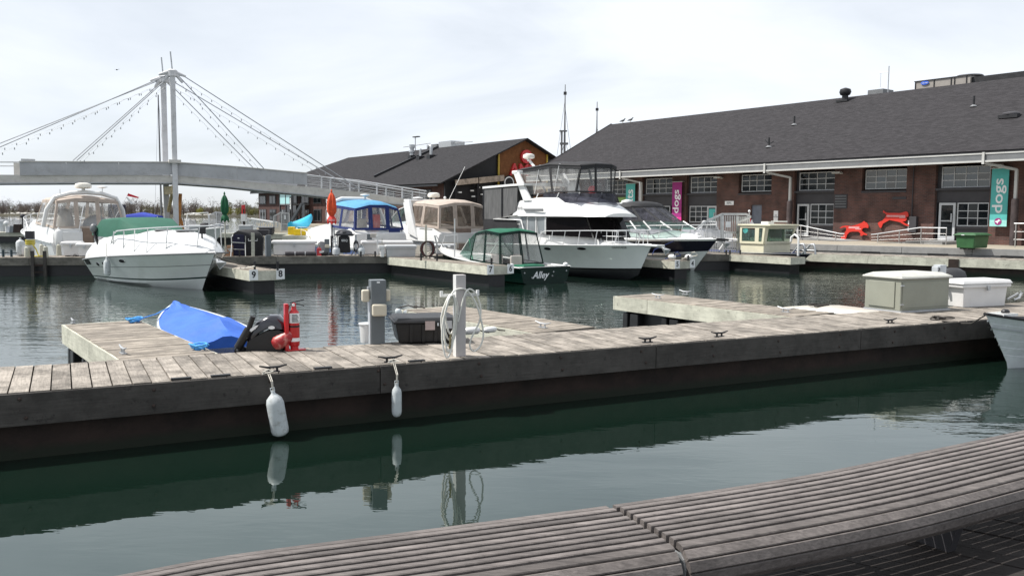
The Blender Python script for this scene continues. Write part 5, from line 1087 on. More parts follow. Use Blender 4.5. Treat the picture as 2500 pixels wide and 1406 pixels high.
for k in range(6): p, d, e = H.onside(.5, .98 + k * .0, 1); MB().box(.3, .85, 1.50, 1.53, .72 + k * .09, .76 + k * .09).build('louvre', M['guttergrey'], t)
MB().prism([(3.9, 1.28, 2.02), (5.6, .95, 1.98), (4.3, 1.02, 2.62), (3.3, 1.2, 2.75)], (0, -.03, .01)).build('windscreen_side', M['glass'], t, fix=True); MB().prism([(3.9, -1.28, 2.02), (5.6, -.95, 1.98), (4.3, -1.02, 2.62), (3.3, -1.2, 2.75)], (0, .03, .01)).build('windscreen_side', M['glass'], t, fix=True)
lineof(t, 'windscreen_frame', [(5.65, .95, 1.98), (4.35, 1.04, 2.62), (3.3, 1.22, 2.76)], .03, M['gel']); lineof(t, 'windscreen_frame', [(5.65, .95, 1.98), (5.75, 0, 2.0), (5.65, -.95, 1.98)], .03, M['gel'])
pulpit(t, H, .5, 1, .6, 5); MB().box(-.7, 0, -1.4, 1.4, .35, .48).build('swim_platform', M['gel'], t, bevel=.03)
lineof(t, 'stern_rail', [(.0, 1.3, .9), (-.25, 1.25, 1.45), (-.3, .6, 1.5), (-.25, .55, .9)], .018, M['steel'])

# ---- 5 flybridge cruiser
t, F_, bz = boat('flybridge_cruiser', 'white flybridge cruiser with black mesh aft enclosure and clear canopy, moored at pier number 6', 'motor boat', (1592, 600), 35.6, UA, 9.6)
H = Hull(9.6, 3.3, 1.02, bz + .02, .75, full=.5, entry=2.6, zc0=.05, zc1=.20, zk=-.7, zp=1.1, chb=.66)
h_ = lambda px, py, y=-1.4: F_.hit(px, py, y)
print('carver', bz, 'brow', h_(1253, 527), h_(1455, 527), h_(1520, 535, 0), h_(1262, 492), h_(1440, 480, -1), 'win', h_(1345, 530), h_(1385, 575), h_(1500, 600), 'arch', h_(1250, 418), h_(1290, 492), 'cano', h_(1262, 412), h_(1300, 475), h_(1440, 470), h_(1436, 405), h_(1335, 400), 'aft', h_(1178, 455, -1.5), h_(1230, 455, -1.5), h_(1178, 560, -1.5), 'sheer', h_(1330, 600, -1.6))
H.build(t, [M['black'], BW, M['hullwhite']], [(0, 1), (.05, 2)], deck=M['gel'], rub=M['gel'])
zb0 = h_(1300, 528)[1]
shell(t, 'cabin', M['gel'], [(1.6, 1.42, 1.38, .95, zb0 + .02, 0), (3.2, 1.42, 1.36, 1.0, zb0 + .02, 0), (4.6, 1.36, 1.28, 1.05, zb0 + .02, 0), (5.4, 1.25, 1.1, 1.08, zb0 + .02, 0), (6.0, 1.05, .86, 1.1, zb0 - .05, 0), (7.3, .9, .78, 1.1, 1.30, .05), (8.4, .55, .4, 1.12, 1.2, .03)])
def sidepane(x0, x1, z0, z1, nm='side_window', m=None, y=-1.435):
    o = MB().box(x0, x1, y - .012, y + .02, z0, z1).build(nm, m or M['winglass'], t); return o
gp = mat('grey_side_glass', (.20, .22, .23), .08, 0, .15, 1.5)
zl0, zl1 = h_(1360, 572)[1], zb0 - .04
xs_ = [h_(q, 550)[0] for q in (1272, 1286, 1292, 1308, 1314, 1334)]
for i in (0, 2, 4):
    f = sidepane(xs_[i], xs_[i + 1] if i < 4 else xs_[5], zl0, zl1, m=gp)
xw0, xw1 = h_(1337, 550)[0], h_(1425, 550, -1.15)[0] - .30
for sd in (-1, 1):
    P = lambda x, z, w: (x, sd * w, z)
    MB().prism([P(xw0, zl0 - .05, 1.46), P(xw1 + .8, zl0 - .1, 1.08), P(xw1 + .32, zl1, 1.04), P(xw0, zl1, 1.42)], (0, sd * .02, 0)).build('saloon_glass', BW, t, fix=True)
MB().prism([(xw1 + .85, -1.04, zl0 - .12), (xw1 + 1.08, -.5, zl0 - .12), (xw1 + 1.14, 0, zl0 - .12), (xw1 + .6, 0, zl1), (xw1 + .56, -.5, zl1), (xw1 + .36, -1.0, zl1)], (.03, 0, .02)).build('front_glass', BW, t, fix=True)
MB().prism([(xw1 + .85, 1.04, zl0 - .12), (xw1 + 1.08, .5, zl0 - .12), (xw1 + 1.14, 0, zl0 - .12), (xw1 + .6, 0, zl1), (xw1 + .56, .5, zl1), (xw1 + .36, 1.0, zl1)], (.03, 0, .02)).build('front_glass', BW, t, fix=True)
for q in (1290, 1311, 1334): x = h_(q, 550)[0]; MB().box(x - .03, x + .03, -1.47, -1.42, zl0, zl1).build('window_post', M['gel'], t)
# flybridge moulding
bx0 = h_(1256, 500)[0]; bx1 = h_(1455, 527)[0] + .2
shell(t, 'flybridge_moulding', M['gel'], [(bx0, 1.5, 1.4, zb0, zb0 + .55, 0), (bx0 + .5, 1.55, 1.42, zb0, zb0 + .72, 0), (bx0 + 1.6, 1.56, 1.36, zb0, zb0 + .84, .02), (bx0 + 3.0, 1.52, 1.22, zb0, zb0 + .84, .05), (bx0 + 4.1, 1.42, 1.05, zb0, zb0 + .68, .06), (bx0 + 5.0, 1.2, .85, zb0, zb0 + .38, .06), (bx0 + 5.7, .9, .6, zb0, zb0 + .12, .03)])
for (u, v_) in ((.3, .20), (.9, .28)): pass
x, z = h_(1310, 513); MB().prism([(x - .75, -1.575, z + .06), (x + .72, -1.575, z + .06), (x + .72, -1.575, z - .06), (x - .62, -1.575, z - .06)], (0, -.012, 0)).build('side_vent', M['guttergrey'], t, fix=True)
text('CARVER', .15, M['letterdark'], t, face((bx0 + .55, -1.545, zb0 + .36), (1, 0, 0), (0, 0, 1)))
# canopy over the flybridge
cb0 = h_(1290, 475, -1.15); cb1 = h_(1425, 468, -1.0); ct0 = h_(1262, 414, -1.1); ct1 = h_(1432, 404, -.95); ctm = h_(1345, 402, -1.1)
Xa, Xb = cb0[0], cb1[0]; Ta, Tb = ct0[0], ct1[0]; zbt = (cb0[1] + cb1[1]) / 2; zct = ctm[1]
bot = [(Xa, 1.1, zbt - .12), (Xa, 0, zbt - .12), (Xa, -1.1, zbt - .12), (Xa + (Xb - Xa) * .5, -1.22, zbt + .02), (Xb - .4, -1.1, zbt + .02), (Xb + .15, -.45, zbt), (Xb + .15, .45, zbt), (Xb - .4, 1.1, zbt + .02), (Xa + (Xb - Xa) * .5, 1.22, zbt + .02)]
top = [(Ta, 1.05, ct0[1] - .05), (Ta, 0, ct0[1] - .02), (Ta, -1.05, ct0[1] - .05), (Ta + (Tb - Ta) * .52, -1.12, zct), (Tb - .3, -1.0, zct - .12), (Tb, -.45, zct - .06), (Tb, .45, zct - .06), (Tb - .3, 1.0, zct - .12), (Ta + (Tb - Ta) * .52, 1.12, zct)]
canopy(t, bot, top, .22, M['blackcanvas'], M['vinyl'], w=.06, pr=.05, valance=.14)
MB().loft([[(x - .02, y, zbt - .02), (x + .18, y * 1.03, zbt - .42), (x + .20, y * 1.03, zbt - .42), (x, y, zbt - .02)] for x, y in ((Xa + 1.2, -1.25), (Xb - .3, -1.15), (Xb + .2, -.5), (Xb + .22, .5), (Xb - .3, 1.15), (Xa + 1.2, 1.25))], closed=True).build('venturi_screen', M['vinyldark'], t, fix=True)
for (x, y) in ((Xa + .9, -1.2), (Xa + 2.4, -1.22), (Xb - .1, -1.05), (Xb + .25, -.1), (Xb - .1, 1.05)): lineof(t, 'screen_post', [(x - .1, y, zbt), (x - .35, y * 1.02, zbt - .42)], .025, M['gel'])
for x in (Xa + .5, Xa + 1.9): lineof(t, 'canopy_bow', [(x, -1.18, zbt), (x + .25, -1.1, zct), (x + .25, 1.1, zct), (x, 1.18, zbt)], .015, M['steel'])
MB().ball((Xa + 1.6, .2, zbt + .1), .4, sc=(.7, .8, 1.3)).build('helm_seat', M['gel'], t, smooth=60)
MB().ball((Xb - .35, -.2, zbt + .12), .2).build('life_ring', M['red'], t, smooth=60)
# arch and aft hardtop
A0, A1 = h_(1293, 492, -1.45), h_(1252, 420, -1.45)
for sd in (-1, 1):
    MB().prism([(A0[0] - .45, sd * 1.48, A0[1]), (A0[0] + .12, sd * 1.48, A0[1] + .02), (A1[0] + .32, sd * 1.42, A1[1]), (A1[0] - .08, sd * 1.42, A1[1] + .04)], (0, -sd * .14, 0)).build('radar_arch', M['gel'], t, fix=True, bevel=.04)
MB().box(A1[0] - .12, A1[0] + .3, -1.44, 1.44, A1[1] - .1, A1[1] + .06).build('arch_top', M['gel'], t, bevel=.05)
xr, zr_ = h_(1291, 385, 0); lineof(t, 'radar_mast', [(A1[0] + .1, 0, A1[1]), (xr, 0, zr_ - .1)], .06, M['gel']); radar(t, xr, 0, zr_ - .18, .28)
ht = h_(1180, 457, -1.5); ht2 = h_(1240, 452, -1.5)
MB().loft([[(x, -1.55, z - .08), (x, -1.55, z + .02), (x, 0, z + .08), (x, 1.55, z + .02), (x, 1.55, z - .08)] for x, z in ((ht[0], ht[1]), (ht2[0] + .3, ht2[1] + .02), (A0[0] - .3, ht2[1] + .03))], closed=True).build('hardtop', M['gel'], t, fix=True)
zl = h_(1200, 535, -1.5)[1]; xe = h_(1262, 500, -1.5)[0]; x0 = ht[0] + .05; zt_ = ht[1] - .08
for nm, q, m_ in (('mesh_screen', [(x0, -1.5, zl), (x0 + .72 * (xe - x0) * .75, -1.5, zl), (x0 + .72 * (xe - x0) * .75, -1.5, zt_), (x0, -1.5, zt_)], M['mesh']), ('mesh_screen', [(x0 + .6 * (xe - x0), -1.5, zl), (xe, -1.5, zl + .4), (xe + .05, -1.5, zt_), (x0 + .6 * (xe - x0), -1.5, zt_)], M['mesh']), ('mesh_screen', [(x0, 1.5, zl), (x0, -1.5, zl), (x0, -1.5, zt_), (x0, 1.5, zt_)], M['mesh']), ('canvas_skirt', [(x0, -1.51, .9), (xe + .2, -1.51, .9), (xe, -1.51, zl), (x0, -1.51, zl)], M['blackcanvas']), ('canvas_skirt', [(x0 - .01, 1.5, .9), (x0 - .01, -1.51, .9), (x0 - .01, -1.51, zl), (x0 - .01, 1.5, zl)], M['blackcanvas'])):
    quadpanel(t, nm, q, m_)
for q in (0, .58): MB().box(x0 + q * (xe - x0) - .03, x0 + q * (xe - x0) + .04, -1.54, -1.49, zl, zt_).build('canvas_seam', M['black'], t)
lineof(t, 'aft_rail', [(xe + .1, -1.55, zb0 + .05), (x0 + .9, -1.56, zl + .0), (xe + .4, -1.56, zl - .02), (xe + .9, -1.56, 1.05)], .03, M['gel'])
MB().prism([(xe - .2, -1.5, .95), (xe + .1, -1.5, .95), (xe - .35, -1.5, 1.4)], (0, .05, 0)).build('side_deck_wing', M['gel'], t, fix=True)
pulpit(t, H, .40, 1.0, .60, 7, r=.022); lineof(t, 'bow_rail', [H.sheer(1, -1, .1, .6), H.sheer(1, 1, .1, .6)], .022, M['steel'])
MB().box(9.2, 10.1, -.22, .22, bz - .02, bz + .05).build('pulpit_platform', M['gel'], t, bevel=.02); anchor(t, 10.05, bz - .02)
for q in (1335, 1410): x, z = h_(q, 607, -1.55); porthole(t, H, x, z, .24, .085)
x, z = h_(1487, 605, -1.3); hullname(t, H, 'ON9357828', x, z, .15, M['letterdark'], w=.62)
for (x, n_) in ((7.3, 2), (8.0, 2)):    # wire rack on the foredeck
    b = MB()
    for z in (.12, .34, .56): b.tube([(x - .3, -.75, 1.2 + z), (x + .3, -.65, 1.2 + z), (x + .3, -.2, 1.2 + z), (x - .3, -.2, 1.2 + z), (x - .3, -.75, 1.2 + z)], .012, 5)
    for (dx, dy) in ((-.3, -.75), (0, -.7), (.3, -.65), (.3, -.2), (-.3, -.2)): b.tube([(x + dx, dy, 1.15), (x + dx, dy, 1.76)], .012, 5)
    b.build('fender_basket', M['steel'], t)
cleatm(t, 6.9, -1.2, 1.15)
kc = .905; t.scale = (kc,) * 3; t.location = (t.location.x * kc, t.location.y * kc, CAMH * (1 - kc))

# ---- 6 black hulled cruiser
t, F_, bz = boat('black_hulled_cruiser', 'white cruiser with black hull band and black canopy, moored right of the flybridge boat', 'motor boat', (1752, 584), 38.0, UA, 10.2)
H = Hull(10.2, 3.2, 1.15, bz, 1.35, full=.42, zc0=.15, zc1=.5, zp=1.1)
h_ = lambda px, py, y=-1.3: F_.hit(px, py, y)
H.build(t, [M['hullwhite'], M['hullwhite'], M['hullnavy'], M['gel']], [(0, 1), (.42, 2), (.92, 3)], deck=M['gel'], rub=M['gel'])
shell(t, 'foredeck', M['gel'], [(2.0, 1.5, 1.35, 1.1, 1.7, .05), (3.6, 1.5, 1.28, 1.15, 1.85, .06), (4.6, 1.42, 1.1, 1.2, 1.9, .12), (6.2, 1.2, .85, 1.25, 1.78, .14), (8.0, .8, .5, 1.32, 1.62, .1), (9.3, .35, .2, 1.38, 1.5, .03)])
x0, zc0_ = h_(1478, 545); x1, zc1_ = h_(1610, 540, -.8); zt_ = h_(1545, 505, -1)[1]; zb_c = h_(1540, 541)[1]
print('blackboat', bz, x0, x1, zt_, zb_c)
bot = [(x0, 1.3, zb_c - .15), (x0, 0, zb_c - .15), (x0, -1.3, zb_c - .15), (x0 + (x1 - x0) * .38, -1.32, zb_c), (x0 + (x1 - x0) * .75, -1.2, zb_c + .02), (x1, -.7, zb_c), (x1 + .15, 0, zb_c), (x1, .7, zb_c), (x0 + (x1 - x0) * .75, 1.2, zb_c + .02), (x0 + (x1 - x0) * .38, 1.32, zb_c)]
top = [(x0 - .3, 1.15, zt_ - .25), (x0 - .3, 0, zt_ - .2), (x0 - .3, -1.15, zt_ - .25), (x0 + (x1 - x0) * .25, -1.15, zt_ - .04), (x0 + (x1 - x0) * .5, -1.05, zt_), (x1 - 1.3, -.6, zt_), (x1 - 1.2, 0, zt_ + .02), (x1 - 1.3, .6, zt_), (x0 + (x1 - x0) * .5, 1.05, zt_), (x0 + (x1 - x0) * .25, 1.15, zt_ - .04)]
canopy(t, bot, top, .34, M['blackcanvas'], M['vinyldark'], w=.08, pr=.05, valance=.1)
MB().loft([[(x - .02, y, zb_c), (x + dx, y * 1.04, zb_c - .33), (x + dx + .02, y * 1.04, zb_c - .33), (x + .01, y, zb_c)] for x, y, dx in ((x0 + .6, -1.33, .3), (x0 + (x1 - x0) * .75, -1.22, .5), (x1 + .02, -.72, .75), (x1 + .18, 0, .8), (x1 + .02, .72, .75), (x0 + (x1 - x0) * .75, 1.22, .5), (x0 + .6, 1.33, .3))], closed=True).build('windscreen', M['glass'], t, fix=True)
for (x, y, dx) in ((x0 + (x1 - x0) * .55, -1.3, .45), (x0 + (x1 - x0) * .8, -1.2, .52), (x1, -.74, .75), (x1, .74, .75)): lineof(t, 'windscreen_post', [(x, y, zb_c + .02), (x + dx, y * 1.04, zb_c - .34)], .035, M['gel'])
lineof(t, 'radar_arch', [(x0 - .2, -1.45, 1.7), (x0 + .0, -1.35, 2.5), (x0 + .3, -1.1, zt_ + .12), (x0 + .3, 1.1, zt_ + .12), (x0, 1.35, 2.5), (x0 - .2, 1.45, 1.7)], .09, M['gel'], 10)
MB().lathe([(.05, 0), (.28, .05), (.26, .14), (.05, .2)], 14, (x0 + .4, -.3, zt_ + .16)).build('radar_dome', M['gel'], t, smooth=40); lineof(t, 'whip_antenna', [(x0 + .5, .4, zt_ + .2), (x0 + .5, .4, zt_ + 1.2)], .018, M['gel'])
pulpit(t, H, .42, 1.0, .62, 6, r=.02); lineof(t, 'bow_rail', [H.sheer(1, -1, .1, .62), H.sheer(1, 1, .1, .62)], .02, M['steel'])
MB().box(9.0, 9.15, -.1, .1, 1.5, 1.66).build('searchlight', M['gel'], t, bevel=.03); anchor(t, 10.35, bz - .05); MB().beam((10.0, 0, bz), (10.75, 0, bz - .02), .14, .10).build('anchor_roller', M['black'], t)
x, z = h_(1615, 591, -1.3); hullname(t, H, 'ON1513713', x, z, .14, M['guttergrey'], w=.62)
lineof(t, 'mooring_line', [(8.6, -1.0, 1.3), (7.9, -1.5, .9), (8.3, -2.0, .72)], .02, M['navy'])

# ---- 7 green runabout
aG = math.atan2(.80, -.60); tc_ = G(1332, 692, 0); 
t = thing('green_runabout', 'small dark green runabout named Alley with green canopy, beside pier number 6', 'motor boat', (tc_.x, tc_.y, 0), aG, 'moored motor boats'); F_ = Frame((tc_.x, tc_.y), aG)
b0 = F_.loc(D(1100, 608, 38)); LG = 7.0; print('runabout', [round(v, 2) for v in b0], F_.hitx(1250, 650, 0), F_.hitx(1410, 650, 0), F_.hit(1225, 642, 1.1), F_.hit(1190, 558, .9), F_.hit(1300, 570, .9), F_.hit(1146, 590, 1))
H = Hull(LG, 2.35, .58, .98, .8, full=.4, zc0=.05, zc1=.35, zk=-.3, stern=.97)
H.build(t, [M['greendark'], M['greendark'], M['gel']], [(0, 1), (.93, 2)], rub=M['gel'])
b = MB(); secs = []
for k in range(25):
    s_ = .40 + .6 * k / 24; B = max(.004, H.b(s_) - .03); z = H.zs(s_) - .01; secs.append([(s_ * (LG - .03), B * q, z + .10 * (1 - q * q)) for q in (-1, -.5, 0, .5, 1)])
b.loft(secs, caps=False).build('foredeck', M['gel'], t, smooth=40)
for sd in (-1, 1): MB().loft([[tuple(H.sheer(k / 20, sd, 0, .005)), tuple(H.sheer(k / 20, sd, .22, .005)), tuple(H.sheer(k / 20, sd, .22, -.3)), tuple(H.sheer(k / 20, sd, .2, -.3))] for k in range(0, 10)], caps=False).build('side_deck', M['gel'], t)
MB().box(.02, LG * .42, -.95, .95, .12, .16).build('cockpit_sole', M['cushion'], t); MB().box(.03, .25, -1.0, 1.0, .5, .60).build('stern_deck', M['gel'], t)
MB().box(.1, .75, -.05, .9, .55, .66).build('sun_pad', M['green'], t, bevel=.03)
for (x, y) in ((2.2, .5), (2.2, -.5), (1.1, .45)): MB().box(x, x + .5, y - .25, y + .25, .16, .55).box(x, x + .1, y - .25, y + .25, .5, .95).build('seat', M['cushion'], t, bevel=.04)
z0, zt_ = .62, F_.hit(1250, 566, .95)[1]; print('runabout top', zt_)
bot = [(1.35, 1.0, .60), (1.35, .0, .60), (1.35, -1.0, .60), (2.3, -1.05, .64), (3.3, -1.0, .70), (3.3, 1.0, .70), (2.3, 1.05, .64)]
top = [(1.6, .84, zt_ - .08), (1.57, .0, zt_ - .0), (1.6, -.84, zt_ - .08), (2.4, -.90, zt_), (3.1, -.86, zt_ - .1), (3.1, .86, zt_ - .1), (2.4, .90, zt_)]
canopy(t, bot, top, .14, M['greendark'], M['vinyl'], w=.06, topmat=M['green'], open_=(4,), valance=.07)
w0 = (4.35, .78); 
MB().prism([(3.1, -.87, zt_ - .10), (3.1, .87, zt_ - .10), (3.7, .72, zt_ - .34), (3.7, -.72, zt_ - .34)], (0, 0, .02)).build('canopy_front', M['green'], t, fix=True)
for sd in (1, -1):
    MB().prism([(3.3, sd * 1.0, .74), (4.4, sd * .72, .88), (3.72, sd * .72, zt_ - .35), (3.12, sd * .87, zt_ - .12)], (0, sd * .01, 0)).build('windscreen_side', M['glass'], t, fix=True)
    lineof(t, 'windscreen_frame', [(3.1, sd * 1.01, .74), (3.72, sd * .74, zt_ - .33)], .03, M['green']); lineof(t, 'windscreen_frame', [(4.42, sd * .73, .88), (3.72, sd * .74, zt_ - .33)], .02, M['gel'])
MB().prism([(4.4, -.72, .9), (4.5, 0, .92), (4.4, .72, .9), (3.72, .72, zt_ - .35), (3.75, 0, zt_ - .33), (3.72, -.72, zt_ - .35)], (.01, 0, .01)).build('windscreen', M['glass'], t, fix=True)
text('Alley', .34, M['letters'], t, face((-.01, .25, .30), (0, -1, 0), (0, 0, 1)), shear=.35, bold=.006)
for y, z in ((-.95, .42), (-.35, .40), (.95, .40), (-.3, .26), (.62, .22)): MB().ball((-.01, y, z), .03).build('fitting', M['galv'], t)
MB().ball((.1, -1.0, .64), .1, sc=(1, 1, .8)).build('stern_light', M['gel'], t, smooth=60); MB().ball((.5, 1.12, .64), .08).build('cowl_vent', M['gel'], t, smooth=60)
lineof(t, 'bow_rail', [(6.7, .1, 1.02), (6.9, 0, 1.2), (6.7, -.1, 1.02)], .015, M['steel']); cleatm(t, 6.3, 0, 1.05)
lineof(t, 'mooring_line', [(6.9, .05, 1.0), (6.6, .8, .84), (5.6, 1.6, .74), (4.4, 1.9, .74)], .022, M['rope'])

# ---- 8 workboat with cream cabin
t, F_, bz = boat('workboat', 'cream cabined workboat with navy bow and two white folded steps forward', 'work boat', (2008, 622), 38.0, UA, 9.6)
H = Hull(9.0, 2.5, .72, bz, .9, full=.6, entry=2.5, zc0=.1, zc1=.35, zk=-.25, zp=2.2)
h_ = lambda px, py, y=-.95: F_.hit(px, py, y)
H.build(t, [M['hullnavy'], M['hullnavy'], M['boxgrey']], [(0, 1), (.95, 2)], deck=M['navy'], crown=.03, rub=M['guttergrey'])
x0, zt1 = h_(1809, 551); x1, _ = h_(1866, 551); zbm = h_(1840, 595)[1]; zmid = h_(1840, 592)[1]
xr_, _ = F_.hitx(1912, 590, x1); print('work', bz, x0, x1, zt1, zbm, xr_)
wd = .95
cb = MB().box(x0, x1, -wd, wd, .70, zbm).build('cabin_base', M['cabincream'], t, bevel=.02)
for (xa, xb2) in ((x0, x1),):
    q = [(x0, -wd, zbm), (x1, -wd, zbm), (x1 - .05, -wd + .02, zt1), (x0, -wd + .02, zt1)]
    def framed(q, m=M['cabincream'], w=.10, nm='window_wall'):
        r_ = ring(q, w); a_, b_, c_, d_ = [Vector(v) for v in q]; n = (b_ - a_).cross(d_ - a_).normalized() * .05; o4 = [a_, b_, c_, d_]
        f = MB().add(o4 + r_ + [v + n for v in o4] + [v + n for v in r_], [(0, 1, 5, 4), (1, 2, 6, 5), (2, 3, 7, 6), (3, 0, 4, 7), (8, 12, 13, 9), (9, 13, 14, 10), (10, 14, 15, 11), (11, 15, 12, 8), (4, 5, 13, 12), (5, 6, 14, 13), (6, 7, 15, 14), (7, 4, 12, 15), (0, 8, 9, 1), (1, 9, 10, 2), (2, 10, 11, 3), (3, 11, 8, 0)]).build(nm, m, t, fix=True)
        MB().prism([v + n * .4 for v in r_], n * .1).build('pane', M['glass'], f, fix=True)
    xm = x0 + (x1 - x0) * .72
    framed([(x0, -wd, zbm), (xm, -wd, zbm), (xm, -wd, zt1), (x0, -wd, zt1)]); framed([(xm, -wd, zbm), (x1, -wd, zbm), (x1 + .1, -wd, zt1), (xm, -wd, zt1)])
    framed([(x1, -wd, zbm), (x1, wd, zbm), (x1 + .28, wd, zt1), (x1 + .1, -wd, zt1)], w=.12); framed([(x0, wd, zbm), (x0, -wd, zbm), (x0, -wd, zt1), (x0, wd, zt1)]); framed([(xm, wd, zbm), (x0, wd, zbm), (x0, wd, zt1), (xm, wd, zt1)])
MB().box(x0 - .12, x1 + .4, -wd - .1, wd + .1, zt1, zt1 + .07).build('cabin_roof', M['cabincream'], t, bevel=.02)
MB().box(x1 - .3, x1 + .1, -.8, -.4, zt1 + .08, zt1 + .2).beam((x1 - .2, -.2, zt1 + .2), (x1 + .2, .4, zt1 + .2), .06).build('roof_light', M['gel'], t)
MB().lathe([(.14, 0), (.14, .01)], 14, (x0 + .28, -wd - .015, zt1 - .2), axis=(0, -1, 0)).build('round_sticker', M['teal'], t)
for q in (1955, 1980):
    x, z = F_.hit(q, 620, -.3); MB().tube([(x - .45, -.3, .78), (x - .05, -.3, 1.2), (x + .12, -.3, 1.22), (x + .2, -.3, 1.0), (x + .22, -.3, .78)], .045, 6).tube([(x - .3, -.3, .95), (x + .2, -.3, .95)], .03, 6).build('folded_step', M['galv'], t, smooth=60)
x, z = F_.hit(1935, 600, -.6); lineof(t, 'exhaust_hose', [(x - .1, -.6, 1.3), (x - .08, -.6, 1.5), (x + .1, -.6, 1.62), (x + .28, -.6, 1.5), (x + .3, -.6, 1.1), (x + .3, -.6, .7)], .05, M['gel'], 8)
lineof(t, 'aft_rail', [(x0 - .1, -1.05, 1.35), (x0 - 1.5, -1.1, 1.35), (x0 - 1.9, -1.1, 1.1), (x0 - 2.0, -1.1, .72)], .035, M['gel']); lineof(t, 'aft_rail', [(x0 - .9, -1.12, 1.25), (x0 - 3.4, -1.15, .75)], .04, M['gel'])

# ---- 9 covered dinghy with outboard, foreground
b0 = G(425, 748, .62); s0 = G(566, 853, .42); aD = ang(s0, b0); LD = (Vector(b0.xy) - Vector(s0.xy)).length; print('dinghy', LD, math.degrees(aD))
t = thing('covered_dinghy', 'small dinghy under a bright blue tarpaulin beside the short finger pier', 'dinghy', (s0.x, s0.y, 0), aD); F_ = Frame(s0.xy, aD)
H = Hull(LD, 1.35, .45, .66, .5, full=.35, entry=2.0, zc0=.03, zc1=.25, zk=-.2)
H.build(t, [M['gel'], M['gel']], [(0, 1)], rub=M['gel'])
secs = []; rr = random.Random(5)
for k in range(29):
    s_ = k / 28; B = max(.01, H.b(min(s_ * .985, 1))) + .012; z = H.zs(s_); rz = .30 * math.sin(min(1, s_ * 1.12 + .12) * math.pi) ** .7 if s_ < .9 else .12; rz = max(.05, rz * (1 - .45 * s_)); x = s_ * (LD - .02)
    drop = .16 if s_ < .4 else .07
    if s_ > .10 and s_ < .26: rz += .10 * (1 - abs(s_ - .18) / .08)
    secs.append([(x, -B, z - drop), (x, -B - .005, z + .01)] + [(x, B * q, z + .02 + rz * (1 - abs(q)) ** .85 + .016 * math.sin(9 * q + 17 * s_) + .010 * math.sin(23 * s_ + 4 * q) + rr.uniform(-.006, .006)) for q in (-.8, -.6, -.4, -.2, 0, .2, .4, .6, .8)] + [(x, B + .005, z + .01), (x, B, z - drop)])
MB().loft(secs, caps=True).build('tarpaulin', M['tarp'], t, smooth=30)
for px, py, n_ in ((328, 784, 0), (486, 850, 1)):
    p = G(px, py, .72); o = thing('blue_rope_coil', ('knot of blue rope on the far corner of the short finger pier', 'knot of blue rope beside the tarpaulin near the main pier')[n_], 'rope', (p.x, p.y, .70), rr.random() * 3, 'blue rope knots')
    for k in range(4): c = [(math.cos(q * .7 + k) * (.07 + .02 * k), math.sin(q * .7 + k) * (.05 + .012 * k), .015 + .018 * k + .012 * math.sin(q * 2 + k)) for q in range(10)]; lineof(o, 'strand', c, .012, M['ropeblue'], 5)
p = G(328, 782, .74); q = b0; tag(MB().tube([p, (p + q) / 2 + Vector((0, 0, -.02)), q + Vector((0, 0, .03))], .011, 5).build('mooring_rope', M['ropeblue']), 'thin blue rope from the pier corner to the covered dinghy bow', 'rope')
# outboard, tilted
p = G(618, 858, .62); do_ = p.y - .3
c0 = D(650, 812, do_); ob = thing('outboard_motor', 'black outboard motor tilted up behind the covered dinghy', 'outboard motor', (c0.x, c0.y, c0.z), 0)
px2m = do_ / FPX; PX = lambda x, y, dy=0: Vector(((x - 650) * px2m, dy, -(y - 812) * px2m))
prof_ = [(604, 828), (612, 806), (632, 782), (662, 766), (684, 768), (702, 786), (704, 800), (690, 797), (660, 800), (630, 815), (608, 838)]
pr = [PX(x, y) for x, y in prof_]; w_ = .17
cz = sum(pr, Vector()) / len(pr)
secs = []
for y, s_ in ((-w_, .55), (-w_ * .85, .86), (-w_ * .5, .98), (0, 1.0), (w_ * .5, .98), (w_ * .85, .86), (w_, .55)): secs.append([cz + (v - cz) * s_ + Vector((0, y, 0)) for v in pr])
MB().loft(secs, closed=True).build('cowling', mat('glossy_black_cowl', (.014, .014, .02), .18, 0, .1, coat=.6), ob, smooth=50, fix=True)
low = [PX(x, y) for x, y in ((606, 832), (630, 816), (660, 801), (690, 798), (703, 804), (706, 830), (700, 858), (676, 868), (600, 868))]; cz = sum(low, Vector()) / len(low)
MB().loft([[cz + (v - cz) * s_ + Vector((0, y, 0)) for v in low] for y, s_ in ((-w_ * .95, .9), (-w_ * .5, .97), (w_ * .5, .97), (w_ * .95, .9))], closed=True).build('lower_cowling', M['blackplastic'], ob, smooth=40, fix=True)
MB().tube([PX(588, 846, -.14), PX(616, 800, -.16)], .055, 8).tube([PX(616, 800, -.16), PX(628, 768, -.17)], .034, 8).build('tiller_handle', M['blackplastic'], ob, smooth=60)
MB().beam(PX(588, 846, -.12), PX(606, 862, -.05), .09).build('tiller_bracket', M['blackplastic'], ob)
sw = [PX(x, y, -w_ * .99 - .01) for x, y in ((608, 820), (622, 798), (634, 790), (642, 789), (634, 798), (620, 808), (612, 822))]; MB().prism(sw, (0, -.006, 0)).build('swoosh_decal', M['letters'], ob, fix=True)
MB().lathe([(.035, 0), (.035, .006)], 14, PX(673, 795, -w_ * .96 - .02), axis=(0, -1, 0), sx=1.2, sy=.6).build('oval_badge', M['letters'], ob)
MB().beam(PX(606, 855), PX(600, 880), .2, .3).build('transom_clamp', M['blackplastic'], ob)

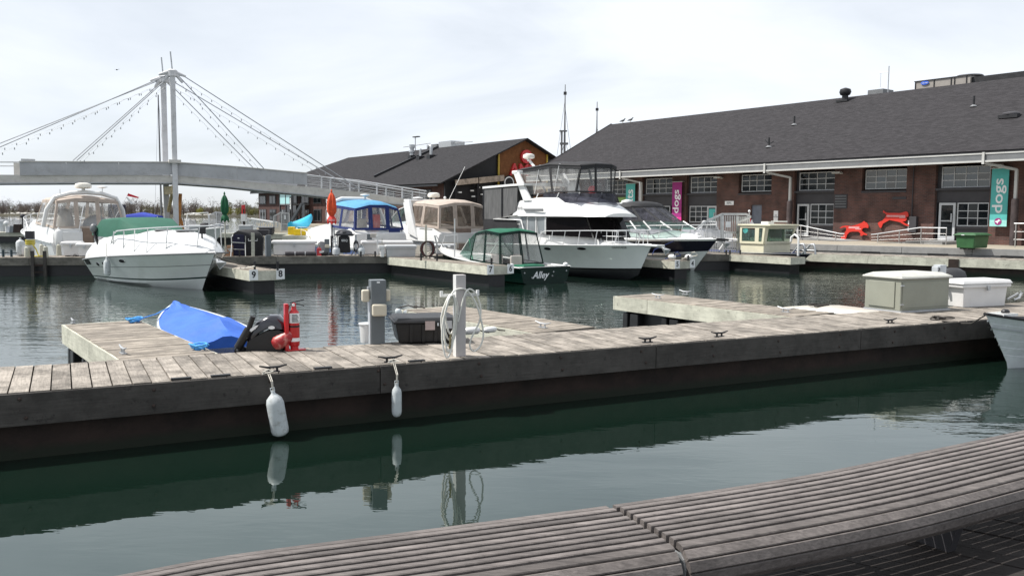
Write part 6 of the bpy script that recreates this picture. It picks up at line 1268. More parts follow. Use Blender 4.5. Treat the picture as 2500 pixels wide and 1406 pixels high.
# ---- 10 white clinker dinghy at the right edge
aJ = math.atan2(-.42, -.90); t, F_, bz = boat('clinker_dinghy', 'white lapstrake dinghy with dark gunwale, bow tied to the pier at the right edge', 'dinghy', (2408, 768), 13.9, aJ, 3.9, None)
H = Hull(3.9, 1.6, .62, bz, .62, full=.3, entry=1.9, zc0=-.02, zc1=.10, zk=-.2, zp=2.4, chb=.72)
b = MB(); N = 26; us = []
for k in range(6): us += [k / 6, (k + .92) / 6]
us = us + [1.0]
secs = []
for i in range(N + 1):
    t_ = i / N; P = []
    for j, u in enumerate(us):
        q = H.side(t_, u); q.y += (.016 if j % 2 == 1 else 0) * min(1, (1 - t_) * 6 + .25); P.append(q)
    kx = t_ * (H.L - H.rake); secs.append([(p.x, -p.y, p.z) for p in reversed(P)] + [(kx, 0, -.2)] + [(p.x, p.y, p.z) for p in P])
b.loft(secs).build('hull', mat('worn_white_dinghy_paint', (.50, .53, .54), .35, 0, .08, 4, grime=.2), t, smooth=25, fix=True)
for sd in (-1, 1): MB().tube([H.sheer(k / 20, sd, -.01, .01) for k in range(21)], .026, 6).build('gunwale', M['black'], t, smooth=60)
MB().loft([[(s_ * 3.85, -max(.01, H.b(s_) - .05), H.zs(s_) - .2), (s_ * 3.85, max(.01, H.b(s_) - .05), H.zs(s_) - .2)] for s_ in (0, .2, .4, .6, .75, .9, 1)], caps=False).build('inside', M['boxgrey'], t)
MB().box(3.35, 3.7, -.15, .15, bz - .03, bz + .01).build('breasthook', M['gel'], t); MB().ball((3.45, 0, bz + .03), .06, sc=(1.3, 1, .7)).build('bow_fitting', M['black'], t); cleatm(t, 3.0, .45, .74)
x, z = F_.hit(2484, 786, .7); hullname(t, H, '203', x - .1, z, .14, M['guttergrey'], sgn=1)
for k in range(4): MB().tube([(H.L - .04 - .10 * k, .0, bz - .10 - .13 * k), (H.L - .04 - .10 * k - .05, -.04, bz - .13 - .13 * k)], .012, 5).build('stem_band', M['galv'], t)
# ---- 11 cream punt behind the right finger pier and a blue covered boat far left
p0 = G(1915, 748, .45); p1 = G(2098, 762, .45); aa = ang(p0, p1); t = thing('moored_punt', 'flat cream punt lying low behind the right finger pier', 'dinghy', (p0.x, p0.y, 0), aa); Lp = (p1 - p0).length
shell(t, 'hull', M['cream'], [(0, .25, .3, -.1, .42, .02), (.4, .5, .6, -.1, .46, .03), (Lp * .6, .6, .7, -.1, .50, .03), (Lp + .6, .6, .68, -.1, .45, .02)])
MB().tube([(Lp * .42, -.3, .56), (Lp * .45, .1, .54), (Lp * .5, -.2, .55), (Lp * .55, .2, .54), (Lp * .52, -.4, .55)], .03, 6).build('rope_pile', M['ropedark'], t)
p = D(350, 522, 66); t = thing('blue_covered_boat', 'distant boat under royal blue canvas behind the white cruiser at left', 'motor boat', (p.x, p.y, 0), 0, 'moored motor boats')
H = Hull(6, 2.3, .9, 1.3, .8); H.build(t, [M['hullwhite'], M['hullwhite']], [(0, 1)], deck=M['gel'])
shell(t, 'blue_cover', mat('royal_blue_canvas', (.01, .03, .28), .8), [(-1.2, .9, .8, 2.0, 2.15, .05), (0, 1, .9, 2.0, 2.3, .1), (1.2, .9, .7, 2.0, 2.1, .05)])
for x in (-1, 0, 1.4): lineof(t, 'cover_post', [(x, -.9, 1.0), (x, -.9, 2.1)], .03, M['steel'])
MB().box(-2.3, -1.6, -.7, .7, 2.0, 2.95).build('dark_canvas', M['vinyldark'], t)
lineof(t, 'outrigger_frame', [(3.4, -.8, 1.2), (3.6, -.8, 2.3), (5.1, -.8, 2.4), (5.2, -.8, 1.2)], .05, M['gel'])
# ================================================================= THINGS ON THE PIERS
def PXY(px, py, z=.70): p = G(px, py, z); return p
def at(px, py, z=.70): p = G(px, py, z); return (p.x, p.y, z)
def sz(px, py, n, z=.70): return n * G(px, py, z).y / FPX      # pixels -> metres at that spot
def cleat(px, py, a, label, group='black cleats along the main pier', m='black', z=.70, s=1.0):
    o = thing('cleat', label, 'cleat', at(px, py, z), a, group)
    MB().tube([(-.15 * s, 0, .075 * s), (-.06 * s, 0, .055 * s), (.06 * s, 0, .055 * s), (.15 * s, 0, .075 * s)], [.009, .014, .014, .009], 6).tube([(-.045 * s, 0, 0), (-.04 * s, 0, .06 * s)], .014, 6).tube([(.045 * s, 0, 0), (.04 * s, 0, .06 * s)], .014, 6).build('horn', M[m], o, smooth=60)
    MB().box(-.07 * s, .07 * s, -.03, .03, 0, .012).build('base', M[m], o); return o
c1 = cleat(667, 908, FP.a, 'black cleat with a fender line, left one on the main pier edge')
c2 = cleat(953, 884, FP.a, 'black cleat with a fender line, between the fire extinguisher and the hose post')
cleat(1581, 836, FP.a, 'bare black cleat on the main pier edge, first right of the hose post'); cleat(1756, 822, FP.a, 'bare black cleat on the main pier edge, second right of the hose post'); cleat(2173, 789, FP.a, 'bare black cleat on the main pier edge below the olive cabinet')
cleat(300, 863, f1.rotation_euler[2], 'grey cleat on the near corner of the short finger pier', 'grey cleats on the finger piers', 'galv', s=1.2); cleat(178, 789, f1.rotation_euler[2], 'grey cleat at the far left corner of the short finger pier', 'grey cleats on the finger piers', 'galv', s=.9)
cleat(1325, 800, f2.rotation_euler[2], 'grey cleat beside the two white fenders', 'grey cleats on the finger piers', 'galv', s=1.2)
for px, py, lb in ((1606, 728, 'far grey cleat on the right finger pier'), (1673, 719, 'pale cleat at the back edge of the right finger pier'), (1918, 762, 'near grey cleat on the right finger pier')): cleat(px, py, f3.rotation_euler[2], lb, 'grey cleats on the finger piers', 'galv', s=1.2)
# hanging fenders
def hangfender(px, ytop, ybot, w, yroot, label, tilt=0):
    x = FP.hit(px, (ytop + ybot) / 2, -.06 - w / 2)[0]; zt_ = FP.hit(px, ytop, -.17)[1]; zb_ = FP.hit(px, ybot, -.17)[1]
    p = FP.wor(x, -.06 - w / 2 - .02, zb_); o = thing('hanging_fender', label, 'fender', tuple(p), FP.a, 'fenders hanging on the main pier'); h = zt_ - zb_; r = w / 2
    o.rotation_euler = (0, R(-tilt), FP.a)
    MB().lathe([(.012, 0), (r * .55, .006), (r * .9, .03), (r, .07), (r, h * .72), (r * .86, h * .82), (r * .45, h * .90), (.022, h * .94), (.02, h)], 20).build('body', M['fender'], o, smooth=50)
    MB().tube([(-.02, 0, h - .01), (-.02, 0, h + .03), (.02, 0, h + .03), (.02, 0, h - .01)], .006, 5).build('eye', M['fender'], o)
    top = (0, .12, .72 - zb_); MB().tube([(0, 0, h), (.0, -.0, h + .1), top], .0045, 5).tube([(.008, 0, h), (.015, 0, h + .1), (top[0] + .02, top[1], top[2])], .005, 5).tube([(-.06, .13, top[2] - .0), (.06, .10, top[2] + .01), (.02, .15, top[2] + .03), (-.05, .12, top[2] + .02)], .008, 5).build('rope', M['rope'], o)
hangfender(684, 950, 1063, .19, 905, 'large dirty white fender hanging tilted from the left cleat', 9); hangfender(967, 937, 1019, .115, 880, 'slim pale fender hanging upright from the cleat nearer the hose post', 0)
# fire extinguisher on its red stand and a red cylinder
x, y, z = at(719, 855); s = y / FPX; E = thing('fire_extinguisher', 'red fire extinguisher strapped to a red stand at the far edge of the main pier', 'fire extinguisher', (x, y, z), FP.a)
rr_ = 13 * s
MB().lathe([(rr_ * .8, 0), (rr_, .015), (rr_, .40), (rr_ * .9, .44), (rr_ * .5, .47), (rr_ * .42, .50)], 20, (0, 0, .055)).build('cylinder', M['red'], E, smooth=45)
MB().box(-rr_ - .055, -rr_ - .008, -.04, .04, 0, .60).box(-.10, .13, -.07, .07, 0, .02).tube([(.0, 0, .01), (.0, 0, .07)], .05, 10).build('stand', M['red'], E, bevel=.004)
MB().lathe([(rr_ * .42, 0), (rr_ * .42, .05), (rr_ * .3, .07)], 12, (0, 0, .54)).build('valve', M['red'], E, smooth=45)
MB().beam((-.05, 0, .61), (.13, 0, .645), .018, .012).beam((.0, 0, .60), (.13, 0, .565), .018, .012).build('lever', M['black'], E); MB().lathe([(.018, 0), (.018, .012)], 12, (-.015, -.04, .585), axis=(0, -1, 0)).build('gauge', M['letters'], E)
MB().tube([(-.02, -.01, .585), (-.065, -.02, .58), (-.085, -.02, .50), (-.082, -.02, .36)], .009, 6).build('hose', M['black'], E, smooth=60)
MB().lathe([(rr_ + .002, .0), (rr_ + .002, .022)], 20, (0, 0, .30)).build('strap', M['black'], E, smooth=40)
lab = [(rr_ * 1.012 * math.sin(a_), -rr_ * 1.012 * math.cos(a_)) for a_ in [(-1.25 + 2.5 * k / 10) for k in range(11)]]
L_ = MB().loft([[(a_, b_, .355), (a_, b_, .48)] for a_, b_ in lab], caps=False).build('label', M['letters'], E); MB().loft([[(a_, b_, .12), (a_, b_, .165)] for a_, b_ in lab], caps=False).build('label', M['letters'], E)
for k in range(6): MB().box(-.045, .045 - .01 * (k % 3), -rr_ * 1.02 - .004, -rr_ * .98, .372 + k * .017, .378 + k * .017).build('printed_line', M['letterdark'], L_)
x, y, z = at(668, 858); C = thing('red_cylinder', 'worn red tank lying against the foot of the fire extinguisher stand', 'tank', (x, y - .02, z), FP.a)
MB().lathe([(.03, 0), (.06, .01), (.09, .05), (.09, .32), (.02, .35)], 18, (0, 0, .08), axis=(.85, .15, .38)).build('tank', mat('chipped_red_paint', (.42, .02, .025), .4, 0, .25, 12, c2=(.6, .3, .26), lo=.45, hi=.72), C, smooth=45)
# power pedestal
x, y, z = at(921, 838); s = y / FPX; E = thing('power_pedestal', 'dark grey power pedestal with three beige socket covers beside the black deck box', 'power pedestal', (x, y, z), FP.a - R(8))
w = 17 * s
MB().box(-w, w * .95, -.09, .09, 0, 96 * s).build('post', M['pedestal'], E, bevel=.006); MB().box(-w * 1.02, w * 1.14, -.11, .10, 97 * s, 157 * s).build('cabinet', M['pedestal'], E, bevel=.006)
MB().box(-w * 1.18, -w * 1.03, -.07, .08, 0, 110 * s).build('side_channel', M['pedlight'], E); MB().box(-w * 1.35, -w * 1.06, -.02, .05, 112 * s, 140 * s).build('conduit', M['galv'], E)
for (a_, b_, z0_, z1_, y0) in ((-w * 2.2, -w * 1.1, 104, 133, .0), (w * 1.16, w * 1.9, 104, 133, .0), (-w * .92, w * 1.1, 70, 99, -.1)): MB().box(a_, b_, -.05 + y0 * .4 - (.08 if y0 else 0), .05 + y0 - .0, z0_ * s, z1_ * s).build('socket_cover', M['socket'], E, bevel=.02)
MB().box(-.02, .02, -.114, -.111, 150 * s, 154 * s).build('badge', M['letters'], E)
# white bucket behind
x, y, z = at(898, 838); tag(MB().lathe([(.10, 0), (.115, .24), (.125, .245), (.125, .26)], 18).build('bucket', M['gel'], loc=(x - .02, y + .12, z), smooth=40), 'white bucket half hidden behind the grey power pedestal', 'bucket')
# black deck box
p0 = G(975, 841); p1 = G(1113, 837); fr = Frame(p0.xy, ang(p0, p1)); L_ = (p1 - p0).length * .98; x1l, zt_ = fr.hit(975, 780, 0)
print('blackbox', L_, zt_); E = thing('deck_box', 'black lidded deck box with two paper notes between pedestal and hose post', 'storage box', (p0.x, p0.y, .7), fr.a, 'deck boxes on the piers'); hh = zt_ - .7
MB().tbox(0, L_, .0, .62, .02, hh * .82, (.05, .03)).build('body', M['blackplastic'], E, bevel=.012)
MB().box(-.08, L_ + .08, -.06, .70, hh * .83, hh * .93).tbox(-.06, L_ + .06, -.045, .68, hh * .935, hh * 1.04, -.05).build('lid', M['blackplastic'], E, bevel=.012)
for q in (.18, .40, .62, .84): MB().tbox(L_ * q, L_ * q + .04, -.03, .0, .03, hh * .8, (0, .02)).build('rib', M['blackplastic'], E)
MB().box(.34, .47, -.069, -.064, hh * .58, hh * .93).build('paper_note', mat('pinkish_paper', (.45, .36, .34), .8), E); MB().box(L_ - .15, L_ - .05, -.069, -.064, hh * .62, hh * .93).build('paper_note', M['boxgrey'], E)
MB().tube([(L_ * .68, -.07, hh * .86), (L_ * .68, -.075, hh * .74)], .012, 6).build('padlock', M['galv'], E)
# hose post
x, y, z = at(1122, 869); s = y / FPX; E = thing('hose_post', 'white square post with coiled white hose on its hooks at the main pier edge', 'post', (x, y, z), FP.a - R(4)); hp_ = 201 * s
MB().box(-.062, .062, -.055, .055, 0, hp_).build('post', mat('pinkish_white_post', (.45, .42, .41), .5, 0, .06), E, bevel=.004); MB().box(-.066, -.0625, -.055, .055, 0, hp_).build('edge_trim', M['gel'], E)
zh = 148 * s
MB().box(-.25, .25, -.02, .02, zh, zh + .03).box(-.25, -.22, -.02, .02, zh + .03, zh + .07).box(.22, .25, -.02, .02, zh + .03, zh + .07).build('hook_bar', M['gel'], E)
b = random.Random(9)
for k in range(5):
    cx = -.135 - .012 * k; rx_ = .065 + .018 * (k % 3); rz_2 = .24 + .035 * k; yy = -.05 - .022 * k
    pts = [(cx + rx_ * math.cos(q / 18 * 2 * math.pi) * (1 + .1 * math.sin(q)), yy + .012 * math.sin(q * .9), zh + .03 - rz_2 + rz_2 * math.sin(q / 18 * 2 * math.pi + .1 * k)) for q in range(19)]
    MB().tube(pts, .012, 8).build('hose_coil', M['hose'], E, smooth=60)
pts = [(-.05, -.09, zh - .3), (.02, -.10, zh + .0), (.10, -.07, zh + .09), (.20, -.05, zh + .02), (.255, -.05, zh - .15), (.24, -.05, zh - .32), (.15, -.06, zh - .48), (.11, -.06, zh - .60), (.16, -.06, zh - .68), (.25, -.06, zh - .62), (.29, -.06, zh - .48), (.26, -.06, zh - .3), (.20, -.05, zh - .1), (.10, -.05, zh + .05), (.0, -.08, zh + .1), (-.12, -.09, zh + .06), (-.2, -.09, zh - .12), (-.23, -.09, zh - .20)]
P3 = [Vector(p) for p in pts]; sm = []
for i in range(len(P3) - 1):
    for f in (0, .25, .5, .75): sm.append(cr(P3, i + f))
MB().tube(sm, .011, 8).build('hose_loop', M['hose'], E, smooth=60)
MB().tube([(-.16, -.12, zh - .45), (-.17, -.12, zh - .62)], .012, 6).tube([(-.23, -.09, zh - .20), (-.235, -.09, zh - .25)], .014, 6).build('hose_end', mat('brass_hose_end', (.30, .24, .12), .4, .6), E)
# two white fenders lying by the middle finger pier
for px, py, r, ln, lb, rot in ((1150, 818, .055, .26, 'left of two white fenders lying beside the hose post', .1), (1198, 814, .045, .24, 'right of two white fenders lying beside the hose post', .25)):
    x, y, z = at(px, py); o = thing('lying_fender', lb, 'fender', (x - .1, y, z + r), FP.a + rot, 'white fenders lying on the pier')
    MB().lathe([(.01, 0), (r * .6, .01), (r, .04), (r, ln - .04), (r * .6, ln - .01), (.012, ln)], 14, (0, 0, 0), axis=(1, 0, 0)).build('body', M['gel'], o, smooth=50)
    MB().tube([(ln, 0, 0), (ln + .08, .02, -r + .02), (ln + .14, -.04, -r + .015)], .01, 5).build('line', M['ropedark'], o)
x, y, z = at(975, 765, .66); o = thing('lying_fender', 'grey white fenders bundled on the far end of the middle finger pier', 'fender', (x - .05, y + .1, .74), .2, 'white fenders lying on the pier')
MB().lathe([(.01, 0), (.05, .02), (.06, .06), (.06, .25), (.02, .3)], 12, axis=(.3, .2, -.9)).lathe([(.01, 0), (.05, .02), (.05, .2), (.02, .24)], 12, (.12, .02, -.05), axis=(.6, -.3, -.6)).build('body', M['fender'], o, smooth=50); MB().tube([(0, 0, .0), (.2, .02, .05), (.35, 0, .0), (.3, .05, .03), (.5, 0, 0)], .012, 5).build('line', M['ropedark'], o)
# generator cabinet, white box, pedestal, covered pile, anchor at right
p0 = G(2197, 764)
fr = Frame(p0.xy, FP.a); x1l, zt_ = fr.hit(2197, 683, 0); xr_ = fr.hit(2316, 730, 0)[0]
E = thing('utility_cabinet', 'olive grey utility cabinet with pale domed lid at the right end of the main pier', 'cabinet', (p0.x, p0.y, .7), fr.a); hh = zt_ - .7; L_ = xr_; dp = .80; print('cab', L_, hh)
ca = MB().box(.0, L_, -.0, dp, .03, hh).build('body', M['generator'], E, bevel=.015)
MB().box(-.02, -.001, .12, dp - .1, .08, hh - .05).build('door', M['generator'], E, bevel=.008); MB().box(.04, L_ - .03, -.012, -.001, .08, hh - .05).build('door', M['generator'], E, bevel=.005)
MB().box(-.04, L_ + .04, -.05, dp + .05, hh, hh + .045).tbox(-.02, L_ + .02, -.03, dp + .03, hh + .046, hh + .10, -.12).build('lid', mat('pale_lid', (.46, .46, .42), .5), E, bevel=.025)
MB().box(-.02, L_ + .02, -.03, dp, 0, .03).build('plinth', M['boxgrey'], E)
for (a_, z_) in ((.0, .14), (.0, hh - .12)): MB().box(a_ - .03, a_ + .05, -.04, -.013, z_, z_ + .02).build('latch', M['galv'], E)
def dockbox(px0, px1, py, pytop, label, depth=.6, z=.70, a=None, mtl='boxwhite', lidm=None, name='dock_box', pyr=None, over=.06):
    p0 = G(px0, py, z); p1 = G(px1, pyr or py, z); a = ang(p0, p1) if a is None else a; fr = Frame(p0.xy, a); L_ = fr.hit(px1, (py + pytop) / 2, 0)[0]; hh = fr.hit((px0 + px1) / 2, pytop, 0)[1] - z
    o = thing(name, label, 'dock box', (p0.x, p0.y, z), a, 'deck boxes on the piers')
    MB().tbox(.06, L_ - .06, .04, depth - .04, 0, hh * .78, (.03, .02)).build('body', M[mtl], o, bevel=.015)
    MB().box(0 - over * .5, L_ + over * .5, -.02, depth + .02, hh * .72, hh * .86).tbox(-over, L_ + over, -.04, depth + .04, hh * .861, hh, -.04).build('lid', M[lidm or mtl], o, bevel=.02)
    MB().box(L_ * .5 - .03, L_ * .5 + .03, -.06, -.02, hh * .62, hh * .8).build('latch', M['galv'], o); return o, fr, L_, hh
dockbox(2350, 2464, 752, 684, 'white dock box with stepped lid right of the olive cabinet', .62, pyr=747)
q_ = D(2290, 700, 17.3); x, y, z = q_.x, q_.y, .7; E = thing('shore_pedestal', 'light grey pedestal marked 7 rising behind the olive cabinet', 'power pedestal', (x, y, .7), FP.a)
MB().box(-.06, .12, -.08, .08, 0, .80).build('post', M['pedlight'], E, bevel=.008); MB().box(-.12, -.062, -.07, .07, .5, .77).build('side_box', M['pedlight'], E, bevel=.01); MB().box(-.16, -.02, -.14, -.081, .52, .62).build('socket_cover', M['socket'], E, bevel=.015); text('7', .11, M['letterdark'], E, face((-.09, -.075, .70), (1, 0, 0), (0, 0, 1)))
x, y, z = at(2375, 748); o = thing('covered_heap', 'black sheet draped over gear behind the white dock box', 'covered gear', (x, y + .9, .7), FP.a); rr = random.Random(4)
b = MB(); n = 18; rings = [[(math.cos(2 * math.pi * k / n) * r_ * (1 + .08 * math.sin(5 * k + i)), .5 * math.sin(2 * math.pi * k / n) * r_ * (1 + .06 * math.sin(7 * k)), z_) for k in range(n)] for i, (r_, z_) in enumerate(((.52, .0), (.46, .45), (.36, .62), (.2, .69), (.02, .70)))]
b.loft(rings, closed=True).build('sheet', mat('grey_black_sheet', (.035, .035, .038), .6, 0, .2), o, smooth=35)
x, y, z = at(2480, 738); o = thing('anchor', 'small anchor and black bag lying right of the white dock box', 'anchor', (x, y + .1, .72), 0)
MB().beam((-.12, 0, .03), (.1, 0, .16), .03).tube([(.02, 0, .02), (.12, 0, .06), (.17, 0, .16), (.13, 0, .2)], [.02, .03, .03, .01], 6).build('fluke', M['galv'], o); MB().ball((-.25, .1, .12), .17, sc=(.6, .8, 1)).build('bag', M['blackcanvas'], o, smooth=60)
x, y, z = at(2281, 781); o = thing('rope_pile', 'tangle of dark mooring rope and chain leading to the white dinghy', 'rope', (x, y, z), FP.a)
for k in range(3): MB().tube([(math.cos(q * .8 + k * 2) * (.07 + .02 * k) * (1.8 if k == 2 else 1) + k * .12, .06 * math.sin(q * .8 + k), .02 + .02 * (k % 2) + .015 * math.sin(q)) for q in range(10)], .014, 5).build('coil', M['ropedark'], o, smooth=60)
dn = Frame(FP.o, FP.a); q1 = G(2300, 784, .72); q2 = G(2340, 789, .66); q3 = D(2408, 768, 13.9); MB().tube([q1 - Vector((x, y, z)) * 0 - Vector(o.location), q2 - Vector(o.location), (q2 + q3) / 2 - Vector((0, 0, .07)) - Vector(o.location), q3 - Vector(o.location)], .012, 5).build('line', M['ropedark'], o, rot=(0, 0, 0)); ln_ = o.children[-1]; ln_.matrix_local = Matrix.Rotation(-FP.a, 4, 'Z')
# gull droppings of lifted plank ends, hardware on the pier edge
for px, py in ((440, 923), (535, 915), (785, 898), (1020, 884)):
    p = G(px, py, .70); l = FP.loc(p); tag(MB().box(-.1, .1, -.03, .03, 0, .02).build('pier_bracket', M['blackplastic'], loc=FP.wor(l[0], .02, .70), rot=(0, 0, FP.a)), {440: 'flat black bracket on the pier edge, leftmost', 535: 'flat black bracket on the pier edge just left of the tilted fender', 785: 'flat black bracket on the pier edge between the two hanging fenders', 1020: 'flat black bracket on the pier edge left of the hose post'}[px], 'bracket', 'black brackets on the pier edge')

# ---------------------------------------------------------------- back pier
def onback(px, off=.3): # point on the back pier a little behind its front edge
    x, _ = FD.hit(px, 622, off); return FD.wor(x, off, .70)
def hB(px, py, off=.3): return FD.hit(px, py, off)[1] - .70
sB = lambda n, px=600: n * onback(px).y / FPX
def umbrella(px, ytop, yv, ybase, m1, m2, label, off=.6, w=20, ring_=None, word=None):
    p = onback(px, off); o = thing('closed_umbrella', label, 'umbrella', tuple(p), FD.a, 'closed patio umbrellas'); zt_ = hB(px, ytop, off); zv = hB(px, yv, off); r = sB(w, px) / 2
    MB().tube([(0, 0, 0), (0, 0, zt_)], .025, 8).build('pole', M['palewood'] if m2 is None else M['charcoal'], o, smooth=60)
    b = MB(); n = 24; secs = []
    amp = lambda f: .20 if f < .7 else .09
    for f, q in ((0, .12), (.04, .35), (.12, .62), (.25, .92), (.45, 1.02), (.62, .98), (.72, .7), (.755, .55), (.79, .75), (.88, 1.15), (.95, 1.12), (1.0, 1.05)):
        zz = zt_ - .06 - (zt_ - .06 - zv) * f; secs.append([(math.cos(2 * math.pi * k / n) * r * q * (1 + amp(f) * math.cos(k / n * 2 * math.pi * 6 + f * 3)), math.sin(2 * math.pi * k / n) * r * q * (1 + amp(f) * math.cos(k / n * 2 * math.pi * 6 + f * 3)), zz + (.05 * math.cos(k / n * 12 * math.pi) if f > .9 else 0)) for k in range(n)])
    MB().loft(secs[:8], closed=True).build('canopy', m1, o, smooth=50); MB().loft(secs[7:], closed=True).build('valance', m2 or m1, o, smooth=50)
    MB().lathe([(r * .5, 0), (r * .62, .03), (r * .5, .06)], 12, (0, 0, zt_ - .06 - (zt_ - .06 - zv) * .76)).build('tie', m1, o); MB().lathe([(.03, 0), (.04, .05), (.01, .12)], 8, (0, 0, zt_ - .06)).build('finial', m1, o)
    return o, zt_, zv, r
o, zt_, zv, r = umbrella(551, 472, 540, 622, M['greenum'], None, 'closed dark green patio umbrella on a wooden pole on the back pier', w=17); 
MB().lathe([(.25, 0), (.25, .06), (.06, .1)], 14).build('base', M['blackplastic'], o)
o, zt_, zv, r = umbrella(811, 466, 546, 622, M['orange'], M['coverred'], 'closed orange patio umbrella with red printed valance on the back pier', w=20)
text('BRIO', .12, M['letters'], o, face((0, -r * 1.22, zt_ - (zt_ - zv) * .9), (1, 0, 0), (0, 0, 1)))
MB().lathe([(.22, 0), (.2, .08), (.06, .14), (.06, .8)], 12).build('base', M['charcoal'], o, smooth=40)
def simple(name, label, cat, px, off, build, a=None, group=None):
    p = onback(px, off); o = thing(name, label, cat, tuple(p), FD.a if a is None else a, group); build(o, p.y / FPX); return o
def f_(o, s): MB().box(-.12, .12, -.1, .12, 0, .42).box(-.28, -.12, -.1, .1, 0, .12).build('carton', M['terracotta'], o, bevel=.01); MB().prism([(-.1, -.12, .3), (.12, -.12, .36), (.1, -.12, .16), (-.02, -.12, .2)], (0, -.01, 0)).build('paper', M['cushion'], o)
simple('cardboard_carton', 'brown carton with loose paper at the foot of the green umbrella', 'box', 562, .35, f_)
def f_(o, s):
    MB().tube([(-.25, .1, 0), (-.27, 0, .75), (-.2, .05, .85)], .02, 6).tube([(.25, .1, 0), (.27, 0, .8)], .02, 6).tube([(-.26, -.02, .28), (.26, -.02, .26)], .018, 6).tube([(-.26, -.02, .55), (.26, -.02, .52)], .018, 6).tube([(-.28, -.3, 0), (-.26, -.05, .5)], .018, 6).tube([(.28, -.3, 0), (.26, -.05, .5)], .018, 6).build('frame', M['alu'], o, smooth=60)
    MB().box(-.22, .22, .0, .08, .02, .86).build('fabric_back', mat('navy_black_fabric', (.012, .012, .035), .8), o, bevel=.03); MB().prism([(-.05, -.012, .70), (0, -.012, .745), (.05, -.012, .70)], (0, -.004, 0)).build('emblem', M['letters'], o)
simple('folded_chair', 'folded aluminium chair with navy fabric leaning on the covered barbecue', 'chair', 583, .35, f_)
def f_(o, s):
    w = 38 * s; secs = []
    for z_, q, d in ((0, .92, .32), (.5, .97, .33), (.72, 1.0, .34), (.90, .80, .30), (1.02, .52, .2), (1.06, .3, .1)): secs.append([(x_ * w * q, y_ * d, z_) for x_, y_ in ((-1, -1), (-.3, -1.08), (.3, -1.08), (1, -1), (1.04, 0), (1, 1), (0, 1.05), (-1, 1), (-1.04, 0))])
    MB().loft(secs, closed=True).build('cover', M['blackcanvas'], o, smooth=35); MB().tbox(w * .45, w * 1.3, .1, .5, .80, 1.04, .02).build('side_box', M['charcoal'], o, bevel=.02)
simple('covered_barbecue', 'large barbecue under a black fabric cover beside the green umbrella', 'barbecue', 605, .85, f_)
def f_(o, s): MB().box(-.065, .065, -.06, .06, 0, 57 * s).build('post', M['palewood'], o); MB().tube([(-.17, -.02, .70), (-.17, -.02, .62), (.17, -.02, .62), (.17, -.02, .70)], .014, 6).build('hooks', M['gel'], o)
simple('hook_post', 'pale timber post with two white hooks in front of the covered barbecue', 'post', 618, .12, f_)
def f_(o, s): MB().box(-.08, .1, -.07, .07, 0, 52 * s).build('post', M['pedestal'], o, bevel=.01); MB().box(-.13, -.085, -.06, .05, 0, 50 * s).build('side_channel', M['pedlight'], o)
simple('grey_pedestal', 'dark grey pedestal between the covered barbecue and a white dock box', 'power pedestal', 656, .10, f_)
def f_(o, s):
    MB().box(-.09, .09, -.08, .08, .0, 40 * s).box(-.11, -.092, -.07, .07, 0, 40 * s).build('post', M['pedestal'], o, bevel=.01); MB().box(-.09, .08, -.13, -.081, .32, .45).build('socket_cover', M['socket'], o, bevel=.01)
simple('grey_pedestal', 'grey pedestal with beige socket cover just left of the orange umbrella', 'power pedestal', 799, .5, f_)
FDA = FD.a
def dbx(px0, px1, ytop, label, off=.35, mtl='boxwhite', depth=.6, a=None, z0=622):
    p0 = onback(px0, off); fr = Frame(p0.xy, FD.a); L_ = fr.hit(px1, 605, 0)[0]; hh = fr.hit((px0 + px1) / 2, ytop, 0)[1] - .70; o = thing('dock_box', label, 'dock box', tuple(p0), FD.a, 'deck boxes on the piers')
    MB().tbox(.08, L_ - .08, .04, depth - .04, .03, hh * .80, (.03, .02)).build('body', M[mtl], o, bevel=.015); MB().box(-.02, L_ + .02, -.03, depth + .03, hh * .78, hh * .9).tbox(-.03, L_ + .03, -.04, depth + .04, hh * .901, hh, -.05).build('lid', M[mtl], o, bevel=.02)
    MB().box(L_ * .5 - .03, L_ * .5 + .03, -.05, 0, hh * .6, hh * .82).build('latch', M['galv'], o)
    for q in (.1, L_ - .22): MB().box(q, q + .12, .1, depth - .1, 0, .03).build('foot', M['blackplastic'], o)
dbx(664, 773, 587, 'white dock box with a dark rolled mat lying before it', .45); dbx(884, 1008, 588, 'long white dock box behind the white post and gas bottle', .8, depth=.7); dbx(150, 196, 590, 'white dock box on the back pier left of the green topped cruiser', .7); dbx(186, 226, 594, 'slim white locker beside the stern of the canvas topped cruiser', .35, depth=.5)
dbx(1064, 1112, 596, 'pale grey dock box behind the bow of the green runabout', .7, 'boxgrey')
# grey dock box on finger pier 7
p0 = G(943, 628); fr = Frame(p0.xy, FD.a + R(2)); L_ = fr.hit(1017, 612, 0)[0]; hh = fr.hit(980, 598, 0)[1] - .7; o = thing('dock_box', 'grey dock box at the root of the finger pier bearing number 7', 'dock box', (p0.x, p0.y, .7), fr.a, 'deck boxes on the piers')
MB().tbox(.05, L_ - .05, .05, .55, .0, hh * .68, .02).build('body', M['boxgrey'], o, bevel=.015); MB().box(0, L_, 0, .6, hh * .66, hh * .84).tbox(-.04, L_ + .04, -.03, .63, hh * .841, hh, -.05).build('lid', M['boxgrey'], o, bevel=.02); MB().tbox(-.28, -.06, .1, .6, hh * .68, hh * .95, 0).box(-.2, -.06, .12, .58, 0, hh * .7).build('side_shelf', M['gel'], o, bevel=.02)
def f_(o, s):
    MB().tube([(-.62, 0, .09), (.6, 0, .09)], .09, 12).build('roll', mat('dark_mat', (.05, .045, .05), .9, 0, .3, 9), o, smooth=50)
    for q in (-.25, .15): MB().lathe([(.093, 0), (.093, .03)], 12, (q, 0, .09), axis=(1, 0, 0)).build('tie', M['galv'], o)
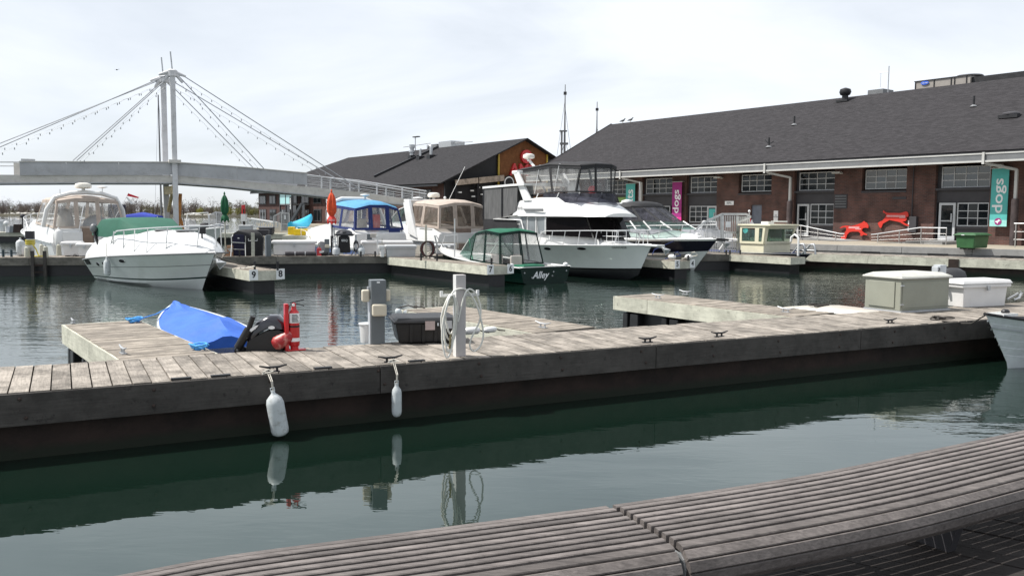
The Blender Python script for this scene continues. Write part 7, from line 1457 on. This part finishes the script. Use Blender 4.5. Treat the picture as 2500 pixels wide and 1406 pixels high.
simple('rolled_mat', 'dark rolled mat with two ties lying before the white dock box', 'mat', 735, .2, f_)
def f_(o, s): MB().tbox(-.1, .1, -.08, .08, 0, .3, -.01).tube([(-.06, 0, .3), (0, 0, .35), (.06, 0, .3)], .015, 6).build('can', M['red'], o, bevel=.02)
simple('fuel_can', 'red fuel can at the right end of the rolled mat', 'fuel can', 779, .3, f_)
def f_(o, s): MB().ball((0, 0, .09), .16, sc=(1.1, .8, .6)).build('bag', M['blackcanvas'], o, smooth=60); MB().box(-.18, 0, -.1, .1, .12, .2).build('cloth', M['gel'], o)
simple('tool_bag', 'small black bag with white cloth beside the red fuel can', 'bag', 791, .3, f_)
def f_(o, s): MB().box(-.14, .12, -.1, .2, 0, .55).build('body', M['boxgrey'], o, bevel=.05); MB().tube([(-.16, -.1, 0), (-.17, -.1, .5), (-.1, -.1, .58), (.05, -.1, .55)], .03, 6).build('frame', M['gel'], o, smooth=60)
simple('hose_reel_box', 'grey and white rounded hose box behind the red fuel can', 'hose reel', 788, .8, f_)
def tank(px, off, label, m='gel', s_=1):
    def g(o, s): MB().lathe([(.10, 0), (.10, .03), (.15, .06), (.155, .26), (.11, .33), (.03, .35), (.03, .38)], 16).build('bottle', M[m], o, smooth=45); MB().lathe([(.09, .34), (.09, .42)], 10).build('collar', M[m], o); MB().box(-.03, .03, -.02, .02, .38, .45).build('valve', M['black'], o)
    simple('gas_bottle', label, 'gas bottle', px, off, g, None, 'gas bottles on the back pier')
tank(821, .25, 'white gas bottle left of the grill cart', 'pedlight'); tank(882, .25, 'pale gas bottle right of the grill cart', 'fender')
def f_(o, s):
    MB().tbox(-.26, .24, -.22, .22, .12, .78, (-.03, 0)).build('cover', mat('black_cart_cover', (.012, .012, .013), .7), o, bevel=.02); text('BBQ', .13, M['letters'], o, face((0, -.24, .62), (1, 0, 0), (0, 0, 1)))
    MB().tbox(-.32, .32, -.24, .24, .80, .88, (.12, 0)).box(-.16, .16, -.18, .18, .70, .8).build('firebox', M['black'], o, bevel=.02); MB().lathe([(.34, 0), (.32, .08), (.22, .15), (.05, .18)], 18, (0, 0, .88), sy=.72).build('grill_lid', mat('grey_grill_lid', (.10, .10, .105), .35, .3), o, smooth=50); MB().box(-.08, .08, -.27, -.23, .94, .97).build('handle', M['black'], o)
    MB().tube([(-.3, -.15, .0), (-.28, -.15, .8)], .02, 6).tube([(-.45, -.15, .7), (-.28, -.15, .78)], .015, 5).tube([(-.5, -.1, .1), (-.46, -.1, .7)], .015, 5).box(-.5, -.3, -.2, .2, .30, .32).box(-.5, -.3, -.2, .2, .55, .57).build('cart_frame', M['galv'], o)
simple('grill_cart', 'round lidded barbecue on a cart with black cover marked BBQ', 'barbecue', 841, .5, f_)
def f_(o, s):
    MB().beam((0, 0, 0), (.02, 0, .85), .08).tube([(-.18, 0, 0), (.0, 0, .3)], .02, 5).tube([(.22, 0, 0), (.0, 0, .35)], .02, 5).build('stand', M['galv'], o)
    for k in range(4): MB().tube([(.02 + .1 * math.cos(q * .7 + k), -.06 - .01 * k, .42 + .2 * math.sin(q * .7 + k) - .03 * k) for q in range(10)], .012, 5).build('hose', M['black'], o, smooth=60)
simple('hose_stand', 'metal stand hung with black hoses right of the grill cart', 'hose stand', 868, .45, f_)
def f_(o, s): MB().box(-.03, .03, -.03, .03, 0, 57 * s).box(-.07, .07, -.05, .05, 45 * s, 49 * s).build('post', M['gel'], o, bevel=.005)
simple('white_post', 'slim white capped post before the long white dock box', 'post', 922, .2, f_)
def f_(o, s): MB().box(-.015, .015, -.015, .015, 0, 42 * s).box(-.07, .07, -.04, .04, 0, 18 * s).build('post', M['palewood'], o)
simple('thin_post', 'thin dark rod on a wooden foot right of the white capped post', 'post', 933, .2, f_)
def f_(o, s):
    MB().box(-.25, .1, -.1, .1, 0, .02).box(-.2, .0, -.05, .05, .02, .25).build('tray', M['pedestal'], o); MB().box(-.06, .2, -.08, .08, .1, .28).build('papers', M['cushion'], o, bevel=.02)
simple('small_meter', 'small grey box with crumpled papers on the long white dock box', 'meter', 908, .9, f_).location.z = .70 + .62
# cord pile with post on finger 7
x, y, z = at(1040, 632); E = thing('hose_rack', 'wooden post rack heaped with dark cables and hoses near the cream cruiser', 'cable rack', (x, y, z), FD.a)
MB().beam((0, 0, 0), (0, 0, 1.30), .07).beam((-.25, 0, 1.15), (.25, 0, 1.12), .04).build('post', M['palewood'], E)
for k in range(9): MB().tube([(.02 + .24 * math.cos(q * .62 + k) + .04 * (k % 3), -.06 + .03 * k * .5, .38 + .30 * math.sin(q * .62 + k)) for q in range(11)], .02, 5).build('cable', (M['ropedark'], mat('dark_red_cable', (.10, .02, .02), .6), M['charcoal'])[k % 3], E, smooth=60)
MB().tube([(.45, .1, 0), (.45, .1, .5), (.35, .1, .9)], .03, 6).tube([(.4, .1, .9), (.7, .1, .45)], .015, 5).build('bicycle_stem', M['galv'], E)
def f_(o, s): MB().beam((0, 0, 0), (0, 0, 65 * s), .05).build('post', M['gel'], o)
x, y, z = at(1110, 632); o = thing('white_post', 'thin white pole standing behind the green runabout bow', 'post', (x, y, z), 0); MB().beam((0, 0, 0), (0, 0, 1.55), .045).build('post', M['gel'], o)
# bollard pins
def pin(px, py, h, label, m='black', r=.035, z=.70):
    x, y, _ = at(px, py, z); o = thing('mooring_pin', label, 'mooring post', (x, y, z), UA, 'short mooring pins on the piers'); MB().tube([(0, 0, 0), (0, 0, h)], r, 8).tube([(-.07, 0, h * .7), (.07, 0, h * .7)], .015, 5).build('pin', M[m], o, smooth=50)
for px, py, h, lb in ((585, 626, .26, 'black pin before the folded chair'), (538, 641, .22, 'rusty pin at the root of the pier numbered 9'), (622, 660, .27, 'left black pin above the number 9'), (678, 660, .27, 'right black pin above the number 8'), (881, 627, .22, 'black pin below the pale gas bottle'), (916, 627, .22, 'black pin left of the grey dock box'), (1028, 636, .28, 'black pin at the foot of the cable rack'), (1067, 637, .26, 'black pin below the pale grey dock box'), (1200, 648, .25, 'black pin above the number 7'), (1680, 637, .22, 'dark pin between the numbers 5 and 4'), (1773, 621, .2, 'left of three black pins beside the cream cabin'), (1782, 622, .2, 'middle of three black pins beside the cream cabin'), (1807, 621, .2, 'right of three black pins, touching the cream cabin')): pin(px, py, h, lb)
def cone(px, py, h, label):
    x, y, _ = at(px, py); o = thing('wooden_bollard', label, 'bollard', (x, y, .7), 0, 'tapered bollards at the left end of the back pier'); MB().lathe([(.10, 0), (.075, h * .9), (.03, h)], 12).build('stump', M['palewood'], o, smooth=40); MB().lathe([(.03, 0), (.03, .06)], 6, (0, 0, h)).build('tip', M['galv'], o)
cone(102, 624, .45, 'leftmost tapered bollard of the back pier, beside the ladder'); cone(112, 628, .42, 'tapered bollard right beside the ladder top'); cone(144, 624, .45, 'rusty tapered bollard left of the white dock box'); cone(66, 628, .40, 'tapered bollard before the grey pedestal with yellow hose')
def f_(o, s):
    MB().box(-.13, .12, -.1, .1, .05, .5).build('post', M['alu'], o, bevel=.01); MB().box(-.14, .14, -.12, .12, .68, .98).build('cabinet', M['charcoal'], o, bevel=.01)
    for k in range(4): MB().lathe([(.17 + .01 * (k % 2), 0), (.17 + .01 * (k % 2), .04)], 12, (0, 0, .46 + .05 * k)).build('hose_wrap', mat('yellow_hose', (.55, .45, .06), .5), o, smooth=40)
    MB().tube([(.1, -.1, .5), (.25, -.2, .3), (.35, -.25, .05), (.5, -.2, .03), (.1, -.3, .03)], .025, 6).build('hose_tail', mat('yellow_hose2', (.55, .45, .06), .5), o, smooth=60)
simple('hose_pedestal', 'grey pedestal wrapped with yellow hose at the left end of the back pier', 'power pedestal', 75, .5, f_)
for px, h, lb, m in ((51, .62, 'grey white fender standing left of the yellow hose pedestal', 'fender'), (61, .42, 'white rimmed float beside the yellow hose pedestal', 'boxwhite')):
    p = onback(px, 1.2); o = thing('standing_fender', lb, 'fender', tuple(p), 0, 'fenders standing on the back pier'); fenderm(o, (0, 0, 0), .16, h, m=M[m], rope=0, name='body')
for px, lb in ((8, 'iron cross cleat at the far left edge of the back pier'), (28, 'second iron cross cleat from the left of the back pier')):
    p = onback(px, .4); o = thing('cross_cleat', lb, 'cleat', tuple(p), FD.a, 'iron cross cleats'); MB().tube([(0, 0, 0), (0, 0, .28)], .045, 8).tube([(-.2, 0, .16), (.2, 0, .16)], .02, 6).build('cross', mat('blue_black_iron', (.02, .04, .05), .5), o, smooth=50)
# swim ladder on the back pier face
x0, _ = FD.hit(80, 640, -.1); x1, _ = FD.hit(110, 640, -.1); o = thing('dock_ladder', 'weathered ladder hung on the back pier face below the tapered bollards', 'ladder', FD.wor(x0, -.12, 0), FD.a); wl_ = x1 - x0
for x in (0, wl_): MB().box(x - .05, x + .05, -.06, .06, -.5, .95).build('rail', M['fascia'], o)
for z_ in (-.1, .12, .38): MB().box(.05, wl_ - .05, -.03, .03, z_, z_ + .06).build('rung', M['rust'], o)
# wavy cable on the pier top
b = [FD.wor(FD.hit(196 + k * 3, 622, .5)[0], .5, .74 + .05 * math.sin(k * 1.1)) for k in range(-6, 7)]; tag(MB().tube([v for v in b], .014, 5).build('wavy_cable', M['ropedark']), 'dark cable waving along the pier before the white dock boxes at left', 'cable')
# kayak on a yellow bin
p = D(733, 550, 47); E = thing('kayak', 'turquoise kayak lying end on across a yellow bin', 'kayak', tuple(p), R(28))
secs = []
for k in range(13):
    f = k / 12; w_ = .42 * math.sin(math.pi * min(.98, f * .86 + .08)) ** .7; zz = .22 * (2 * f - .9) ** 2
    secs.append([(-1.6 + 3.0 * f, 0, -.28 * math.sin(math.pi * f) - .02 + zz), (-1.6 + 3.0 * f, w_ * .75, -.16 + zz), (-1.6 + 3.0 * f, w_, .05 + zz), (-1.6 + 3.0 * f, w_ * .5, .17 + zz), (-1.6 + 3.0 * f, 0, .22 + zz), (-1.6 + 3.0 * f, -w_ * .5, .17 + zz), (-1.6 + 3.0 * f, -w_, .05 + zz), (-1.6 + 3.0 * f, -w_ * .75, -.16 + zz)])
kk = MB().loft(secs, closed=True).build('hull', M['kayak'], E, smooth=50, fix=True); kk.rotation_euler = (R(18), R(-8), R(48)); kk.scale = (.75, 1, 1)
p = G(713, 574, .72); ybin = D(725, 573, 43.5); o = thing('yellow_bin', 'yellow bin under the turquoise kayak', 'bin', (ybin.x, ybin.y, .0), .1)
hz = D(725, 557, 43.5).z; MB().box(-.38, -.12, -.4, .4, ybin.z, hz + .06).tbox(-.1, .5, -.45, .45, ybin.z - .02, hz - .05, .03).build('body', mat('yellow_plastic', (.65, .45, .01), .5), o, bevel=.02); MB().box(-.6, .7, -.8, .8, -.3, ybin.z - .03).build('float_base', M['palewood'], o)
o.children[-1].name = 'landing'
# far piers' furniture
def farbox(px0, px1, t_, b_, m, name, label, cat='dock box', d=71, dp=.7, bev=.03, group=None):
    a = D(px0, b_, d); c = D(px1, t_, d); o = thing(name, label, cat, (a.x, a.y, a.z), 0, group); MB().box(0, c.x - a.x, 0, dp, 0, (c.z - a.z) * .8).build('body', M[m], o, bevel=bev); MB().tbox(-.04, c.x - a.x + .04, -.04, dp + .04, (c.z - a.z) * .81, c.z - a.z, -.03).build('lid', M[m], o, bevel=bev)
farbox(462, 520, 549, 572, 'boxgrey', 'far_dock_box', 'grey dock box on the far pier behind the cruiser bow rail', group='dock boxes on the far piers'); farbox(526, 536, 546, 569, 'pedlight', 'far_post_box', 'first slim grey pedestal left of the green umbrella pole', 'pedestal', group='dock boxes on the far piers'); farbox(541, 552, 549, 561, 'boxgrey', 'far_dock_box', 'pale dock box behind the green umbrella pole', group='dock boxes on the far piers'); farbox(583, 612, 550, 562, 'boxgrey', 'far_dock_box', 'pale grey dock box right of the green umbrella', group='dock boxes on the far piers'); farbox(632, 664, 555, 573, 'charcoal', 'far_dark_box', 'dark box above the covered barbecue', group='dock boxes on the far piers')
farbox(0, 7, 537, 566, 'pedlight', 'far_pedestal', 'grey pedestal at the far left picture edge', 'pedestal', group='dock boxes on the far piers')
a = D(501, 556, 71); o = thing('far_barbecue', 'small black barbecue on the far pier behind the bow rail', 'barbecue', (a.x, a.y, a.z), 0); MB().box(-.5, .45, -.3, .3, -.5, 0).build('cart', M['charcoal'], o); MB().lathe([(.42, 0), (.42, .22), (.3, .38)], 10, sy=.7).build('lid', M['charcoal'], o, smooth=40); MB().box(.4, .95, -.2, .2, 0, .05).build('shelf', M['boxgrey'], o)
for k, (px, h) in enumerate(((16, 22), (28, 14), (35, 16), (44, 20), (57, 40), (70, 12))):
    a = D(px, 566, 70.5); o = thing('far_gear', ('white domed lamp post', 'short grey bollard', 'grey pump', 'rusty crate', 'dark lamp post with ball top', 'low dark box')[k] + ' on the distant pier at far left', 'pier gear', (a.x, a.y, .72), 0, 'gear on the distant left pier'); hh = h * 70.5 / FPX
    if k in (0, 4): MB().tube([(0, 0, 0), (0, 0, hh)], .08, 6).build('post', M['charcoal' if k else 'gel'], o); MB().ball((0, 0, hh), .2).build('lamp', M['charcoal' if k else 'gel'], o)
    else: MB().tbox(-.3, .3, -.2, .2, 0, hh, -.05).build('body', M[('gel', 'galv', 'pedestal', 'rust', 'black', 'charcoal')[k]], o)
def f_post(px, t_, b_, d, m, label): a = D(px, b_, d); c = D(px, t_, d); o = thing('pier_lamp', label, 'lamp post', tuple(a), 0); MB().tube([(0, 0, 0), (0, 0, c.z - a.z)], .09, 6).build('post', M[m], o); MB().box(-.2, .2, -.2, .2, c.z - a.z - 1.0, c.z - a.z - .4).build('lamp', M['gel'], o); MB().box(-.18, .1, -.05, .05, .9, 1.7).build('lifebuoy_board', M['red'], o)
f_post(596, 511, 550, 74, 'rust', 'red brown lamp post with white lantern on the far pier')
# white truss gangway and wire gates
o = thing('truss_gangway', 'white arched truss gangway leading to the far grey gate', 'gangway', tuple(D(600, 553, 76)), 0); O = Vector(o.location); A = D(600, 553, 76) - O; Bq = D(668, 556, 76) - O; At = D(602, 533, 76) - O; Bt_ = D(668, 543, 76) - O
for yy in (0, 1.3):
    Y = Vector((0, yy, 0)); MB().tube([A + Y, Bq + Y], .05, 6).tube([At + Y, Bt_ + Y], .05, 6).build('chord', M['gel'], o)
    for k in range(9): f = k / 8; MB().tube([A.lerp(Bq, f) + Y, At.lerp(Bt_, min(1, f + (.06 if k % 2 == 0 else -.06))) + Y], .04, 5).build('strut', M['gel'], o)
def wiregate(l, t, r, b_, d, label, peak=True, slope_=0):
    a = D(l, b_, d); c = D(r, t, d); w = c.x - a.x; h = c.z - a.z; o = thing('security_gate', label, 'gate', tuple(a), 0, 'pier security gates')
    MB().beam((0, 0, 0), (0, 0, h * .8), .09).beam((w, 0, 0), (w, 0, h * .95), .09).beam((w * .5, 0, 0), (w * .5, 0, h), .09).beam((0, 0, h * .8), (w * .45, 0, h), .08).beam((w * .45, 0, h), (w, 0, h * .95), .08).beam((0, 0, h * .4), (w, 0, h * .4), .05).build('frame', M['alu'], o)
    for k in range(12): f = (k + .5) / 12; MB().beam((w * f, 0, 0), (w * f, 0, h * (.8 + .2 * min(1, f / .45))), .035).build('bar', M['alu'], o)
    MB().box(w * .5 + .05, w - .05, .01, .03, .1, h * .92).build('mesh_panel', clear('fine_mesh', (.7, .7, .7), .55, (.3, .3, .3), .6), o); return o, w, h
wiregate(512, 518, 545, 556, 72, 'grey wire gate on the far pier behind the green umbrella'); o, w, h = wiregate(669, 519, 706, 566, 72, 'grey wire gate with notice at the foot of the truss gangway'); MB().box(w * .68, w * .78, -.05, -.02, h * .65, h * .85).build('notice', M['letters'], o)
# mooring rope on finger 9
tag(MB().tube([G(520, 640, .85), G(545, 652, .72), G(570, 656, .68), G(600, 655, .72), G(622, 650, .85)], .02, 5).build('slack_rope', M['rope']), 'slack rope looping along the pier numbered 9', 'rope')
for px, r_, lb in ((1657, .2, 'white fender with rope above the number 5'), (1695, .2, 'white oval fender overhanging the number 4')):
    p = G(px, 636, .72); o = thing('pier_fender', lb, 'fender', (p.x - (.0 if px < 1690 else -.05), p.y, .72), UA, 'white fenders on the pier numbered 5 and 4'); MB().ball((-.35, 0, .12), .12, sc=(1.6, 1, .85)).build('body', M['gel'], o, smooth=60); MB().tube([(-.3, 0, .05), (-.1, -.1, .3), (.05, -.1, .33), (.1, 0, .2), (-.8, .1, .03)], .018, 5).build('rope', M['rope'] if px > 1690 else M['navy'], o, smooth=60)
o = thing('torn_bumper', 'torn orange and white bumper strip on the pier corner beside number 5', 'bumper', tuple(G(1641, 646, .5)), UA); MB().box(-.9, .1, -.09, -.055, -.05, .2).build('orange_strip', mat('orange_bumper', (.55, .25, .06), .7), o); MB().box(-1.6, -.2, -.11, -.06, .17, .25).build('white_strip', M['gel'], o)

# ---------------------------------------------------------------- promenade things
def onprom(px, y_in, z=1.04): # on the promenade, y_in metres in front of the brick wall
    x, _ = FB.hit(px, 560, -y_in); return FB.wor(x, -y_in, z), x
# dumpster
dy_ = -FB.loc(G(2334, 608, 1.04))[1]; p, x0 = onprom(2334, dy_); _, x1 = onprom(2388, dy_); o = thing('dumpster', 'green lidded dumpster beside the right door', 'dumpster', tuple(p), FB.a); L_ = x1 - x0 - .1; hh = FB.hit(2365, 569, -dy_)[1] - 1.04
MB().tbox(.06, L_ - .06, -.0, 1.2, .05, hh * .82, (.05, .03)).build('bin', M['bin'], o, bevel=.03); MB().box(-.08, L_ + .08, -.1, 1.3, hh * .83, hh * .90).tbox(-.05, L_ + .05, -.08, 1.28, hh * .901, hh, -.12).build('lid', M['bin'], o, bevel=.03)
for q in (.15, L_ - .35): MB().box(q, q + .2, .1, .3, 0, .08).build('foot', M['black'], o)
MB().box(L_ * .35, L_ * .5, -.11, -.10, hh * .86, hh * .9).build('sticker', M['letters'], o)
# ramp railings
def rail_run(pts, label, posts, y, z0f):
    X = [FB.hit(a, b_, -y) for a, b_ in pts]; o = thing('ramp_railing', label, 'railing', FB.wor(X[0][0], -y, 1.04), FB.a, 'galvanised railings of the entrance ramps'); x0 = X[0][0]
    MB().tube([(a - x0, 0, b_ - 1.04) for a, b_ in X], .03, 8).build('handrail', M['galv'], o, smooth=60)
    zz = lambda x: zat(X, x)
    for f in (.33, .66): MB().tube([(a - x0, .02, (z0f(a) + (b_ - z0f(a)) * f) - 1.04) for a, b_ in X[0 if label[0] != 'q' else 0:]],   .011, 6).build('mid_rail', M['alu'], o, smooth=60)
    for q in posts: x, _ = FB.hit(q, 560, -y); MB().tube([(x - x0, 0, -.0), (x - x0, 0, zz(x) - 1.04)], .024, 6).build('post', M['alu'], o, smooth=60)
rail_run([(1916, 551), (1957, 551), (2052, 571), (2062, 571)], 'railing sloping down to the right towards the red dog cutouts', (1918, 1955, 1997, 2041), 2.6, lambda x: 1.04)
rail_run([(2127, 573), (2137, 572), (2246, 556), (2312, 557)], 'railing sloping up to the right towards the right door', (2144, 2196, 2249, 2311), 2.6, lambda x: 1.04)
rail_run([(2476, 546), (2512, 546), (2560, 546)], 'short railing at the right picture edge', (2480, 2540), 2.6, lambda x: 1.04)
def ramp(px0, px1, h0, h1, label, y=2.5):
    x0, _ = FB.hit(px0, 580, -y); x1, _ = FB.hit(px1, 580, -y); o = MB().prism([(x0, -y, 1.03), (x1, -y, 1.03), (x1, -y, 1.045 + h1), (x0, -y, 1.045 + h0)], (0, y - .02, 0)).build('entrance_ramp', M['concrete'], loc=(FB.o.x, FB.o.y, 0), rot=(0, 0, FB.a), fix=True); tag(o, label, 'ramp', 'concrete entrance ramps')
ramp(1945, 2050, .14, .01, 'concrete ramp running down from the middle glass door'); ramp(2140, 2250, .01, .14, 'concrete ramp rising towards the right glass door')
x0, _ = FB.hit(2290, 580, -1.2); x1, _ = FB.hit(2334, 580, -1.2); tag(MB().box(x0 - 1, x1, -2.5, -.02, 1.03, 1.19).build('door_landing', M['concrete'], loc=(FB.o.x, FB.o.y, 0), rot=(0, 0, FB.a)), 'low concrete landing before the right glass door', 'landing')
# small white cabin boat glimpsed behind the black hulled cruiser
p = D(1662, 580, 47); o = thing('white_cabin_boat', 'small white cabin boat glimpsed between the black hulled cruiser and the barred gate', 'motor boat', (p.x, p.y, 0), R(-14), 'moored motor boats')
HH = Hull(3.4, 1.7, .9, 1.15, .6, full=.5); HH.build(o, [M['hullwhite'], M['gel']], [(0, 1)], deck=M['gel'], rub=M['guttergrey'])
shell(o, 'trunk', M['gel'], [(.1, .75, .7, .9, 1.75, .03), (1.6, .72, .66, .95, 1.72, .04), (2.7, .5, .42, 1.0, 1.5, .04)])
MB().prism([(.95, -.70, 1.72), (1.95, -.68, 1.70), (1.85, -.60, 2.12), (1.15, -.62, 2.16)], (0, 1.2, 0)).build('cab', M['gel'], o, fix=True, bevel=.03)
MB().prism([(1.12, -.72, 1.78), (1.85, -.70, 1.76), (1.76, -.645, 2.06), (1.22, -.655, 2.08)], (0, .02, 0)).build('side_window', M['winglass'], o, fix=True)
# aluminium gate structure by the workboat
Z0 = .7; dG = G(1770, 619).y + .8; o = thing('aluminium_gate', 'tall aluminium barred gate with curved wing fences and white notice behind the workboat', 'gate', tuple(D(1710, 619, dG)), 0, 'pier security gates'); O = Vector(o.location)
Q = lambda px, py, dy=0: D(px, py, dG + dy) - O
fr_ = MB().beam(Q(1763, 524), Q(1763, 619), .10).beam(Q(1763, 523), Q(1822, 523), .10).beam(Q(1800, 527), Q(1800, 619), .09).beam(Q(1822, 523), Q(1833, 530), .09).beam(Q(1833, 530), Q(1799, 545), .08).beam(Q(1763, 523), Q(1716, 545), .09).beam(Q(1716, 545), Q(1695, 565), .07).beam(Q(1768, 568), Q(1800, 568), .09).beam(Q(1799, 545), Q(1799, 615), .08)
fr_.build('frame', M['alu'], o)
for k in range(8): x = 1767 + k * 4.3; MB().beam(Q(x, 527), Q(x, 617), .035, .03).build('bar', M['alu'], o)
for k in range(11): x = 1719 + k * 4; MB().beam(Q(x, 545 - (x - 1716) * .45), Q(x, 617), .03, .03).build('bar', M['alu'], o)
for k in range(7): x = 1804 + k * 4.2; MB().beam(Q(x, 528, .5), Q(x, 612, .5), .06, .03).build('bar', M['alu'], o)
MB().box(Q(1772, 541).x, Q(1783, 541).x, -.08, -.05, Q(1772, 555).z, Q(1772, 541).z).build('notice', M['letters'], o); MB().tube([Q(1756, 610, -.3), Q(1770, 590, -.3), Q(1800, 587, -.3)], .04, 6).build('lower_rail', M['gel'], o)
# flag behind the cabin
a = D(1829, 530, 46); o = thing('maple_leaf_flag', 'small red and white flag on a white staff beside the grey steel door', 'flag', (a.x, a.y, 1.0), 0); h = a.z - 1.0
MB().tube([(0, 0, 0), (0, 0, h + .25)], .025, 6).build('staff', M['gel'], o); MB().ball((0, 0, h + .3), .07).build('finial', M['gel'], o)
MB().add([(0, 0, h), (.12, .02, h - .12), (.0, 0, h - .5)], [(0, 1, 2)]).add([(.36, .03, h - .5), (.46, .05, h - .68), (.0, .02, h - .62), (0, 0, h - .5)], [(0, 1, 2, 3)]).build('red_band', M['flagred'], o); MB().add([(.12, .02, h - .12), (.36, .03, h - .5), (0, 0, h - .5)], [(0, 1, 2)]).build('white_band', M['flagwhite'], o)
# mooring line and birds
tag(MB().tube([D(735, 562, 45), D(742, 556, 46)], .02, 5).build('kayak_strap', M['black']), 'short black strap under the turquoise kayak', 'strap') if 0 else None
g = D(285, 171, 120); o = thing('flying_bird', 'tiny bird in the sky left of the bridge masts', 'bird', tuple(g), 0); MB().add([(-.5, 0, .12), (0, -.1, 0), (.5, 0, .12), (0, .15, 0)], [(0, 1, 3), (1, 2, 3)]).ball((0, 0, 0), .1, sc=(.8, 2, .8)).build('body', M['charcoal'], o)
# float tubs under the finger piers
for f in (f1, f2, f3):
    ys = [v.co.y for v in [c for c in f.children if c.name.startswith('end_board')][0].data.vertices]; xs = max(v.co.x for v in [c for c in f.children if c.name.startswith('end_board')][0].data.vertices)
    k = xs - .75
    while k > .6:
        for (dx, w_) in ((0, .26), (.32, .16)):
            MB().tbox(k + dx, k + dx + w_, min(ys) + .02, max(ys) - .02, -.15, .36, -.01).build('float_tub', M['blackplastic'], f, bevel=.02)
        k -= 1.15
